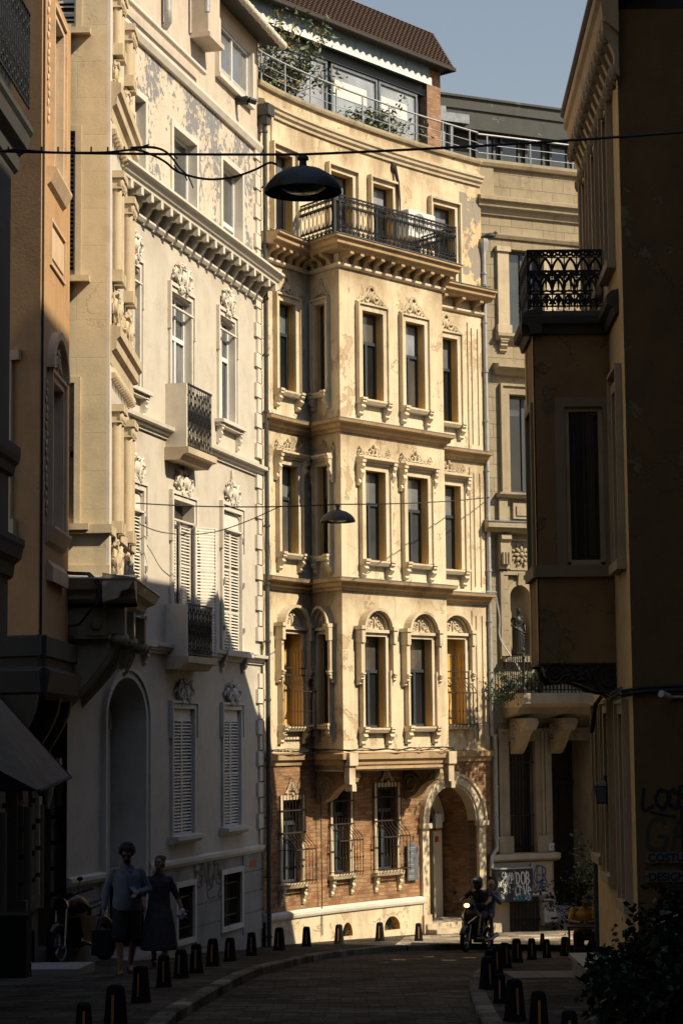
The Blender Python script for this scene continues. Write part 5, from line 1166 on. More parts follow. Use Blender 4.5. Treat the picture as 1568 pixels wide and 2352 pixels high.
s.box(GT, 1.6, 4., 0, .14, gz(34)+.95, gz(34)+1.12); s.build('rusticated_blocks', M['stone_trim'], tb)
s = MB(); s.prism([TC.xy(0, -.13), TC.xy(3., -.13), TF.xy(.02, -.05), TF.xy(TL, -.05), (TX-3, 37.3)], zu-.3 if 0 else zb1-.3, zT); s.prism([GT.xy(0, -.42), GT.xy(TL+.3, -.42), (TX-4, 38), (TX-4, 33.3)], -5.2, zb1-.35); s.build('core', M['dark_plaster'], tb)
s = MB(); P = [TC.W(.5+i*.25, .35+.03*sin(i), zb1+.1+.02*sin(i*2)) for i in range(10)]+[TC.W(2.95, .55, zb1-.1), TC.W(2.9, .56, zb1-.4), TC.W(2.6, .2, zb1-.7), TC.W(1.8, .1, zb1-.82)]; s.tube(P, .022, 5); s.tube([p+Vector((.03, 0, .02)) for p in P[4:12]], .018, 5); s.tube([GT.W(3.85, .12, z) for z in (gz(36), zu)], .06, 8); s.build('wires', M['cable'], tb)
# orange house
OX0 = at(93, 800, 30.3).x; OX1 = at(160, 800, 33.3).x
OF = Fac(OX0, 30.3, math.degrees(atan2(OX1-OX0, 3.)), hypot(OX1-OX0, 3.), a=-.2); OC = Fac(OX0-3*.917, 30.3+3*.4, 113.6, 3., a=-.1)
ob = thing('orange_house', 'orange rendered house with white casements, carved panels and a corbelled upper floor', 'house', (OX0-.5, 31, gz(31)))
zO = OC.z(90, -80); zo1 = OC.z(93, 1462); OL = OF.L
oo = [OF.op(117, 140, 30, 400), OF.op(112, 139, 870, 1215)]
w, rv = MB(), RV(); wall(w, OF, 0, OL, zo1, zO, oo, .14, rv); w.build('front_wall', M['orange_plaster'], ob); rv.build('reveal', M['orange_trim'], ob)
w, rv = MB(), RV(); sw_ = [.9, 2.2, OC.z(50, 1180), OC.z(50, 1010)]; wall(w, OC, 0, 3., zo1, zO, [], .14, rv); w.build('side_wall', M['orange_plaster'], ob)
for i, o in enumerate(oo):
    casement(OF, o, -.1, 'white_frame', ob, 'cas', 'glass_blue', 'glass_blind', .06, .62); s = MB(); ring(s, OF, o[0], o[1], o[2], o[3], .10, 0, .05); ring(s, OF, o[0]-.1, o[1]+.1, o[2], o[3]+.1, .05, 0, .09)
    s.strip(OF, o[0]-.3, o[1]+.3, [(0, o[2]-.25), (.06, o[2]-.2), (.12, o[2]-.08), (.15, o[2]-.02), (.15, o[2]+.02), (0, o[2]+.04)], 1); s.build('surround', M['orange_trim'], ob)
    s = MB()
    for q in (o[0]-.28, o[1]+.28):
        for k in range(16): blobL(s, OF, q+.05*sin(k*2.3), o[3]-.1-k*.13+(0 if i else .3), .015, .03+.02*abs(sin(k)), .07, .02, .6*sin(k*1.7))
    if i: m = (o[0]+o[1])/2; archband(s, OF, m, o[3]+.15, (o[1]-o[0])/2+.1, .55, 0, .12, 0, .12, 14); floral(s, OF, m, o[3]+.2, .8, .4, .05, 'lunette')
    s.build('carved_ornament', M['orange_trim'], ob, smooth=60)
pz = OF.z(115, 520); s = MB(); ring(s, OF, .9, 2.3, pz-.55, pz+.1, .04, 0, .035, True); s.box(OF, .98, 2.22, 0, .02, pz-.45, pz+.02); s.build('recessed_panel', M['orange_trim'], ob)
z = OF.z(115, 1290); s = MB(); s.strip(OF, .7, 2.3, [(0, z-.3), (.1, z-.32), (.1, z-.1), (.02, z), (0, z)], 1); s.build('shield_ornament', M['orange_trim'], ob)
cor2 = [(0, -.9), (.15, -.8), (.2, -.5), (.08, -.42), (.08, -.3), (.14, -.28), (.14, .0), (0, .03)]
s = MB(); s.strip(OC, 0, 3.14, [(d, zo1+q) for d, q in cor2]); s.strip(OF, -.14, OL+.1, [(d, zo1+q) for d, q in cor2]); s.build('corbel_band', M['dark_plaster'], ob)
s = MB()
for k in range(9): z = OC.z(30, 1265)-k*.27; s.box(OC, 1.0, 2.05, 0, .05, z-.2, z)
s.build('louvre_panel', M['tan_trim'], ob)
s = MB(); z0_, z1_ = OC.z(60, 1270), OC.z(60, 780)
s.box(OC, 2.25, 2.55, 0, .07, z0_, z1_-.3); s.box(OC, 2.25, 2.62, 0, .1, z0_, z0_+.5); s.box(OC, 2.1, 2.68, 0, .08, z1_-.3, z1_-.15); s.box(OC, 1.95, 2.2, 0, .05, z0_, z1_+.1); s.build('side_window_surround', M['tan_trim'], ob)
s = MB(); s.lface(OC, [(1.2, .01, z0_), (2.25, .01, z0_), (2.25, .01, z1_), (1.2, .01, z1_)]); s.build('pane', M['glass_dark'], ob)
s = MB(); s.prism([OC.xy(0, -.1), OC.xy(3, -.1), OF.xy(.1, -.16), OF.xy(OL, -.16), (OX1-3, 33.3)], zo1-.85, zO); s.build('core', M['dark_plaster'], ob)
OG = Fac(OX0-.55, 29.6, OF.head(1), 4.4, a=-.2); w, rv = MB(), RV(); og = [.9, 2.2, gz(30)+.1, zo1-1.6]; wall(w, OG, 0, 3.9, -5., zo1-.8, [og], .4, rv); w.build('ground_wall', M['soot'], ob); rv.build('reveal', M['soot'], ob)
s = MB(); s.lface(OG, [(og[0], -.38, og[2]), (og[1], -.38, og[2]), (og[1], -.38, og[3]), (og[0], -.38, og[3])]); s.build('pane', M['glass_dark'], ob)
s = MB(); z = gz(31)+.5
while z < zo1-1.2:
    for a, b in ((.1, .8), (2.3, 2.8), (3.2, 3.85)): s.box(OG, a, b, 0, .07, z, z+.33)
    z += .41
s.box(OG, 2.2, 3.9, 0, .14, gz(31)+.85, gz(31)+1.05); s.build('rusticated_blocks', M['soot'], ob)
s = MB()
for q in (.3, 2.5, 3.7): S_ = scurve(zo1-2.5, .0, zo1-.85, .6); s.strip(OG, q-.1, q+.1, S_+[(0, zo1-.85)], 1); s.tube([OG.W(q, .08, zo1-2.5), OG.W(q, .08, -2.6)], .1, 8)
s.build('scroll_bracket', M['soot'], ob, smooth=50)
s = MB(); s.prism([(OX0-4, 29.6), OG.xy(0, -.42), OG.xy(3.9, -.42), (OX0-4, 33.5)], -5, zo1-.82); s.build('core', M['dark_plaster'], ob)
# dark house nearest on that side, with carved cornices and black balcony
NX1 = at(20, 1200, 27.0).x
nb = thing('dark_house', 'dark shaded house with heavy carved cornices and a black iron balcony', 'house', (NX1-1, 26, gz(26)))
NF = Fac(NX1-.28, 19, math.degrees(atan2(.28, 8)), 8., a=-.2); NC = Fac(NX1-2.5, 27-.001, 90, 2.5, a=0)
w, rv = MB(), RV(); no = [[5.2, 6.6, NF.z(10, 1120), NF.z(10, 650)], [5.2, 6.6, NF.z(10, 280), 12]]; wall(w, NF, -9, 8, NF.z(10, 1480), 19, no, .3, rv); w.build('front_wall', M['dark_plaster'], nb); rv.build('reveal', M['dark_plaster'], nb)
for o in no: casement(NF, o, -.2, 'zinc', nb)
s = MB(); s.box(NF, -9, 8, -2, -.35, -4.5, 19); s.build('core', M['dark_plaster'], nb)
for y_, k, a_ in ((215, 1., -9), (975, .55, 3), (1190, .8, 3)):
    z = NF.z(12, y_+60); s = MB(); s.strip(NF, a_, 8.1 if k < 1 else 8.25, [(0, z-.55*k), (.05, z-.5*k), (.07, z-.3*k), (.14*k+.04, z-.22*k), (.17*k+.04, z-.05), (.25*k, z), (.25*k, z+.08), (0, z+.1)]); s.build('cornice', M['dark_plaster'], nb)
s = MB(); z = NF.z(12, 235); grating(NF, 4.5, 7.9, z, z+1.3, .25, s, 'dense', .12, .014); s.build('balcony_railing', M['iron'], nb)
# awning
aw_ = thing('awning', 'beige cloth shop awning sloping out over the left pavement', 'awning', (NX1, 22, 0))
pA, pB = at(-90, 1540, 18), at(164, 1786, 23.2); pC = at(95, 1802, 20.2) ; 
q1, q2, q3, q4 = at(-60, 1590, 23.6), at(163, 1785, 23.2), at(90, 1817, 20.), at(-260, 1800, 19.)
s = MB(); s.face([at(-100, 1490, 23.2), q2, q3, at(-400, 1560, 19.6)]); s.face([q2, q3, q3-Vector((0, 0, .02)), q2-Vector((0, 0, .02))]); s.build('cloth', M['awning_cloth'], aw_)
s = MB(); s.face([at(-400, 1560, 19.6), q3, q3-Vector((1.5, 0, -.0))]); s.tube([q2, q3], .02, 6); s.tube([at(-100, 1490, 23.2), q2], .015, 6); s.build('frame', M['cloth_dark'], aw_)
# ================================================================ right house with oriel
RX = at(1437, 1000, 26.).x
RC = Fac(RX, 26., 90, 12, a=0); RF = Fac(RX+.0-.0, 26., 0, 1, a=0)
e2 = at(1345, 800, 31.4); hd_ = math.degrees(atan2(e2.x-RX, 5.4)); RL_ = hypot(e2.x-RX, 5.4)
RF = Fac(e2.x, 31.4, 180+hd_, RL_, a=-.3)      # runs back towards the camera, normal to the street
hb = thing('ochre_house', 'ochre rendered corner house in shade with bracketed eaves and a projecting oriel', 'house', (RX+.5, 27, gz(27)))
zE = RF.z(1345, 300); zR0 = 12.6
wo = []
for x, yt, yb_ in ((1358, 590, 1000), (1386, 440, 960), (1415, 250, 620)): pass
def rop(t0, t1, y0, y1, x): z0 = RF.z(x, y1); z1 = RF.z(x, y0); return [t0, t1, z0, z1]
zt_ = RF.z(1410, 215); zb2 = RF.z(1410, 600)
tops = [[.45, 1.2, zb2, zt_], [2.0, 2.75, zb2, zt_], [3.7, 4.45, zb2, zt_]]
tt = RF.t(1410, 1000)
mids = [[4.15, 4.85, RF.z(1418, 1300), RF.z(1418, 880), .34]]
lows = [[.5, 1.3, RF.z(1380, 1960), RF.z(1380, 1640)], [1.9, 2.7, RF.z(1380, 1990), RF.z(1380, 1640)], [4.0, 4.7, RF.z(1430, 2060), RF.z(1430, 1640)]]
zEv = RF.z(1425, 60)+.12
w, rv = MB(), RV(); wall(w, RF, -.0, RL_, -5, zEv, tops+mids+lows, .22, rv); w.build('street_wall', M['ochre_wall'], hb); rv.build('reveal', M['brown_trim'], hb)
for o in tops+mids+lows:
    s = MB(); ring(s, RF, o[0], o[1], o[2], o[3] if len(o) < 5 else o[3]-.1, .13, 0, .05); ring(s, RF, o[0]-.13, o[1]+.13, o[2], o[3]+.13, .05, 0, .09); s.box(RF, o[0]-.2, o[1]+.2, 0, .12, o[2]-.12, o[2]); s.build('surround', M['brown_trim'], hb)
    s = MB(); s.lface(RF, [(o[0], -.2, o[2]), (o[1], -.2, o[2]), (o[1], -.2, o[3]), (o[0], -.2, o[3])]); s.box(RF, (o[0]+o[1])/2-.04, (o[0]+o[1])/2+.04, -.2, -.15, o[2], o[3]); s.build('pane', M['tan_trim'] if o in tops else M['glass_dark'], hb)
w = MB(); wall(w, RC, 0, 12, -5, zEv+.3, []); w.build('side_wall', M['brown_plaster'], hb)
s = MB(); s.strip(RF, -.02, RL_+.3, [(0, zEv-.1), (.10, zEv), (.20, zEv+.12), (.22, zEv+.3), (.27, zEv+.34), (.27, zEv+.5), (0, zEv+.6)], 1); s.build('eaves_cornice', M['brown_trim'], hb)
s = MB(); s.strip(RF, -.06, RL_+.35, [(-.5, zEv+.62), (.28, zEv+.52), (.31, zEv+.55), (.31, zEv+.62), (-.5, zEv+.9)], 1); s.build('roof_edge', M['shingle'], hb)
q = .0
while q < RL_+.1:
    s = MB(); z = zEv; s.strip(RF, q, q+.16, [(0, z-.65), (.05, z-.6), (.06, z-.35), (.12, z-.2), (.19, z-.1), (.2, z+.08), (.1, z+.05), (0, z)], 1); s.blob(RF.W(q+.08, .17, z-.12), (.08, .06, .10)); s.blob(RF.W(q+.08, .06, z-.58), (.08, .05, .12)); s.build('eaves_bracket', M['brown_trim'], hb); q += .42
# oriel
zo0, zo1_ = RC.z(1410, 1527, 0), RF.z(1400, 745)
ox0 = at(1228, 1100, 27.9).x; ox1 = at(1404, 1100, 27.9).x+.2
OS = Fac(ox0, 27.9, 90, ox1-ox0, a=-.3); OSt = Fac(ox0+.02, 29.2, 180, 1.3, a=-.2)
zo0 = OS.z(1300, 1523); zo1_ = OS.z(1300, 760); ow_ = OS.op(1298, 1386, 935, 1298)
w, rv = MB(), RV(); wall(w, OS, 0, ox1-ox0, zo0, zo1_, [ow_], .12, rv); wall(w, OSt, 0, 1.3, zo0, zo1_, [[.3, 1.0, ow_[2], ow_[3]]], .12, rv); w.build('oriel_wall', M['oriel_shade_plaster'], hb); rv.build('reveal', M['brown_trim'], hb)
s = MB(); s.box(OSt, 1.12, 1.30, 0, .012, zo0+.01, zo1_-.01); s.box(OSt, 0, .18, 0, .012, zo0+.01, zo1_-.01); s.build('oriel_corner', M['ochre_wall'], hb)
s = MB(); o = ow_; ring(s, OS, o[0], o[1], o[2], o[3], .13, 0, .04); s.box(OS, -.04, ox1-ox0, 0, .06, o[2]-.16, o[2]); ring(s, OSt, .3, 1.0, o[2], o[3], .10, 0, .05); s.box(OSt, .05, 1.3, 0, .07, o[2]-.16, o[2]); s.build('oriel_window_surround', M['oriel_trim'], hb)
s = MB(); ring(s, OS, o[0]+.06, o[1]-.06, o[2]+.04, o[3]-.06, .06, -.1, -.02); s.box(OS, o[0]+.06, o[1]-.06, -.1, -.02, o[2], o[2]+.07); fo = s.build('window', M['brown_trim'], hb); s = MB(); s.lface(OS, [(o[0], -.08, o[2]), (o[1], -.08, o[2]), (o[1], -.08, o[3]), (o[0], -.08, o[3])]); s.lface(OSt, [(.3, -.08, o[2]), (1.0, -.08, o[2]), (1.0, -.08, o[3]), (.3, -.08, o[3])]); s.build('pane', M['glass_dark'], fo)
s = MB()
for k in (.25, .5, .75): q = o[0]+(o[1]-o[0])*k; s.box(OS, q-.012, q+.012, -.08, -.065, o[2]+.1, o[3]-.1)
s.build('glazing_bar', M['wood_dark'], fo)
pr = [(-.1, zo1_-.05), (.05, zo1_-.05), (.08, zo1_+.05), (.15, zo1_+.08), (.16, zo1_+.18), (.10, zo1_+.25), (-.1, zo1_+.3)]
s = MB(); s.strip(OS, -.15, ox1-ox0, pr); s.strip(OSt, -.1, 1.45, pr); s.strip(RF, 2.2, RL_-.5, pr); s.prism([(ox0, 27.92), (ox1, 27.92), (ox1, 29.15), (ox0, 29.15)], zo1_, zo1_+.26); s.build('oriel_cornice', M['soot'], hb)
s = MB(); s.prism([(ox0, 27.92), (ox1, 27.92), (ox1, 29.15), (ox0, 29.15)], zo0-.02, zo0+.03); s.build('oriel_floor', M['brown_plaster'], hb)
s = MB(); zr0_, zr1_ = zo1_+.30, OS.z(1300, 578); grating(OS, -.06, ox1-ox0-.28, zr0_, zr1_, .06, s, 'gothic', .165, .012); grating(OSt, .0, 1.36, zr0_, zr1_, .06, s, 'gothic', .17, .012)
FS = Fac(ox0, 29.1, 90, ox1-ox0, a=-.1); grating(FS, -.06, ox1-ox0-.2, zr0_-.0, zr0_+(zr1_-zr0_)*1., 0, s, 'gothic', .165, .011); s.build('balcony_railing', M['iron'], hb)
ob_ = [(-.02, 0), (.08, -.04), (.12, -.2), (.22, -.33), (.42, -.36), (.6, -.34), (.78, -.42), (.95, -.52), (1.15, -.55), (1.3, -.5), (1.45, -.35), (1.5, 0)]
for yq in (27.95, 28.85):
    s = MB(); bf = Fac(ox0, yq, 90, 2, a=-.2); k = (ox1-ox0-.05)/1.5
    s.strip(Fac(ox0, yq+.3, 180, .3, a=-.1), 0, .3, [(-x*k, zo0-.02+z*k*.85) for x, z in ob_], 1)
    for cx_, cz_, rr_ in ((.28, -.18, .15), (1.2, -.27, .25)): s.tube([bf.W(cx_*k+rr_*(1-.8*i/24)*cos(i*.6), .02, zo0+cz_*k+rr_*(1-.8*i/24)*sin(i*.6)) for i in range(25)], .022, 5)
    rn = random.Random(4)
    for i in range(26): blobL(s, bf, (.4+.5*rn.random())*k, zo0-(.12+.18*rn.random())*k, .02, .06, .025, .03, rn.uniform(0, 3))
    s.build('oriel_bracket', M['wood_dark'], hb)
s = MB(); s.prism([(RX+.15, 26.1), (RX+11, 26.1), (RX+11, 31.3), (e2.x+.3, 31.3)], -5, zEv+.6); s.build('core', M['dark_plaster'], hb)
s = MB(); P = [RF.W(q, .1+.03*sin(q*5), RF.z(1420, 1600)+.04*sin(q*3)) for q in [RL_*i/8 for i in range(4, 9)]]+[RC.W(.0+q, .06, RC.z(1470, 1590)+.03*sin(q*2)) for q in (.1, .4, 1, 2, 4)]; s.tube(P, .03, 6); s.tube([p+Vector((0, 0, .05)) for p in P], .022, 6); P2 = [P[0], P[0]+Vector((-.06, .3, -.12)), P[0]+Vector((-.1, .5, -.5))]; s.tube(P2, .03, 6); s.build('wires', M['cable'], hb)
dp = at(1370, 1800, 30.9); s = MB(); dp = at(1364, 1800, 31.5); s.tube([Vector((dp.x, 31.5, RF.z(1370, 1615))), Vector((dp.x, 31.5, gz(31)))], .045, 8); dq = at(1341, 600, 33); s.tube([Vector((dq.x, 33, at(1341, 600, 33).z)), Vector((dq.x, 33, at(1341, 365, 33).z))], .085, 8); s.tube([Vector((dq.x, 33, at(1341, 365, 33).z)), Vector((dq.x+.1, 33, at(1341, 350, 33).z))], .09, 8); s.build('downpipe', M['lamp_metal'], hb, smooth=True)
# ================================================================ unseen right side and behind the viewer: houses known by their shade, and added blockers
def plainhouse(name, label, path, z0, z1, mat, wins=None, depth=.0):
    """a house given by its plan polygon; wins=(edge index, count, storeys)"""
    h = thing(name, label, 'house', (path[0][0], path[0][1], z0)); s = MB(); s.prism(path, z0, z1); s.build('wall', M[mat], h)
    if wins:
        for e, cnt, st in wins:
            p, q = path[e], path[(e+1) % len(path)]; fc, L = facof(p, q, -.1); s = MB(); g = MB()
            zt_ = z1[e] if isinstance(z1, list) else z1
            for i in range(cnt):
                for k in range(st):
                    a = L*(i+.5)/cnt-.45; b = a+.9; c = z0+1.6+k*3.4; 
                    if c+2 > zt_-.4: continue
                    ring(s, fc, a, b, c, c+1.9, .12, 0, .07, True); s.box(fc, (a+b)/2-.03, (a+b)/2+.03, .02, .05, c, c+1.9); g.lface(fc, [(a, .015, c), (b, .015, c), (b, .015, c+1.9), (a, .015, c+1.9)])
            s.build('surround', M['brown_trim'], h); g.build('pane', M['glass_dark'], h)
    return h
# unseen thin wall shaped so its top throws the long shade over the white house
kx, kc = .122, .15
def onl(Y, off=0): return (kx*Y+kc+off, Y)
prof = [(31.5, 10.95), (33.6, 10.88), (36.6, 10.55), (37.2, 10.0), (37.75, 10.05), (38.45, 10.55), (38.62, 10.3), (39.8, 9.1), (40.5, 8.5), (41.2, 7.7), (41.75, 7.25), (42.05, 6.9), (42.3, 5.6), (42.62, 3.3), (42.9, 2.3), (43.0, -5)]
bh = thing('gable_shade_wall', 'unseen thin ochre wall behind the corner house, shaped and holed to place shade', 'house', (5.2, 40, gz(40)))
ZL = .9
P = [Vector((*onl(y), z)) for y, z in prof if z > ZL]+[Vector((*onl(43.), ZL)), Vector((*onl(31.5), ZL))]
s = MB(); Q = [p+Vector((.3, -.04, 0)) for p in P]; n = len(P); s.add(P+Q, [tuple(range(n)), tuple(range(2*n-1, n-1, -1))]+[(i, (i+1) % n, n+(i+1) % n, n+i) for i in range(n)], [(p.y, p.z) for p in P+Q])
HF, HL = facof(onl(31.5), onl(43.)); holes = []
for x, y, w_, h_ in ((915, 2204, .55, .36), (1030, 2205, .42, .36), (955, 2213, .5, .30), (880, 2210, .35, .30), (1078, 2199, .35, .34), (985, 2197, .4, .30), (1010, 2213, .3, .28)):
    g = onground(x, y, 0); k = (kx*g.y+kc-g.x)/(TOSUN.x-kx*TOSUN.y); q = g+TOSUN*k; t_ = (q.y-31.5)/cos(R(HF.h[0][1])); holes.append((t_-w_/2, t_+w_/2, q.z-h_/2+.05, q.z+h_/2+.05))  # holes cut along the sun line to light patches on the road
ts = sorted({0, HL}|{v for h in holes for v in h[:2]}); zs = sorted({-5.2, ZL}|{v for h in holes for v in h[2:]})
for t0_, t1_ in zip(ts, ts[1:]):
    run = None
    for z0_, z1_ in zip(zs+[ZL], zs[1:]+[99]):
        hole = z1_ == 99 or any(h[0] < (t0_+t1_)/2 < h[1] and h[2] < (z0_+z1_)/2 < h[3] for h in holes)
        if not hole and run is None: run = z0_
        if hole and run is not None: s.box(HF, t0_, t1_, 0, .12, run, z0_); run = None
s.box(HF, HL, HL+1.15, 0, .12, -5.2, -.3); s._b('wall', M['ochre_wall'], bh)  # low stretch added to shade the scooter and its riders
plainhouse('apartment_block', 'tall plain block behind the corner on the right side of the street', [(12, 10), (12, 25.55), (22, 20.75), (22, 10)], -5, 22.8, 'dark_plaster', [(0, 5, 6)])
plainhouse('corner_block', 'plain rendered block just short of the ochre corner house', [(4.75, -12), (4.75, 24.2), (11.9, 24.2), (11.9, -12)], -5, 16.5, 'soot', [(0, 9, 4)])
plainhouse('rear_sky_blocker', 'unseen plain block added behind the viewer to cut the sky light', [(6, -16), (-9, -16), (-9, -24), (6, -24)], -3, 24, 'soot', [(0, 5, 6)])  # added block, dims the sky light reaching the street

rn = random.Random(77); tb3 = V3 = Vector((7.9, 48.6, gz(48.6))); tr = thing('added_shade_tree', 'unseen leafy tree added in the side street to shade the stone house', 'tree', tb3); s = MB(); s.tube([tb3, tb3+Vector((.05, 0, 2.2)), tb3+Vector((-.1, .1, 4.5))], .16, 10, r1=.09); cl = []  # out-of-view tree added for the shade on the right wing and stone house
for i in range(26):
    a_ = rn.uniform(0, 6.28); h_ = rn.uniform(5.6, 9.6); rr_ = rn.uniform(.5, 1.55)*(1-abs(h_-7.6)/3)**.5; e_ = tb3+Vector((cos(a_)*rr_, sin(a_)*rr_, h_)); s.tube([tb3+Vector((0, 0, max(1.8, h_-1.6))), e_], .04, 5, r1=.01); cl.append(e_)
s.build('trunk', M['stem'], tr); lm = MB(); 
for _ in range(5200):
    c_ = rn.choice(cl)+Vector((rn.gauss(0, .30), rn.gauss(0, .30), rn.gauss(0, .30))); d_ = Vector((rn.gauss(0, 1), rn.gauss(0, 1), rn.gauss(0, .7))).normalized(); u_ = d_.orthogonal().normalized()*.045; L_ = rn.uniform(.08, .16)
    lm.add([c_, c_+d_*L_*.5-u_, c_+d_*L_*.5+u_, c_+d_*L_], [(0, 1, 2), (1, 3, 2)])
lm.build('crown', M['leaf_dark'], tr)

plainhouse('doorway_shade_block', 'unseen plain stone block added in the side street to shade the dark doorway', [(7.35, 49.7), (9.6, 49.7), (9.6, 51.7), (7.35, 51.7)], -5, 4.2, 'stone')  # out-of-view block added to keep the stone doorway in shade
# ================================================================ street things
def rowlabel(i, n, who):
    return who
# bollards: one built with its parts, then copied
def make_bollard():
    o = thing('bollard', 'x', 'bollard'); s = MB(); prof = [(.112, 0), (.112, .015), (.104, .03), (.098, .1), (.075, .40), (.066, .43), (.045, .445)]
    def rr(w, z, k=6):
        pts = []
        for cx_, cy_, a0 in ((1, 1, 0), (-1, 1, pi/2), (-1, -1, pi), (1, -1, 3*pi/2)):
            for i in range(k): a = a0+pi/2*i/(k-1); c = w*.55; pts.append((cx_*c+(w-c)*cos(a), cy_*c+(w-c)*sin(a), z))
        return pts
    rings = [rr(w, z) for w, z in prof]; n = len(rings[0]); vs = [p for r in rings for p in r]
    fs = [(i*n+k, i*n+(k+1) % n, (i+1)*n+(k+1) % n, (i+1)*n+k) for i in range(len(prof)-1) for k in range(n)]+[tuple((len(prof)-1)*n+k for k in range(n))]
    s.add(vs, fs); s.build('post', M['black_rubber'], o, smooth=40)
    s = MB()
    for sg in (-1,):
        P = [(-.014, -.1005, .08), (.014, -.1005, .08), (.013, -.0835, .36), (-.013, -.0835, .36)]
        s.face([(x*1, y*1, z) for x, y, z in P] if sg < 0 else [(-x, -y, z) for x, y, z in P])
    s.build('reflector_strip', M['orange_strip'], o); return o
bol0 = make_bollard(); first = True
NUM = ['first', 'second', 'third', 'fourth', 'fifth', 'sixth', 'seventh', 'eighth', 'ninth', 'tenth', 'eleventh', 'twelfth', 'thirteenth', 'fourteenth', 'fifteenth']
def put_copy(src, loc, rz, label, sc=1., scz=None, group=None):
    r = src.copy(); SC.collection.objects.link(r); r.location = loc; r.rotation_euler = (0, 0, rz); r.scale = (sc, sc, scz or sc); r['label'] = label
    if group: r['group'] = group
    for ch in list(src.children):
        c = ch.copy(); SC.collection.objects.link(c); c.parent = r
        for g in list(ch.children): d = g.copy(); SC.collection.objects.link(d); d.parent = c
    return r
BL1 = [(193, 2400, 94), (266, 2372, 106), (324, 2302.5, 81), (377, 2267, 72), (416, 2247, 65), (451, 2235, 65), (489, 2219.6, 62), (528.5, 2208, 53), (578, 2195.4, 52), (641.6, 2183, 51), (704, 2175.7, 46), (778.5, 2167.6, 43), (872, 2161.5, 42), (961, 2161.5, 40)]
BL2 = [(1297, 2196, 43), (1255, 2200, 41.5), (1220.6, 2204, 47), (1186, 2210.6, 53), (1159, 2222.7, 56), (1139, 2236, 61), (1125, 2252, 68), (1119.5, 2272, 72), (1148, 2304, 65), (1182, 2344.6, 92), (1237, 2378, 98), (1308, 2425, 100), (1245, 2171, 26)]
usedb = False
for row, side, grp in ((BL1, 'left', 'bollards along the left kerb'), (BL2, 'right', 'bollards round the right pavement corner')):
    for i, (x, y, h) in enumerate(row):
        p = onground(x, y); hh = h*p.y/F
        if side == 'left': lab = 'black tapered bollard, %s from the picture bottom along the left kerb' % NUM[i] if i < 10 else 'black tapered bollard before the yellow house, %s counting from its doorstep' % ['first', 'second', 'third', 'fourth'][13-i]
        else: lab = 'black tapered bollard, %s from the seated man round the right corner' % NUM[i] if i < 12 else 'short grey bollard beside the white meter box, lit by sun'
        sc = hh/.445
        if not usedb:
            bol0.location = p; bol0.rotation_euler = (0, 0, .1); bol0.scale = (sc,)*3; bol0['label'] = lab; bol0['group'] = grp; usedb = True
        else: put_copy(bol0, p, random.uniform(-.25, .25)+x/4000-.2, lab, sc, group=grp)
# hanging lamps on their cables
def hanging_lamp(x, y, Y, lab, tilt=0.):
    c = at(x, y, Y); r = .32; o = thing('hanging_street_lamp', lab, 'street lamp', c, 'street lamps hung on cables'); s = MB()
    pr = [(.001, .215), (.03, .21), (.035, .17), (.08, .165), (.16, .14), (.24, .09), (.295, .03), (.318, -.02), (.322, -.045), (.312, -.045), (.305, -.02), (.22, .07), (.1, .13), (.001, .14)]
    s.lathe(c, pr, 40); sh = s.build('shade', M['lamp_metal'], o, smooth=35); sh.rotation_euler = (tilt, 0, 0)
    s = MB(); s.lathe(c, [(.001, .27), (.045, .26), (.05, .235), (.03, .23), (.03, .16), (.04, .165)], 14); s.tube([c+Vector((0, 0, .22)), c+Vector((0, 0, .285))], .012, 6); s.build('hook', M['lamp_metal'], o, smooth=True)
    s = MB(); s.lathe(c, [(.001, -.05), (.12, -.04), (.19, -.01), (.2, .03), (.001, .05)], 20); s.build('diffuser', M['lamp_glass'], o, smooth=True); return c
LC = hanging_lamp(696, 430, 17., 'large dark dome street lamp hanging high in front of the yellow house', R(1)); LC2 = hanging_lamp(775.5, 1193, 38., 'smaller far dome street lamp hanging before the middle windows of the bay', 0)
def sag(a, b, n=14, s_=.2): return [a.lerp(b, i/n)+Vector((0, 0, -s_*4*(i/n)*(1-i/n))) for i in range(n+1)]
top = LC+Vector((0, 0, .28)); s = MB(); s.tube(sag(at(-60, 346, 17.6), top, 16, .012)+sag(top, at(1700, 293, 16.5), 16, .02)[1:], .011, 6)
tag(s.build('cable', M['cable'], org=top), 'black cable across the upper picture that carries the large lamp', 'cable')
s = MB(); P = smooth_line([at(x, y, 17.02) for x, y in [(-40, 358), (30, 344), (120, 350), (240, 350), (310, 344), (350, 356), (380, 372), (410, 395), (470, 411), (530, 408), (585, 390), (618, 374), (635, 378)]], 5); s.tube(P, .0095, 6)
P = smooth_line([at(x, y, 17.05) for x, y in [(300, 340), (345, 338), (375, 345), (395, 362), (412, 385), (432, 405), (444, 432)]], 4); s.tube(P, .012, 6, r1=.005)
for a, b in (((395, 352), (407, 364)), ((400, 380), (408, 392)), ((425, 402), (430, 414)), ((330, 336), (342, 332))): s.tube([at(a[0], a[1], 17.04), at(b[0], b[1], 17.0)], .007, 4)
for k in range(9): q = at(20+k*38, 344.5+random.uniform(-1, 1), 17.03); s.tube([q+Vector((0, 0, -.014)), q+Vector((0, 0, .026))], .009, 4)
tag(s.build('cable', M['cable'], org=at(300, 350, 17)), 'tangled feed wire drooping from the left to the large lamp', 'cable')
t2 = LC2+Vector((0, 0, .28)); a = WF.W(WF.t(300, 1156), .1, WF.z(300, 1156)); b = CF.W(CE, .12, CF.z(1112, 1143)); s = MB(); s.tube(sag(a, t2, 12, .06)+sag(t2, b, 12, .05)[1:], .012, 5); tag(s.build('cable', M['cable'], org=t2), 'thin cable carrying the small lamp from the white house to the far wall', 'cable')
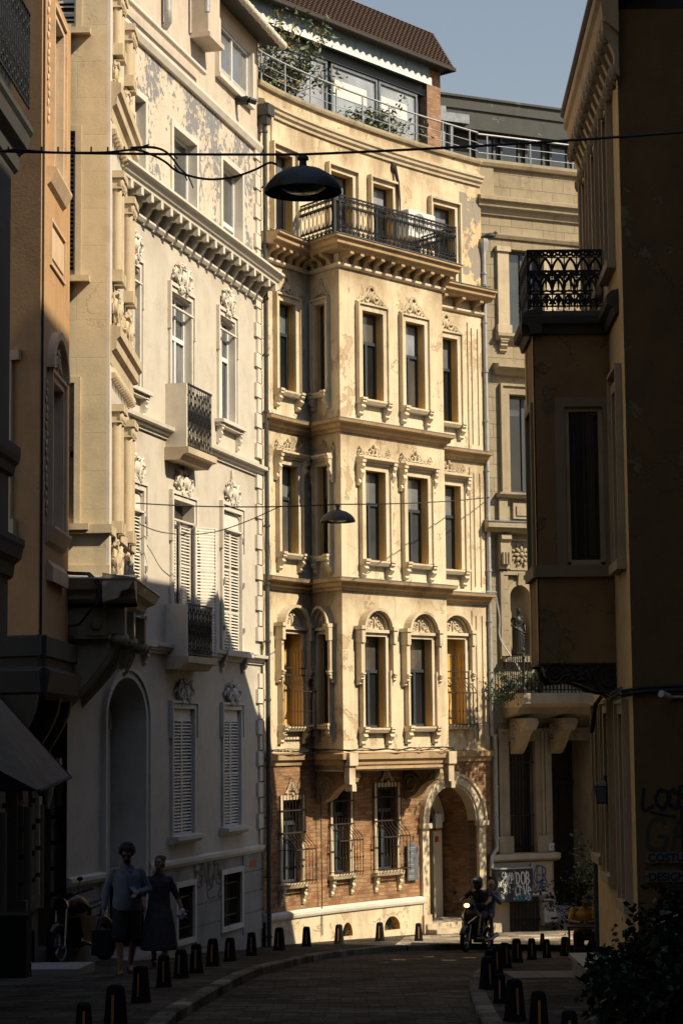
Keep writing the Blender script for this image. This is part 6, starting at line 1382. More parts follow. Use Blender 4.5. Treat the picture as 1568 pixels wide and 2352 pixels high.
s = MB(); P = smooth_line([WF.W(WF.t(306, 1203), .1, WF.z(306, 1203)), at(370, 1222, 38), at(440, 1227, 38.5), at(500, 1220, 39), at(570, 1196, 38.8), at(645, 1162, 38.6)], 5); s.tube(P, .010, 5); tag(s.build('cable', M['cable'], org=P[3]), 'thin loose wire sagging across the white shuttered windows', 'cable')
# air conditioner on the balcony
a0, a1 = CF.t(938, 510, .5), CF.t(999, 510, .5); z1 = CF.z(965, 487, .5); zA = z1-.66; ac = thing('air_conditioner', 'white air conditioner unit with round fan behind the iron balcony railing', 'air conditioner', CF.W(a0, .3, zA)); s = MB(); s.box(CF, a0, a1, .12, .5, zA, z1); s.build('casing', M['ac_white'], ac, bevel=.015)
s = MB(); cq = a0+(a1-a0)*.4; cz = z1-.30; rr = .24
for r in (rr, rr*.85, rr*.7, rr*.55, rr*.4, rr*.25): P = [(cq+r*cos(2*pi*i/24), cz+r*sin(2*pi*i/24)) for i in range(25)]; curveL(s, CF, P, .512, .006, 4)
for k in range(6): an = k*pi/3; s.tube([CF.W(cq, .512, cz), CF.W(cq+rr*cos(an), .512, cz+rr*sin(an))], .006, 4)
s.build('fan_guard', M['zinc_light'], ac)
s = MB(); n = 24; P = [CF.W(cq+rr*cos(2*pi*i/n), .503, cz+rr*sin(2*pi*i/n)) for i in range(n)]; s.face(P); s.build('fan', M['dark_frame'], ac)
s = MB(); q = a0+(a1-a0)*.83; zl_ = z1-.2
for k in range(3):
    an = pi/2+k*2*pi/3; ca, sa = cos(an), sin(an); L_ = .062
    s.face([CF.W(q, .505, zl_), CF.W(q+L_*.5*ca-L_*.28*sa, .505, zl_+L_*.5*sa+L_*.28*ca), CF.W(q+L_*ca, .505, zl_+L_*sa), CF.W(q+L_*.5*ca+L_*.28*sa, .505, zl_+L_*.5*sa-L_*.28*ca)][::-1])
s.build('emblem', M['logo_red'], ac); s = MB()
for k in range(9): s.box(CF, q-.075+.017*k, q-.063+.017*k, .503, .506, zl_-.105, zl_-.088)
s.build('lettering', M['logo_grey'], ac)
# ---------------------------------------------------------------- plants
def leaves(mb, pts, n, spread, size, rn, asp=.32, droop=.3):
    for _ in range(n):
        c = rn.choice(pts)+Vector((rn.gauss(0, spread), rn.gauss(0, spread), rn.gauss(0, spread)))
        d = Vector((rn.gauss(0, 1), rn.gauss(0, 1), rn.gauss(-droop, .7))).normalized(); u = d.orthogonal().normalized(); u = Matrix.Rotation(rn.uniform(0, 6.28), 3, d)@u
        L = size*rn.uniform(.6, 1.3); w_ = u*L*asp; m = c+d*L*.5+d.cross(u)*L*.08
        mb.add([c, m-w_, m+w_, c+d*L], [(0, 1, 2), (1, 3, 2)])
def plant(name, lab, cat, base, stems, nleaf, spread, size, mats, seed, asp=.32, r0=.02, group=None, kids=5, droop=.3):
    rn = random.Random(seed); o = thing(name, lab, cat, base, group); st = MB(); cl = []
    for tip in stems:
        a = Vector(base)+Vector((rn.uniform(-.05, .05), rn.uniform(-.05, .05), 0)); b = Vector(tip); k = 6; P = [a.lerp(b, i/k)+Vector((rn.gauss(0, .03), rn.gauss(0, .03), 0))*(i > 0) for i in range(k+1)]
        st.tube(P, r0, 5, r1=r0*.3); cl += P[2:]
        for _ in range(kids):
            q = rn.choice(P[2:]); e = q+Vector((rn.gauss(0, spread*1.6), rn.gauss(0, spread*1.6), abs(rn.gauss(0, spread)))); st.tube([q, q.lerp(e, .5)+Vector((0, 0, .02)), e], r0*.35, 4, r1=r0*.12); cl += [e, q.lerp(e, .6)]
    st.build('stem', M['stem_dark' if mats[0][0] == 'leaf_black' else 'stem'], o)
    for i, (m, f) in enumerate(mats): lm = MB(); leaves(lm, cl, int(nleaf*f), spread*.45, size, rn, asp, droop); lm.build('foliage', M[m], o)
    return o
def TP(x, y, Y): return at(x, y, Y)
plant('terrace_shrub', 'tall loose shrub with narrow leaves rising above the terrace railing', 'shrub', CF.W(1.5, -.9, zpa), [TP(x, y, 47.6) for x, y in [(640, 30), (612, 120), (700, 60), (735, 95), (665, 90), (720, 150), (690, 170), (740, 190), (625, 180), (650, 140), (706, 130), (645, 60)]], 2100, .22, .17, [('leaf_mid', .4), ('leaf_dark', .12), ('leaf_pale', .33), ('leaf_yellow', .15)], 2, .16, .018, kids=7)
for i, (xs, lab) in enumerate(((((820, 262), (845, 255), (868, 262)), 'low grey-green pot plant near the middle of the terrace railing'), (((880, 272), (905, 280), (925, 295)), 'low leafy pot plant near the brick pier on the terrace'), (((748, 235), (770, 245), (760, 225)), 'small pot plant close behind the railing beside the tall shrub'))):
    b_ = TP(xs[1][0], xs[1][1]+60, 50.2+i*.3); plant('pot_plant', lab, 'plant', b_, [TP(x, y, 50.2+i*.3) for x, y in xs], 420, .2, .14, [('leaf_mid', .6), ('leaf_pale', .4)], 20+i, .2, .012)
fb = SF.W(qa+.3, .7, zf)
plant('trailing_plant', 'trailing dark plant spilling over the corner of the stone balcony', 'plant', SF.W(qa+.05, .8, zf+.05), [at(x, y, 50.0) for x, y in [(1140, 1540), (1135, 1570), (1150, 1600), (1140, 1625), (1160, 1560), (1128, 1590), (1133, 1615)]], 900, .13, .06, [('leaf_dark', .6), ('leaf_mid', .4)], 31, .4, .008)
rn = random.Random(8); o = thing('fern', 'bright arching fern behind the iron balusters of the stone balcony', 'plant', fb); lm = MB(); st = MB()
for k in range(12):
    an = rn.uniform(0, 6.28); L = rn.uniform(.5, .9); P = [fb+Vector((cos(an)*L*u, sin(an)*L*u*.7, .15+.45*sin(u*2.6)*L)) for u in (0, .25, .5, .75, 1)]; st.tube(P, .006, 4)
    for i in range(22):
        u = i/22*4; j = min(3, int(u)); c = P[j].lerp(P[j+1], u-j); d = (P[j+1]-P[j]).normalized(); sd = Vector((-d.y, d.x, 0)).normalized()
        for g in (-1, 1): e = c+sd*g*.13*(1-i/26)+d*.04; lm.add([c-d*.01, c+d*.02, e], [(0, 1, 2)])
st.build('stem', M['stem'], o); lm.build('foliage', M['leaf_pale'], o)
plant('balcony_plant', 'yellowing low plant beside the fern on the stone balcony', 'plant', SF.W(qa+.6, .8, zf), [SF.W(qa+.5+.1*k, .8, zf+.35) for k in range(4)], 160, .12, .09, [('leaf_yellow', .5), ('leaf_mid', .5)], 33, .45, .008)
plant('ledge_weed', 'tiny flowering weed on the right end of the yellow house cornice', 'plant', CF.W(CE-.25, .3, zct+.03), [CF.W(CE-.45+.1*k, .3, zct+.14) for k in range(4)], 90, .05, .05, [('leaf_dark', .7), ('leaf_yellow', .3)], 35, .4, .004)
tb_ = onground(1335, 2175); plant('potted_tree', 'dark bushy small tree behind the seated man, before the stone doorway', 'tree', tb_, [at(x, y, 45.5) for x, y in [(1338, 1930), (1345, 1960), (1318, 2010), (1330, 2020), (1350, 2040), (1312, 2070), (1330, 2090), (1345, 2000)]], 1300, .2, .10, [('leaf_black', 1.)], 41, .25, .035, kids=9)
bb = onground(1530, 2420)
plant('foreground_shrub', 'big dark shrub filling the lower right corner against the ochre house', 'shrub', Vector((bb.x, bb.y, bb.z)), [at(x, y, 20.5) for x, y in [(1570, 2130), (1600, 2110), (1510, 2130), (1560, 2120), (1465, 2170), (1520, 2190), (1590, 2190), (1430, 2210), (1480, 2240), (1540, 2260), (1440, 2265), (1410, 2250), (1500, 2320), (1580, 2300), (1420, 2300), (1460, 2340), (1400, 2285)]], 7500, .13, .085, [('leaf_black', .75), ('leaf_dark', .25)], 43, .36, .018, kids=14)
# ---------------------------------------------------------------- graffiti strokes
def arc(cx_, cy_, rx_, ry_, a0, a1, n=8): return [(cx_+rx_*cos(R(a0+(a1-a0)*i/n)), cy_+ry_*sin(R(a0+(a1-a0)*i/n))) for i in range(n+1)]
GL = {'A': [[(0, 0), (.45, 1), (.9, 0)], [(.2, .4), (.75, .4)]], 'B': [[(0, 0), (0, 1)], arc(.05, .75, .6, .25, 90, -90), arc(.05, .25, .75, .25, 90, -90)], 'C': [arc(.5, .5, .5, .5, 50, 310, 10)], 'D': [[(.05, 0), (.05, 1)], arc(.05, .5, .75, .5, 90, -90, 10)],
 'E': [[(.75, 1), (0, 1), (0, 0), (.8, 0)], [(0, .5), (.6, .55)]], 'G': [arc(.5, .5, .5, .5, 50, 320, 10)+[(.9, .45), (.5, .45)]], 'I': [[(.1, 0), (.1, 1)]], 'K': [[(0, 0), (0, 1)], [(.7, 1), (0, .45), (.8, 0)]], 'L': [[(0, 1), (0, 0), (.7, .05)]], 'M': [[(0, 0), (.1, 1), (.45, .4), (.8, 1), (.9, 0)]],
 'N': [[(0, 0), (.05, 1), (.7, 0), (.75, 1)]], 'O': [arc(.45, .5, .45, .5, 90, 450, 14)], 'R': [[(0, 0), (0, 1)], arc(.05, .72, .6, .28, 90, -90), [(.15, .45), (.8, 0)]], 'S': [arc(.4, .75, .38, .25, 40, 270, 7)+arc(.4, .25, .38, .25, 90, -140, 7)], 'T': [[(0, 1), (.9, 1)], [(.45, 1), (.45, 0)]],
 'U': [[(0, 1), (0, .3)]+arc(.38, .3, .38, .3, 180, 360)+[(.76, 1)]], 'V': [[(0, 1), (.4, 0), (.8, 1)]], 'Z': [[(0, 1), (.75, 1), (0, 0), (.8, 0)]], 'e': [[(.05, .45), (.7, .5)]+arc(.4, .45, .38, .4, 10, 300, 8)+[(.5, -.6), (.1, -.5)]], 'Y': [[(0, 1), (.4, .5), (.8, 1)], [(.4, .5), (.3, 0)]], 'F': [[(.75, 1), (0, 1), (0, 0)], [(0, .5), (.6, .5)]], 'H': [[(0, 0), (0, 1)], [(.7, 0), (.7, 1)], [(0, .5), (.7, .5)]]}
def graffiti(mb, fc, text, t, z, h, w, lw, d=.006, jit=.03, seed=1, slope=0., step=1.12):
    rn = random.Random(seed); k = 0
    for i, ch in enumerate(text):
        if ch == ' ' or ch not in GL: continue
        for st in GL[ch]:
            P = [(t+(i*step+x+rn.gauss(0, jit))*w, z+slope*i*w+(y+rn.gauss(0, jit))*h) for x, y in st]
            Q = [Vector((p[0], p[1], 0)) for p in P]; Q = smooth_line(Q, 3) if len(Q) > 2 else Q
            for a_, b_ in zip(Q, Q[1:]):
                v = b_-a_
                if v.length < 1e-5: continue
                v.normalize(); n_ = Vector((-v.y, v.x, 0))*lw*.5; e = v*lw*.35; dd = d+.0003*(k % 30); k += 1
                mb.lface(fc, [(q.x, dd, q.y) for q in (a_-e-n_, b_+e-n_, b_+e+n_, a_-e+n_)])
def signtext(txt, size, loc, rx, mat, parent, name='lettering', depth=.004, off=None):
    cu = bpy.data.curves.new(name, 'FONT'); cu.body = txt; cu.size = size; cu.extrude = depth; cu.align_x = 'LEFT'; cu.offset = off or 0
    to = bpy.data.objects.new(name, cu); SC.collection.objects.link(to); to.rotation_euler = rx
    dg = bpy.context.evaluated_depsgraph_get(); me = bpy.data.meshes.new_from_object(to.evaluated_get(dg)); bpy.data.objects.remove(to)
    o = bpy.data.objects.new(name, me); me.materials.clear(); me.materials.append(M[mat]); SC.collection.objects.link(o); o.parent = parent; o.rotation_euler = rx
    o.location = Vector(loc)-(ORG[parent.name] if parent.name in ORG else Vector((0, 0, 0))); return o
# utility cabinet, meter box and pipe against the stone house
ct0, ct1 = SF.t(1139, 2030, .55), SF.t(1222, 2030, .55); cz0, cz1 = SF.z(1180, 2072, .55), SF.z(1180, 1996, .55)
uc = thing('utility_cabinet', 'black utility cabinet covered in white graffiti on the stone house wall', 'utility cabinet', SF.W(ct0, .3, cz0)); s = MB(); s.box(SF, ct0, ct1, .16, .55, cz0, cz1); s.build('casing', M['cabinet_dark'], uc, bevel=.01)
s = MB(); s.box(SF, ct0-.02, ct1+.02, .15, .58, cz1+.002, cz1+.035); s.build('lid', M['zinc_light'], uc)
s = MB(); m = (ct0+ct1)/2; s.box(SF, m-.008, m+.008, .55, .557, cz0+.03, cz1-.02); s.box(SF, m+.03, m+.06, .55, .585, cz0+.28, cz0+.40); s.build('door_gap', M['zinc'], uc)
s = MB(); cw = ct1-m; graffiti(s, SF, 'DOB', m+.08*cw, cz1-.36, .28, cw*.24, .035, .56, .05, 1, 0, 1.15); graffiti(s, SF, 'CIVe', m+.05*cw, cz1-.62, .22, cw*.20, .032, .56, .05, 2, -.03, 1.12)
graffiti(s, SF, 'SAVO', ct0+.30*cw, cz1-.25, .16, cw*.14, .022, .56, .08, 3); graffiti(s, SF, 'NKHAL', ct0+.12*cw, cz1-.42, .13, cw*.12, .016, .56, .08, 4); graffiti(s, SF, 'BIZ', ct0+.42*cw, cz1-.56, .11, cw*.11, .014, .56, .08, 5); graffiti(s, SF, 'ZN', ct0+.2*cw, cz1-.7, .10, cw*.10, .014, .56, .08, 6); graffiti(s, SF, 'REZ', ct0+.55*cw, cz1-.33, .16, cw*.10, .018, .56, .08, 16); s.build('graffiti', M['paint_white'], uc)
s = MB(); graffiti(s, SF, 'ROSSMAN', m+.06*cw, cz0+.04, .13, cw*.115, .014, .56, .04, 7, 0, 1.1); graffiti(s, SF, 'ZS', m+.25*cw, cz0+.2, .1, cw*.12, .01, .56, .06, 8); s.build('graffiti', M['paint_cyan'], uc)
s = MB(); rn = random.Random(9)
for k in range(14): a_, b_ = rn.uniform(ct0+.03, ct1-.08), rn.uniform(cz0+.05, cz1-.08); w2_ = rn.uniform(.02, .05); dd = .5525+.0004*k; s.lface(SF, [(a_, dd, b_), (a_+w2_, dd, b_), (a_+w2_, dd, b_+.03), (a_, dd, b_+.03)])
s.build('stickers', M['sign_white'], uc)
s = MB(); s.box(SFS, .6, 1.0, -.3, -.29, cz0+.2, cz1-.1) if 0 else None
s = MB(); g0, gz0 = SF.inv(1226, 2042, .15); graffiti(s, SF, 'TAKER', SF.t(1200, 2000, .15), SF.z(1225, 2030, .15), .42, .16, .03, .146, .07, 10, 0, .85); graffiti(s, SF, 'IZR', SF.t(1224, 2030, .15), SF.z(1225, 2052, .15), .25, .15, .026, .146, .1, 11, 0, .8)
go = s.build('wall_graffiti', M['paint_blue'], sb); s = MB(); q = SF.t(1240, 2045, .15); z = SF.z(1240, 2042, .15)
curveL(s, SF, arc(q, z, .15, .06, 0, 360, 14), .145, .007, 4); curveL(s, SF, [(q-.17, z-.08), (q, z+.2), (q+.17, z-.08), (q-.17, z-.08)], .145, .008, 4); curveL(s, SF, arc(q, z, .04, .05, 0, 360, 10), .145, .007, 4); s.build('painted_eye', M['paint_black'], sb)
t0, t1 = SF.t(1250, 2110, .4), SF.t(1277, 2110, .4); z0, z1 = gz(51)+PAV, SF.z(1265, 2066, .4); mb_ = thing('meter_box', 'narrow white meter box with stickers and a dark stain beside the cellar grating', 'meter box', SF.W(t0, .2, z0)); s = MB(); s.box(SF, t0, t1, .15, .38, z0, z1); s.box(SF, t0-.01, t1+.01, .15, .42, z1-.55, z1-.32); s.box(SF, t0-.01, t1+.01, .15, .40, z1-.02, z1+.02); s.build('casing', M['cabinet_white'], mb_, bevel=.01)
s = MB(); rn = random.Random(2); 
for k in range(40): blobL(s, SF, (t0+t1)/2+rn.gauss(0, .05), z0+.62+rn.gauss(0, .08), .379, rn.uniform(.02, .05), rn.uniform(.02, .06), .004)
s.build('stain', M['soot'], mb_); s = MB(); s.box(SF, t0+.02, t1-.03, .38, .41, z1-.66, z1-.57); s.build('slot', M['soot'], mb_)
s = MB(); s.lface(SF, [(t0+.04, .385, z1-.26), (t0+.13, .385, z1-.26), (t0+.13, .385, z1-.06), (t0+.04, .385, z1-.06)]); s.build('notice', M['stone_trim'], mb_); s = MB(); graffiti(s, SF, 'SG', t0+.17, z1-.17, .1, .06, .012, .383, .08, 3); graffiti(s, SF, 'AZ', t0+.17, z1-.29, .09, .06, .012, .383, .08, 4); s.build('graffiti', M['paint_black'], mb_)
s = MB(); z = SF.z(1240, 2055, .25); s.tube(smooth_line([SF.W(ct1-.1, .27, z), SF.W(t1-.25, .27, z+.02), SF.W(t1-.05, .27, z+.01), SF.W(t1+.0, .27, z-.08), SF.W(t1+.0, .27, z1-.1)], 4), .045, 8); pp = s.build('pipe', M['cabinet_white'], org=SF.W(t1, .2, z), smooth=True); tag(pp, 'short horizontal pipe running from the graffiti cabinet to the meter box', 'pipe')
ns = thing('number_sign', 'small white house number sign reading 15 on the stone pier', 'sign', SF.W(SF.t(1260, 1945, .2), .2, SF.z(1266, 1952, .2))); a, b = SF.t(1260, 1945, .2), SF.t(1272, 1945, .2); z0, z1 = SF.z(1266, 1953, .2), SF.z(1266, 1937, .2); s = MB(); s.box(SF, a, b, .17, .21, z0, z1); s.build('plate', M['sign_white'], ns); signtext('15', .135, SF.W(a+.03, .213, z0+.035), (pi/2, 0, pi/2-R(66)), 'paint_blue', ns)
# plaque by the portal, alarm box, number sign in the porch
a, b = CF.t(937, 1980, .1), CF.t(961, 1980, .1); z0, z1 = CF.z(949, 2022, .1), CF.z(949, 1938, .1); pq = thing('notice_board', 'tall grey plaque with rows of lettering left of the arched portal', 'sign', CF.W(a, .1, z0)); s = MB(); s.box(CF, a, b, .05, .09, z0, z1); s.build('plate', M['zinc'], pq, bevel=.004); s = MB(); rn = random.Random(6)
for k in range(6): z = z1-.09-k*.13; s.box(CF, a+.03, a+.03+rn.uniform(.14, .26), .09, .093, z-.008, z+.008); s.box(CF, a+.03, a+.03+rn.uniform(.08, .2), .09, .093, z-.04, z-.03)
s.build('lettering', M['zinc_light'], pq)
ab = thing('alarm_box', 'white alarm box high inside the porch of the arched portal', 'alarm box', CF.W(AR[0]+1.0, -.9, 0)); m = (AR[0]+AR[1])/2; z = CF.z(1045, 1885, -.9); s = MB(); s.box(CF, m+.42, m+.66, -1.0, -.88, z-.16, z+.2); s.build('casing', M['sign_white'], ab, bevel=.02); s = MB(); s.box(CF, m+.44, m+.64, -1.0, -.89, z-.22, z-.165); s.build('strobe', M['paint_red'], ab)
rs = MB(); rs.box(CF, m+.5, m+.62, -1.0, -.985, z-.5, z-.36); tag(rs.build('number_plate', M['paint_red'], org=CF.W(m+.5, -1, z-.5)), 'tiny red number plate under the alarm box in the porch', 'sign')
# number 11 in the white arch, little red signs, graffiti on the base
a, b = WF.t(296, 1822, -.8), WF.t(311, 1822, -.8); z0, z1 = WF.z(303, 1830, -.8), WF.z(303, 1815, -.8); n1 = thing('number_sign', 'dark house number sign reading 11 in the arched doorway of the white house', 'sign', WF.W(a, -.8, z0)); s = MB(); s.box(WF, a, b, -.88, -.84, z0, z1); s.build('plate', M['cabinet_dark'], n1); signtext('11', .1, WF.W(a+(b-a)*.25, -.835, z0+.02), (pi/2, 0, pi/2-R(14.6)), 'sign_board', n1)
s = MB(); a, b = WF.t(572, 1980, 0), WF.t(586, 1980, 0); s.box(WF, a, b, .0, .03, WF.z(579, 1990), WF.z(579, 1976)); tag(s.build('small_sign', M['paint_red'], org=WF.W(a, 0, WF.z(579, 1990))), 'small red plate at the right end of the white house base', 'sign')
s = MB(); graffiti(s, WF, 'BNUS', WF.t(450, 2030, .02), WF.z(470, 2035), .55, .42, .035, .026, .08, 12, -.0, .95); graffiti(s, WF, 'EZ', WF.t(478, 2050, .02), WF.z(490, 2062), .4, .5, .03, .026, .1, 13); s.build('graffiti', M['paint_black'], wb)
# bird on the hopper
q = SF.W(.2, .25, sz(585)+.40); s = MB(); s.blob(q, (.14, .07, .07), None, 10, 8); s.blob(q+Vector((.13, 0, .07)), (.045, .04, .045), None, 8, 6); s.capsule(q+Vector((-.1, 0, 0)), q+Vector((-.26, .02, -.04)), .04, .012, 8); s.capsule(q+Vector((.08, 0, .03)), q+Vector((.13, 0, .07)), .05, .035, 8); s.tube([q+Vector((.17, 0, .07)), q+Vector((.2, 0, .06))], .012, 4, r1=.003); s.tube([q+Vector((.02, .02, -.05)), q+Vector((.02, .02, -.12))], .008, 4); s.tube([q+Vector((.02, -.02, -.05)), q+Vector((.02, -.02, -.12))], .008, 4)
tag(s.build('pigeon', M['lamp_metal'], org=q, smooth=True), 'dark pigeon perched on the drain hopper beside the stone cornice', 'bird')
# right corner house: lanterns, boards, painted letters, camera, bench
def lantern(x, y, h, lab):
    Y = 28.9; c = at(x, y, Y); o = thing('wall_lantern', lab, 'lantern', c, 'lanterns on the ochre house'); k = h; s = MB(); s.lathe(c, [(.001, k), (.02, k*.9), (.03, k*.82), (.12, k*.70), (.16, k*.62), (.16, k*.6)], 4); s.lathe(c, [(.11, 0), (.12, .02), (.001, .02)], 4); s.build('cap', M['iron'], o)
    s = MB(); s.lathe(c, [(.09, .02), (.14, k*.6)], 4); s.build('glass', M['glass_dull'], o)
    s = MB()
    for i in range(4): an = i*pi/2; s.tube([c+Vector((.1*cos(an), .1*sin(an), .02)), c+Vector((.15*cos(an), .15*sin(an), k*.6))], .009, 4)
    s.tube([c+Vector((0, 0, k*.9)), c+Vector((.14, 0, k)), c+Vector((.3, 0, k*.8))], .015, 5); s.build('bracket', M['iron'], o)
lantern(1389, 1846, .40, 'black wall lantern farther from the viewer on the street side of the ochre house'); lantern(1412, 1862, .44, 'black wall lantern nearer the viewer on the street side of the ochre house')
s = MB(); graffiti(s, RC, 'LOOESEZ', RC.t(1468, 1860), RC.z(1468, 1858), .22, .155, .04, .01, .06, 21, .06, .98); q = RC.t(1492, 1880); z = RC.z(1492, 1868); s.lface(RC, [(q, .008, z), (q+.32, .008, z-.07), (q+.32, .008, z-.04), (q, .008, z+.03)]); s.build('graffiti', M['paint_black'], hb)
s = MB(); graffiti(s, RC, 'GACE', RC.t(1485, 1930), RC.z(1485, 1950), .36, .26, .045, .01, .04, 22); s.build('graffiti', M['soot'], hb)
for i, (x0, y0, y1, tx, lab, mt) in enumerate(((1479, 1958, 1982, 'COSTUM', 'wooden board lettered COSTUM on the dark side wall', 'sign_board'), (1466, 2000, 2026, 'DESIGN', 'wooden board lettered DESIGN under the COSTUM board', 'sign_board'))):
    a = RC.t(x0, y0); z0, z1 = RC.z(x0, y1), RC.z(x0, y0); o = thing('sign_board', lab, 'sign', RC.W(a, .05, z0)); s = MB(); s.box(RC, a, a+(.85 if i else 1.1), .02, .06, z0, z1); s.build('board', M[mt], o); signtext(tx, .135, RC.W(a+.03, .063, z0+.02), (pi/2, 0, 0), 'paint_black', o, off=.004)
s = MB(); z = RC.z(1500, 2065); s.box(RC, .35, 1.4, .02, .06, z, z+.16); s.box(RC, .55, .8, .0, .05, z-.5, z+1.1); tag(s.build('sign_post', M['wood_dark'], org=RC.W(.6, 0, z-.5)), 'dark blank board and post beneath the lettered boards', 'sign')
c = RC.W(RC.t(1519, 1600), .25, RC.z(1519, 1600)); s = MB(); s.tube([c+Vector((-.06, -.08, .03)), c+Vector((.05, .04, -.01))], .045, 10); s.tube([c+Vector((.03, .02, 0)), c+Vector((.12, .2, -.01)), c+Vector((.6, .22, -.01))], .022, 6); tag(s.build('security_camera', M['cabinet_white'], org=c, smooth=True), 'small white security camera on the dark side wall', 'camera')
p = onground(1372, 2262); s = MB(); s.wbox(p.x-.16, p.x+.5, p.y-.5, p.y+1.3, gz(p.y)+.12, gz(p.y)+.30); s.wbox(p.x-.2, p.x+.55, p.y-.55, p.y+1.35, gz(p.y)+.302, gz(p.y)+.36); tag(s.build('marble_bench', M['marble'], org=p), 'pale marble slab step beside the shrub on the right pavement', 'step')
s = MB(); p = onground(1360, 2242)
for i in range(3):
    for j in range(3): x_ = p.x-1.05+i*.41; y_ = p.y-.4+j*.62; s.face([(x_, y_, gz(y_)+PAV+.006), (x_+.4, y_, gz(y_)+PAV+.006), (x_+.4, y_+.6, gz(y_+.6)+PAV+.006), (x_, y_+.6, gz(y_+.6)+PAV+.006)])
tag(s.build('paving_tiles', M['paving_tile'], org=p), kind='structure')
for (x, y, w_, d_, h_, lab) in ((80, 2215, .55, 1.0, .22, 'white marble doorstep against the left wall'), (100, 2240, .8, .9, .08, 'low broken stone slab in front of the left doorstep')):
    p = onground(x, y); s = MB(); s.prism([(p.x-w_, p.y), (p.x+w_*.6, p.y), (p.x+w_*.75, p.y+d_), (p.x-w_, p.y+d_)], [gz(p.y)+.05]*2+[gz(p.y+d_)+.05]*2, [gz(p.y)+PAV+h_]*4); tag(s.build('stone_step', M['marble'], org=p), lab, 'step')
p = onground(40, 2246); s = MB(); s.wbox(p.x-.28, p.x+.12, p.y, p.y+.5, gz(p.y), gz(p.y)+.12+.78); s.wbox(p.x-.3, p.x+.14, p.y-.02, p.y+.52, gz(p.y)+.902, gz(p.y)+.95); tag(s.build('litter_bin', M['black_rubber'], org=p, bevel=.01), 'black box-shaped bin at the lower left wall', 'bin')
# ================================================================ people, scooter, motorcycle, statue
def remesh(o, v=.008, sm=3):
    m = o.modifiers.new('r', 'REMESH'); m.mode = 'VOXEL'; m.voxel_size = v; m.use_smooth_shade = True
    if sm: k = o.modifiers.new('s', 'SMOOTH'); k.iterations = sm; k.factor = .5
    return o
def V(*a): return Vector(a)
def limb(mb, pts, rad):
    for (a, b), (r, q) in zip(zip(pts, pts[1:]), zip(rad, rad[1:])): mb.capsule(a, b, r, q, 12)
def hand(mb, w, d, pn, s=1., curl=.5, side=1):
    """palm from wrist w along d, palm normal pn, thumb on the side given"""
    d = d.normalized(); pn = (pn-d*pn.dot(d)).normalized(); x = d.cross(pn)*side
    M_ = Matrix((x, pn, d)).transposed(); mb.blob(w+d*.045*s, (.040*s, .018*s, .052*s), M_, 10, 8); mb.capsule(w-d*.02, w+d*.02, .025*s, .026*s, 8)
    for i, (o_, L) in enumerate(((-.030, .062), (-.010, .074), (.011, .080), (.031, .072))):
        a = w+d*.085*s+x*o_*s; u = d; c = curl*.9; p = [a]
        for k, f in enumerate((.45, .32, .23)):
            u = (Matrix.Rotation(-c*(.5+.45*k)*side, 3, x)@d); p.append(p[-1]+u*L*f*s)
        limb(mb, p, [.0098*s, .009*s, .0082*s, .007*s])
    a = w+d*.03*s+x*.034*s; e = (x*.7+d*.7+pn*.3).normalized(); f = (x*.25+d*.8+pn*.5).normalized(); limb(mb, [a, a+e*.038*s, a+e*.038*s+f*.03*s], [.013*s, .011*s, .009*s])
def headm(mb, c, yaw, pitch, s=1., beard=False):
    """head centred at c facing -Y turned by yaw / pitch"""
    Q = Matrix.Rotation(yaw, 3, 'Z')@Matrix.Rotation(pitch, 3, 'X')
    def B(p, r): mb.blob(c+Q@(V(*p)*s), (r[0]*s, r[1]*s, r[2]*s), Q, 12, 10)
    B((0, .01, .02), (.077, .095, .09)); B((0, -.022, -.045), (.056, .066, .065)); B((0, -.045, -.085), (.03, .03, .025))
    B((0, -.092, -.012), (.012, .020, .028)); B((0, -.106, -.024), (.014, .014, .011)); B((0, -.082, .035), (.055, .016, .013))
    B((0, -.088, -.058), (.025, .010, .007)); B((0, -.086, -.068), (.022, .011, .007))
    for g in (-1, 1): B((g*.042, -.066, -.02), (.022, .022, .022)); B((g*.079, .01, -.008), (.010, .018, .030))
    return Q
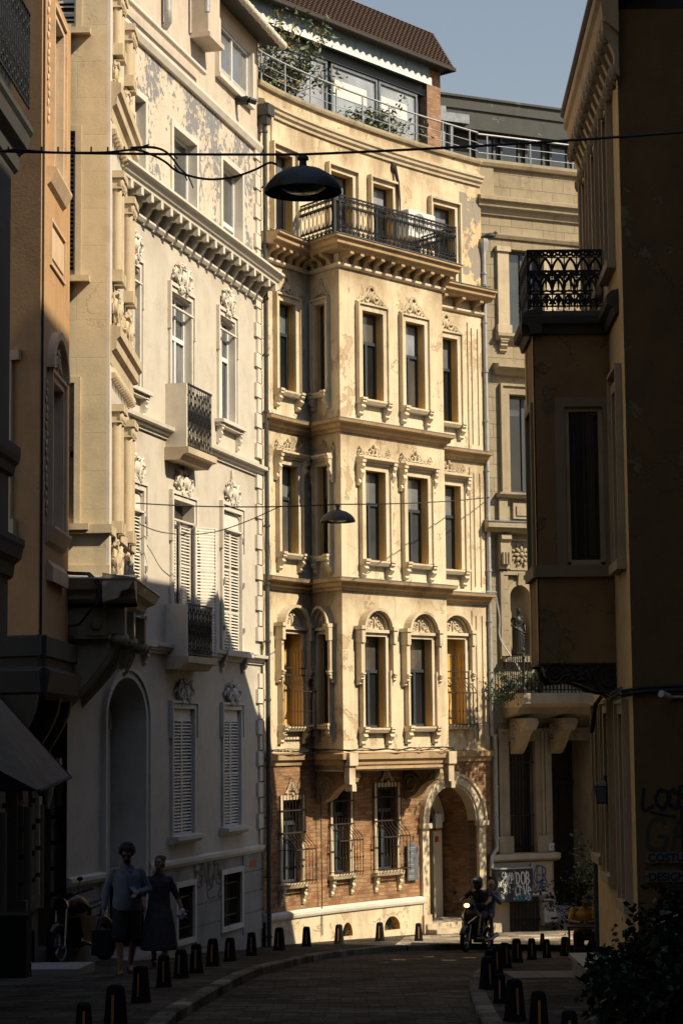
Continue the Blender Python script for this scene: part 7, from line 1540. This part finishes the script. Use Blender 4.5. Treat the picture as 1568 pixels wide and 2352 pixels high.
def figure(name, lab, loc, yaw, J, cloth, scale=1., head=(0, 0), hair='short', sandals=True):
    o = thing(name, lab, 'person'); b = MB(); j = {k: V(*v) for k, v in J.items() if k != 'curl'}
    hc = j['head']; Q = headm(b, hc, head[0], head[1]); limb(b, [j['neck'], hc+V(0, .02, -.05)], [.055, .052])
    ch, pe_ = j['chest'], j['pelvis']
    b.blob(ch, (.165, .105, .19), None, 14, 10); b.blob((ch+pe_)/2, (.14, .10, .17), None, 14, 10); b.blob(pe_, (.16, .115, .13), None, 14, 10); b.capsule(j['sl'], j['sr'], .055, .055)
    for g, q in (('l', -1), ('r', 1)):
        limb(b, [j['s'+g], j['e'+g], j['w'+g]], [.052, .040, .027]); limb(b, [j['h'+g], j['k'+g], j['a'+g]], [.085, .056, .038]); b.blob(j['k'+g].lerp(j['a'+g], .28)+V(0, .02, 0), (.05, .055, .1)); limb(b, [j['a'+g]+V(0, .03, -.03), j['t'+g]], [.037, .028])
        hand(b, j['w'+g], (j['w'+g]-j['e'+g]), V(*J.get('pn'+g, (-q, 0, 0))), 1., J.get('curl', .5), 1 if g == 'l' else -1)
    body = remesh(b.build('body', M['skin'], o), .0075, 3)
    for nm, mt, fn, vx in cloth:
        m_ = MB(); fn(m_, j); ob = remesh(m_.build(nm, M[mt], o), vx, 12 if nm in ('shirt', 'blouse', 't_shirt', 'jersey') else 8)
    e = MB()
    for g in (-1, 1): e.blob(hc+Q@V(g*.03, -.080, .012), (.011, .008, .008), Q, 8, 6)
    e.build('eyes', M['hair'], o)
    h = MB(); rn = random.Random(len(lab))
    if hair == 'curly':
        for _ in range(110):
            th, ph = rn.uniform(0, 6.28), rn.uniform(-.25, 1.5); d = V(cos(th)*cos(ph), sin(th)*cos(ph), sin(ph))
            if d.y < -.55 and d.z < .45: continue
            h.blob(hc+Q@V(d.x*.09, .015+d.y*.105, .035+d.z*.105), (.028,)*3, None, 6, 5)
    elif hair == 'bun': h.blob(hc+Q@V(0, .025, .04), (.083, .095, .085), Q, 12, 10); h.blob(hc+Q@V(.02, .10, .08), (.05, .05, .045), Q, 10, 8); h.blob(hc+Q@V(0, .06, -.02), (.07, .06, .07), Q, 10, 8)
    elif hair == 'short': h.blob(hc+Q@V(0, .028, .035), (.081, .092, .088), Q, 12, 10)
    if hair: h.build('hair', M['hair'], o, smooth=True)
    o.location = loc; o.rotation_euler = (0, 0, yaw); o.scale = (scale,)*3; return o, j, hc, Q
def shirt(sleeve=1., loose=.03, hem=.0, belly=0.):
    def f(m, j):
        ch, pe_, nk = j['chest'], j['pelvis'], j['neck']; ax = nk-pe_; n = 24; rings = []
        for t_, w_, d_ in ((-.22+hem*0, .170+loose, .130+loose), (-.05, .168+loose, .130+loose+belly), (.25, .150+loose, .122+loose+belly), (.55, .158+loose, .122+loose), (.74, .160+loose, .112+loose*.7), (.85, .150, .095), (.93, .112, .082), (1.0, .072, .066), (1.06, .060, .058)):
            c_ = pe_+ax*t_; k_ = 0 if t_ > .8 or t_ < .1 else sin((t_-.1)/.7*pi); c_ = c_+(ch-(pe_+nk)/2)*k_
            rings.append([c_+V(cos(2*pi*k/n)*w_*(1+.025*sin(5*2*pi*k/n+t_*9)), sin(2*pi*k/n)*d_*(1+.03*sin(4*2*pi*k/n+t_*7)), 0) for k in range(n)])
        vs = [v for r in rings for v in r]; m.add(vs, [(i*n+k, i*n+(k+1) % n, (i+1)*n+(k+1) % n, (i+1)*n+k) for i in range(len(rings)-1) for k in range(n)]+[tuple(range(n-1, -1, -1)), tuple((len(rings)-1)*n+k for k in range(n))]); m.capsule(j['sl']+V(.02, 0, -.01), j['sr']+V(-.02, 0, -.01), .05, .05)
        for g in 'lr':
            w = j['e'+g].lerp(j['w'+g], max(0, sleeve-.5)*1.9) if sleeve > .5 else j['s'+g].lerp(j['e'+g], sleeve*2)
            limb(m, [j['s'+g], j['e'+g], w] if sleeve > .5 else [j['s'+g], w], [.060, .052, .042] if sleeve > .5 else [.060, .058])
    return f
def pants(frac=.6, r=.1, to=None):
    def f(m, j):
        pe_ = j['pelvis']; m.blob(pe_, (.18, .135, .13), None, 16, 10)
        for g in 'lr':
            if frac <= 1: k = j['h'+g].lerp(j['k'+g], frac); limb(m, [j['h'+g], k], [r+.005, r-.005])
            else: limb(m, [j['h'+g], j['k'+g], j['k'+g].lerp(j['a'+g], (frac-1))], [r, .075, .06])
    return f
def shoes(mt=None, low=True):
    def f(m, j):
        for g in 'lr': limb(m, [j['a'+g]+V(0, .045, -.045), j['t'+g]+V(0, -.01, -.008)], [.042, .036]); m.capsule(j['a'+g]+V(0, 0, -.02), j['a'+g]+V(0, .01, -.03), .045, .045)
    return f
def sandal(m, j):
    for g in 'lr': a = (j['a'+g]+V(0, .07, -.066)); t = j['t'+g]+V(0, -.03, -.03); m.capsule(a, t, .014, .014); m.capsule(a+V(.03, 0, 0), t+V(.035, 0, 0), .012, .012); m.capsule(a+V(-.03, 0, 0), t+V(-.035, 0, 0), .012, .012); q = a.lerp(t, .7)+V(0, 0, .05); m.capsule(q+V(-.045, 0, -.03), q, .012, .012); m.capsule(q+V(.045, 0, -.03), q, .012, .012)
# walking man, looking down at his phone, bag in the other hand
def walker(st=.16, armd=0): 
    return dict(head=(0, -.05, 1.60), neck=(0, 0, 1.44), chest=(0, 0, 1.26), pelvis=(0, .01, .95), sl=(-.175, 0, 1.365), sr=(.175, 0, 1.365), hl=(-.09, 0, .90), hr=(.09, 0, .90))
J = walker(); J.update(el=(-.27, .05, 1.12), wl=(-.31, -.02, .87), er=(.29, .04, 1.12), wr=(.15, -.20, 1.09), kl=(-.10, -.14, .50), al=(-.085, -.17, .08), tl=(-.10, -.30, .035), kr=(.09, .02, .50), ar=(.05, .22, .13), tr=(.05, .12, .04), pnr=(0, .3, 1), pnl=(1, 0, 0), curl=.8)
pm = onground(292, 2238); sc_ = 296*pm.y/F/1.76
man, j, hc, Q = figure('person', 'man in loose pale blue shirt and dark shorts walking with a phone and bag', pm, R(6), J, [('shirt', 'shirt_blue', shirt(1.0, .035, -.04, .02), .012), ('shorts', 'cloth_black', pants(.95, .108), .012), ('sandals', 'cloth_dark', sandal, .008)], sc_, (R(-8), R(22)), 'curly')
s = MB(); ORG[man.name] = V(0, 0, 0)
for g in (-1, 1): s.blob(hc+Q@V(g*.034, -.094, .012), (.030, .010, .022), Q, 10, 6)
s.tube([hc+Q@V(-.08, .0, .018), hc+Q@V(-.06, -.09, .018), hc+Q@V(.06, -.09, .018), hc+Q@V(.08, 0, .018)], .004, 5); s.build('sunglasses', M['scooter_black'], man, smooth=True)
s = MB(); s.blob(hc+Q@V(0, -.055, -.075), (.055, .05, .045), Q, 10, 8); s.build('beard', M['hair'], man, smooth=True)
s = MB(); c0 = V(0, -.142, 1.38); 
for g in (-1, 1): s.add([V(g*.015, -.13, 1.40), V(g*.075, -.10, 1.455), V(g*.10, -.10, 1.41), V(g*.05, -.145, 1.36)], [(0, 1, 2, 3)])
s.tube([V(0, -.155, 1.34), V(0, -.172, 1.15), V(0, -.165, .98)], .009, 5); s.build('collar', M['shirt_blue'], man)
def world(o, p): return o.location+Matrix.Rotation(o.rotation_euler.z, 3, 'Z')@(Vector(p)*o.scale.x)
ph_ = thing('phone', 'dark phone in the left hand of the walking man', 'phone', (0, 0, 0)); s = MB(); s.wbox(-.04, .04, -.075, .075, -.005, .005); s.build('phone_body', M['scooter_black'], ph_, bevel=.003); ph_.location = world(man, (.09, -.235, 1.135)); ph_.rotation_euler = (R(35), 0, R(40))
bg = thing('shopping_bag', 'black shopping bag hanging from the right hand of the walking man', 'bag', (0, 0, 0)); s = MB(); s.prism([(-.15, -.06), (.15, -.06), (.15, .06), (-.15, .06)], -.55, -.2); s.build('bag_body', M['cloth_black'], bg, bevel=.012); s = MB()
for y_ in (-.05, .05): s.tube([V(-.08, y_, -.2), V(-.06, y_*.5, -.06), V(0, 0, 0), V(.06, y_*.5, -.06), V(.08, y_, -.2)], .006, 5)
s.build('bag_handle', M['cloth_black'], bg); bg.location = world(man, (-.325, -.045, .80)); bg.rotation_euler = (0, 0, R(12))
# walking woman
def skirt(m, j):
    n = 40; P = []
    for z, r in ((.98, .155), (.9, .19), (.7, .235), (.5, .265), (.3, .29), (.27, .285)): P.append([V(cos(2*pi*k/n)*r*(1+.05*sin(k*2*pi/n*9)*(1-z))*1.0, sin(2*pi*k/n)*r*.85*(1+.05*sin(k*2*pi/n*9)*(1-z))-.02*(1-z), z) for k in range(n)])
    vs = [p for r in P for p in r]; m.add(vs, [(i*n+k, i*n+(k+1) % n, (i+1)*n+(k+1) % n, (i+1)*n+k) for i in range(len(P)-1) for k in range(n)]+[tuple(range(n)), tuple((len(P)-1)*n+k for k in range(n-1, -1, -1))])
J = walker(); J.update(sl=(-.155, 0, 1.35), sr=(.155, 0, 1.35), el=(-.25, -.02, 1.12), wl=(-.24, -.16, .95), er=(.27, .04, 1.10), wr=(.36, -.02, .86), kl=(-.09, .06, .50), al=(-.07, .2, .12), tl=(-.07, .1, .04), kr=(.09, -.12, .50), ar=(.08, -.14, .08), tr=(.09, -.27, .035), curl=.7)
pw = onground(366, 2222); sc2 = (2222-1972)*pw.y/F/1.72
wom, j, hc, Q = figure('person', 'woman in dark blouse and long dark skirt walking beside the man', pw, R(8), J, [('blouse', 'cloth_dark', shirt(.62, .015), .012), ('skirt', 'cloth_dark', skirt, .012), ('shoes', 'cloth_black', shoes(), .009)], sc2, (R(-25), R(-4)), 'bun')
tw = thing('paper_bundle', 'crumpled white bundle in the hand of the walking woman', 'bundle', (0, 0, 0)); s = MB(); rn = random.Random(1)
for _ in range(7): s.blob(V(rn.gauss(0, .03), rn.gauss(0, .02), rn.gauss(0, .025)), (.05, .035, .035), None, 7, 5)
s.build('cloth', M['zinc_light'], tw); tw.location = world(wom, (.33, -.06, .80))
# ---------------------------------------------------------------- scooter with its rider
def wheel(par, c, R_, w, tw_, rimm='zinc', sp=5):
    s = MB(); n = 28; P = [c+V(0, R_*cos(2*pi*i/n), R_*sin(2*pi*i/n)) for i in range(n+1)]; s.tube(P, tw_, 8, False); o = s.build('wheel', M['black_rubber'], par, smooth=True); s = MB(); s.tube([c+V(0, (R_-tw_)*cos(2*pi*i/n), (R_-tw_)*sin(2*pi*i/n)) for i in range(n+1)], .016, 6, False); s.tube([c+V(-w/2, 0, 0), c+V(w/2, 0, 0)], .04, 10)
    for k in range(sp): an = 2*pi*k/sp; s.tube([c, c+V(0, (R_-tw_)*cos(an), (R_-tw_)*sin(an))], .016, 5)
    s.build('rim', M[rimm], o, smooth=True); return o
pS = onground(1095, 2186, 0); sco = thing('scooter', 'black scooter with its headlight on, ridden down the cobbled road', 'scooter'); 
wheel(sco, V(0, -.66, .27), .225, .16, .05); wheel(sco, V(0, .62, .27), .225, .18, .055)
s = MB(); # fairing: lofted sections (x half width, y, z)
def loft(mb, secs, n=14):
    rings = []
    for (y, z, w, h, tl) in secs: rings.append([V(w*cos(2*pi*k/n), y+tl*h*sin(2*pi*k/n), z+h*sin(2*pi*k/n)) for k in range(n)])
    vs = [v for r in rings for v in r]; mb.add(vs, [(i*n+k, i*n+(k+1) % n, (i+1)*n+(k+1) % n, (i+1)*n+k) for i in range(len(secs)-1) for k in range(n)]+[tuple(range(n-1, -1, -1)), tuple((len(secs)-1)*n+k for k in range(n))])
loft(s, [(.85, .78, .03, .03, 0), (.75, .74, .10, .07, 0), (.45, .68, .15, .12, 0), (.15, .58, .15, .16, 0), (-.02, .42, .12, .12, 0)]); s.build('rear_body', M['scooter_black'], sco, smooth=True)
s = MB(); s.prism([(-.14, -.38), (.14, -.38), (.15, .1), (-.15, .1)], .28, .34); s.build('footboard', M['seat_black'], sco, bevel=.01)
s = MB(); vs = [V(x, y, z) for x, y, z in [(-.06, -.52, .36), (.06, -.52, .36), (.17, -.42, .36), (.21, -.44, .62), (.22, -.40, .82), (.10, -.46, 1.0), (-.10, -.46, 1.0), (-.22, -.40, .82), (-.21, -.44, .62), (-.17, -.42, .36), (0, -.62, .62), (0, -.60, .85), (0, -.54, .98), (-.10, -.57, .66), (.10, -.57, .66), (-.11, -.54, .86), (.11, -.54, .86), (0, -.56, .42)]]
bm = bmesh.new(); [bm.verts.new(v) for v in vs+[v+V(0, .12, 0) for v in vs[:10]]]; r_ = bmesh.ops.convex_hull(bm, input=bm.verts); me = bpy.data.meshes.new('leg_shield'); bm.to_mesh(me); bm.free(); me.materials.append(M['scooter_black']); oo_ = bpy.data.objects.new('leg_shield', me); SC.collection.objects.link(oo_); oo_.parent = sco; k_ = oo_.modifiers.new('b', 'BEVEL'); k_.width = .02; k_.segments = 3
s = MB()
for g in (-1, 1): s.tube([V(g*.2, -.50, .80), V(g*.13, -.56, .72), V(g*.03, -.63, .63)], [.012, .022, .016], 5)
s.build('running_light', M['chrome'], sco, smooth=True)
s = MB(); s.blob(V(0, -.50, 1.03), (.15, .10, .09), None, 14, 10); s.blob(V(0, -.44, 1.10), (.12, .06, .07), None, 12, 8); s.build('handlebar_cover', M['scooter_black'], sco, smooth=True)
s = MB(); s.blob(V(-.02, -.585, 1.03), (.075, .035, .048), None, 14, 10); s.build('headlight', M['headlight'], sco, smooth=True)
s = MB(); s.tube([V(-.36, -.32, 1.07), V(-.2, -.42, 1.06), V(.2, -.42, 1.06), V(.36, -.32, 1.07)], .014, 6); s.build('handlebar', M['iron'], sco); s = MB()
for g in (-1, 1): s.tube([V(g*.25, -.4, 1.07), V(g*.33, -.42, 1.2), V(g*.37, -.42, 1.27)], .007, 5); s.blob(V(g*.38, -.42, 1.31), (.05, .015, .035), None, 10, 8)
s.build('mirrors', M['iron'], sco, smooth=True)
s = MB(); loft(s, [(.70, .86, .10, .03, 0), (.4, .84, .15, .05, 0), (.1, .78, .13, .05, 0), (-.08, .74, .07, .03, 0)]); s.build('seat', M['seat_black'], sco, smooth=True)
s = MB()
for g in (-1, 1): s.tube([V(g*.07, -.66, .27), V(g*.07, -.55, .62)], .02, 8)
s.build('fork', M['chrome'], sco); s = MB(); s.tube([V(0, -.66+.29*cos(a_), .27+.29*sin(a_)) for a_ in [R(q) for q in range(20, 170, 15)]], .055, 8); s.build('mudguard', M['scooter_black'], sco, smooth=True)
s = MB(); s.tube([V(.12, .1, .25), V(.16, .4, .28), V(.18, .75, .38)], [.03, .05, .055], 8); s.build('exhaust', M['zinc'], sco, smooth=True); s = MB(); s.tube([V(-.1, -.1, .28), V(-.2, .0, .1)], .012, 5); s.wbox(-.1, .1, .0, .5, .2, .32); s.build('engine', M['iron'], sco)
sS = 175*pS.y/F/1.75; sco.location = pS; sco.rotation_euler = (R(-4), 0, R(-26)); sco.scale = (sS,)*3
J = dict(head=(0, -.06, 1.52), neck=(0, .06, 1.36), chest=(0, .13, 1.16), pelvis=(0, .24, .86), sl=(-.19, .1, 1.33), sr=(.19, .1, 1.33), hl=(-.10, .2, .84), hr=(.10, .2, .84), el=(-.34, -.08, 1.16), wl=(-.33, -.28, 1.08), er=(.34, -.08, 1.16), wr=(.33, -.28, 1.08), kl=(-.17, -.18, .76), al=(-.13, -.14, .42), tl=(-.13, -.26, .37), kr=(.17, -.18, .76), ar=(.13, -.14, .42), tr=(.13, -.26, .37), curl=1.5, pnl=(0, 0, -1), pnr=(0, 0, -1))
rid, j, hc, Q = figure('person', 'bearded rider in black T-shirt and helmet sitting on the scooter', V(0, 0, 0), 0, J, [('t_shirt', 'cloth_black', shirt(.33, .015), .012), ('trousers', 'cloth_dark', pants(1.85, .095), .012), ('shoes', 'cloth_black', shoes(), .010)], 1, (0, R(4)), None)
s = MB(); s.blob(hc+V(0, .02, .05), (.125, .145, .125), None, 18, 12); s.blob(hc+V(0, .05, -.02), (.115, .11, .12), None, 14, 10); s.build('helmet', M['iron'], rid, smooth=True)
s = MB(); s.blob(hc+V(0, -.065, .065), (.098, .075, .055), None, 14, 10); s.build('visor', M['glass_dull'], rid, smooth=True); s = MB(); s.blob(hc+V(0, -.055, -.075), (.062, .058, .055), None, 12, 10); s.build('beard', M['hair'], rid, smooth=True)
rid.location = pS; rid.rotation_euler = (R(-4), 0, R(-26)); rid.scale = (sS,)*3
# pillion passenger leaning out behind the rider, hand at his face
J = dict(head=(.17, .40, 1.50), neck=(.11, .46, 1.34), chest=(.07, .5, 1.14), pelvis=(0, .58, .90), sl=(-.08, .44, 1.29), sr=(.29, .5, 1.31), hl=(-.10, .56, .88), hr=(.10, .56, .88), el=(-.2, .3, 1.1), wl=(-.1, .12, 1.05), er=(.40, .36, 1.1), wr=(.22, .26, 1.33), kl=(-.20, .22, .80), al=(-.18, .32, .42), tl=(-.18, .2, .37), kr=(.24, .22, .80), ar=(.22, .34, .42), tr=(.24, .2, .37), curl=1.3, pnr=(0, 1, 0))
pil = figure('person', 'balding passenger in pale shirt and denim shorts behind the scooter rider, hand at mouth', V(0, 0, 0), 0, J, [('shirt', 'shirt_blue', shirt(1., .02), .012), ('shorts', 'denim', pants(.85, .095), .012), ('shoes', 'cloth_dark', shoes(), .010)], 1, (R(5), R(12)), None)[0]
pil.location = pS; pil.rotation_euler = (R(-4), 0, R(-26)); pil.scale = (sS,)*3
# seated man in a yellow jersey at a small table
py_ = onground(1340, 2203); J = dict(head=(.05, -.16, 1.14), neck=(.02, -.08, 1.02), chest=(0, -.02, .82), pelvis=(0, .08, .52), sl=(-.2, -.05, .98), sr=(.2, -.05, .98), hl=(-.1, .04, .5), hr=(.1, .04, .5), el=(-.27, -.2, .76), wl=(-.12, -.40, .76), er=(.27, -.2, .76), wr=(.12, -.40, .76), kl=(-.15, -.38, .5), al=(-.15, -.38, .08), tl=(-.15, -.52, .04), kr=(.15, -.38, .5), ar=(.15, -.38, .08), tr=(.15, -.52, .04), curl=.9, pnl=(0, 0, -1), pnr=(0, 0, -1))
sit, j, hc, Q = figure('person', 'seated man in a yellow jersey with dark shoulder stripes leaning on a small table', py_, R(-4), J, [('jersey', 'jersey', shirt(.4, .03), .012), ('trousers', 'cloth_dark', pants(1.8, .1), .012), ('shoes', 'cloth_black', shoes(), .010)], .80, (0, R(30)), 'short')
s = MB()
for k in range(3): s.tube([V(-.235+.0*k, -.05-.035*(k-1), .93), V(-.19, -.06-.035*(k-1), 1.045), V(-.11, -.065-.03*(k-1), 1.06)], .008, 4)
s.build('shoulder_stripes', M['cloth_black'], sit)
tb2 = thing('cafe_table', 'small dark table in front of the man in the yellow jersey', 'table', (0, 0, 0)); s = MB(); s.wbox(-.35, .35, -.25, .25, .68, .71); s.build('table_top', M['wood_dark'], tb2, bevel=.005)
for a_, b_ in ((-.3, -.2), (.3, -.2), (-.3, .2), (.3, .2)): s = MB(); s.tube([V(a_, b_, 0), V(a_, b_, .68)], .015, 6); s.build('leg', M['iron'], tb2)
tb2.location = world(sit, (0, -.5, 0))+V(0, 0, 0); tb2.rotation_euler = (0, 0, R(-4)); tb2.scale = (.8,)*3
st_ = thing('stool', 'low stool under the man in the yellow jersey', 'stool', (0, 0, 0)); s = MB(); s.wbox(-.19, .19, -.19, .19, .37, .41); s.build('seat', M['wood_dark'], st_, bevel=.005)
for a_, b_ in ((-.16, -.16), (.16, -.16), (-.16, .16), (.16, .16)): s = MB(); s.tube([V(a_, b_, 0), V(a_*.9, b_*.9, .37)], .014, 6); s.build('leg', M['iron'], st_)
st_.location = world(sit, (0, .1, 0)); st_.scale = (.8,)*3
# parked motorcycle at the left wall
mo = thing('motorcycle', 'black classic motorcycle parked on the left pavement beside the walking man', 'motorcycle'); 
wheel(mo, V(0, -.72, .31), .26, .14, .062, 'zinc', 5); wheel(mo, V(0, .68, .31), .26, .16, .075, 'zinc', 5)
s = MB()
for g in (-1, 1): s.tube([V(g*.09, -.72, .31), V(g*.09, -.47, .98)], .022, 8)
s.build('fork', M['chrome'], mo, smooth=True)
s = MB(); s.tube([V(-.40, -.25, 1.10), V(-.3, -.38, 1.08), V(-.1, -.42, 1.02), V(.1, -.42, 1.02), V(.3, -.38, 1.08), V(.40, -.25, 1.10)], .013, 6)
for g in (-1, 1): s.tube([V(g*.42, -.2, 1.11), V(g*.3, -.36, 1.08)], .022, 8); s.tube([V(g*.26, -.38, 1.08), V(g*.30, -.36, 1.25)], .006, 4); s.blob(V(g*.31, -.36, 1.28), (.055, .015, .035), None, 10, 6)
s.build('handlebar', M['iron'], mo, smooth=True)
s = MB(); s.lathe(V(0, -.50, .92), [(.001, -.13), (.1, -.1), (.125, .0), (.125, .03), (.001, .05)], 18, V(0, -1, 0)); s.build('headlight', M['chrome'], mo, smooth=True)
s = MB(); loft(s, [(.14, .86, .13, .10, 0), (.0, .91, .19, .15, 0), (-.22, .94, .19, .16, 0), (-.38, .93, .08, .08, 0)]); s.build('fuel_tank', M['scooter_black'], mo, smooth=True)
s = MB(); loft(s, [(.78, .90, .08, .03, 0), (.5, .86, .13, .05, 0), (.18, .82, .12, .05, 0)]); s.build('seat', M['seat_black'], mo, smooth=True)
s = MB(); s.wbox(-.17, .17, -.26, .26, .26, .70); 
for k in range(7): s.wbox(-.21, .21, -.32, .05, .42+k*.045, .44+k*.045)
s.tube([V(0, -.42, .98), V(0, -.32, .3), V(0, .25, .3), V(0, .4, .82)], .02, 6); s.tube([V(0, .25, .32), V(0, .68, .31)], .02, 6); s.build('engine', M['iron'], mo)
s = MB(); s.tube([V(.12, -.2, .55), V(.16, -.3, .35), V(.18, 0, .25), V(.2, .7, .32)], [.02, .022, .03, .045], 8); s.build('exhaust', M['chrome'], mo, smooth=True)
s = MB(); s.tube([V(0, -.72+.33*cos(a_), .31+.33*sin(a_)) for a_ in [R(q) for q in range(30, 150, 15)]], .05, 8); s.tube([V(0, .68+.34*cos(a_), .31+.34*sin(a_)) for a_ in [R(q) for q in range(10, 140, 15)]], .06, 8); s.build('mudguard', M['scooter_black'], mo, smooth=True)
s = MB()
for g in (-1, 1): s.tube([V(g*.1, .3, .38), V(g*.12, .55, .78)], .025, 8); s.blob(V(g*.2, -.46, .9), (.035, .045, .03), None, 8, 6)
s.tube([V(-.1, .1, .28), V(-.34, .2, .0)], .012, 5); s.build('side_stand', M['orange_strip'] if 0 else M['iron'], mo)
mo.location = onground(196, 2212); mo.rotation_euler = (0, R(-9), R(-22)); mo.scale = (1.05,)*3
# bronze statue in the niche
m = (NI[0]+NI[1])/2; sp = SF.W(m-.02, -.08, NI[2]+.04); stt = thing('statue', 'dark draped bronze figure standing in the niche of the stone house', 'statue'); b = MB()
Q = headm(b, V(.03, 0, 1.58), R(25), R(8), .95); b.blob(V(.03, .03, 1.64), (.08, .09, .07)); b.blob(V(.03, .09, 1.62), (.045, .045, .045)); limb(b, [V(0, 0, 1.36), V(.02, 0, 1.54)], [.06, .05]); b.blob(V(0, 0, 1.2), (.16, .11, .2), None, 14, 10); b.blob(V(.01, 0, 1.0), (.13, .10, .16)); b.blob(V(.03, .0, .86), (.18, .14, .16)); b.capsule(V(-.17, 0, 1.34), V(.17, 0, 1.34), .06, .06)
limb(b, [V(-.18, 0, 1.33), V(-.30, .03, 1.12), V(-.16, -.06, .98)], [.05, .042, .03]); limb(b, [V(.18, 0, 1.33), V(.25, .0, 1.08), V(.24, -.1, .88)], [.05, .042, .03]); hand(b, V(-.16, -.06, .98), V(.6, -.2, -.2), V(0, 1, 0), 1, .6, 1); hand(b, V(.24, -.1, .88), V(0, -.2, -1), V(-1, 0, 0), 1, .8, -1)
for k in range(18): an = 2*pi*k/18; b.capsule(V(.03+.13*cos(an), .10*sin(an), .9), V(.02+.22*cos(an), .17*sin(an), .03), .045, .05, 8)
for k in range(5): b.capsule(V(-.15+.05*k, -.1, 1.0-.06*k), V(.2, -.13, .78-.12*k), .03, .035, 8)
for k in range(4): b.capsule(V(.20+.01*k, -.02, 1.3-.03*k), V(-.12+.02*k, -.1, 1.12-.06*k), .022, .022, 8)
for g in (-.07, .11): b.capsule(V(g, -.12, .05), V(g, -.2, .03), .035, .03)
remesh(b.build('figure', M['bronze'], stt), .011, 1); s = MB(); s.lathe(V(0, 0, -.06), [(.27, 0), (.27, .04), (.22, .06), (.001, .06)], 16); s.build('plinth', M['bronze'], stt); k = (NI[3]-NI[2])*.67/1.72; stt.location = sp; stt.scale = (k,)*3; stt.rotation_euler = (0, 0, R(10))
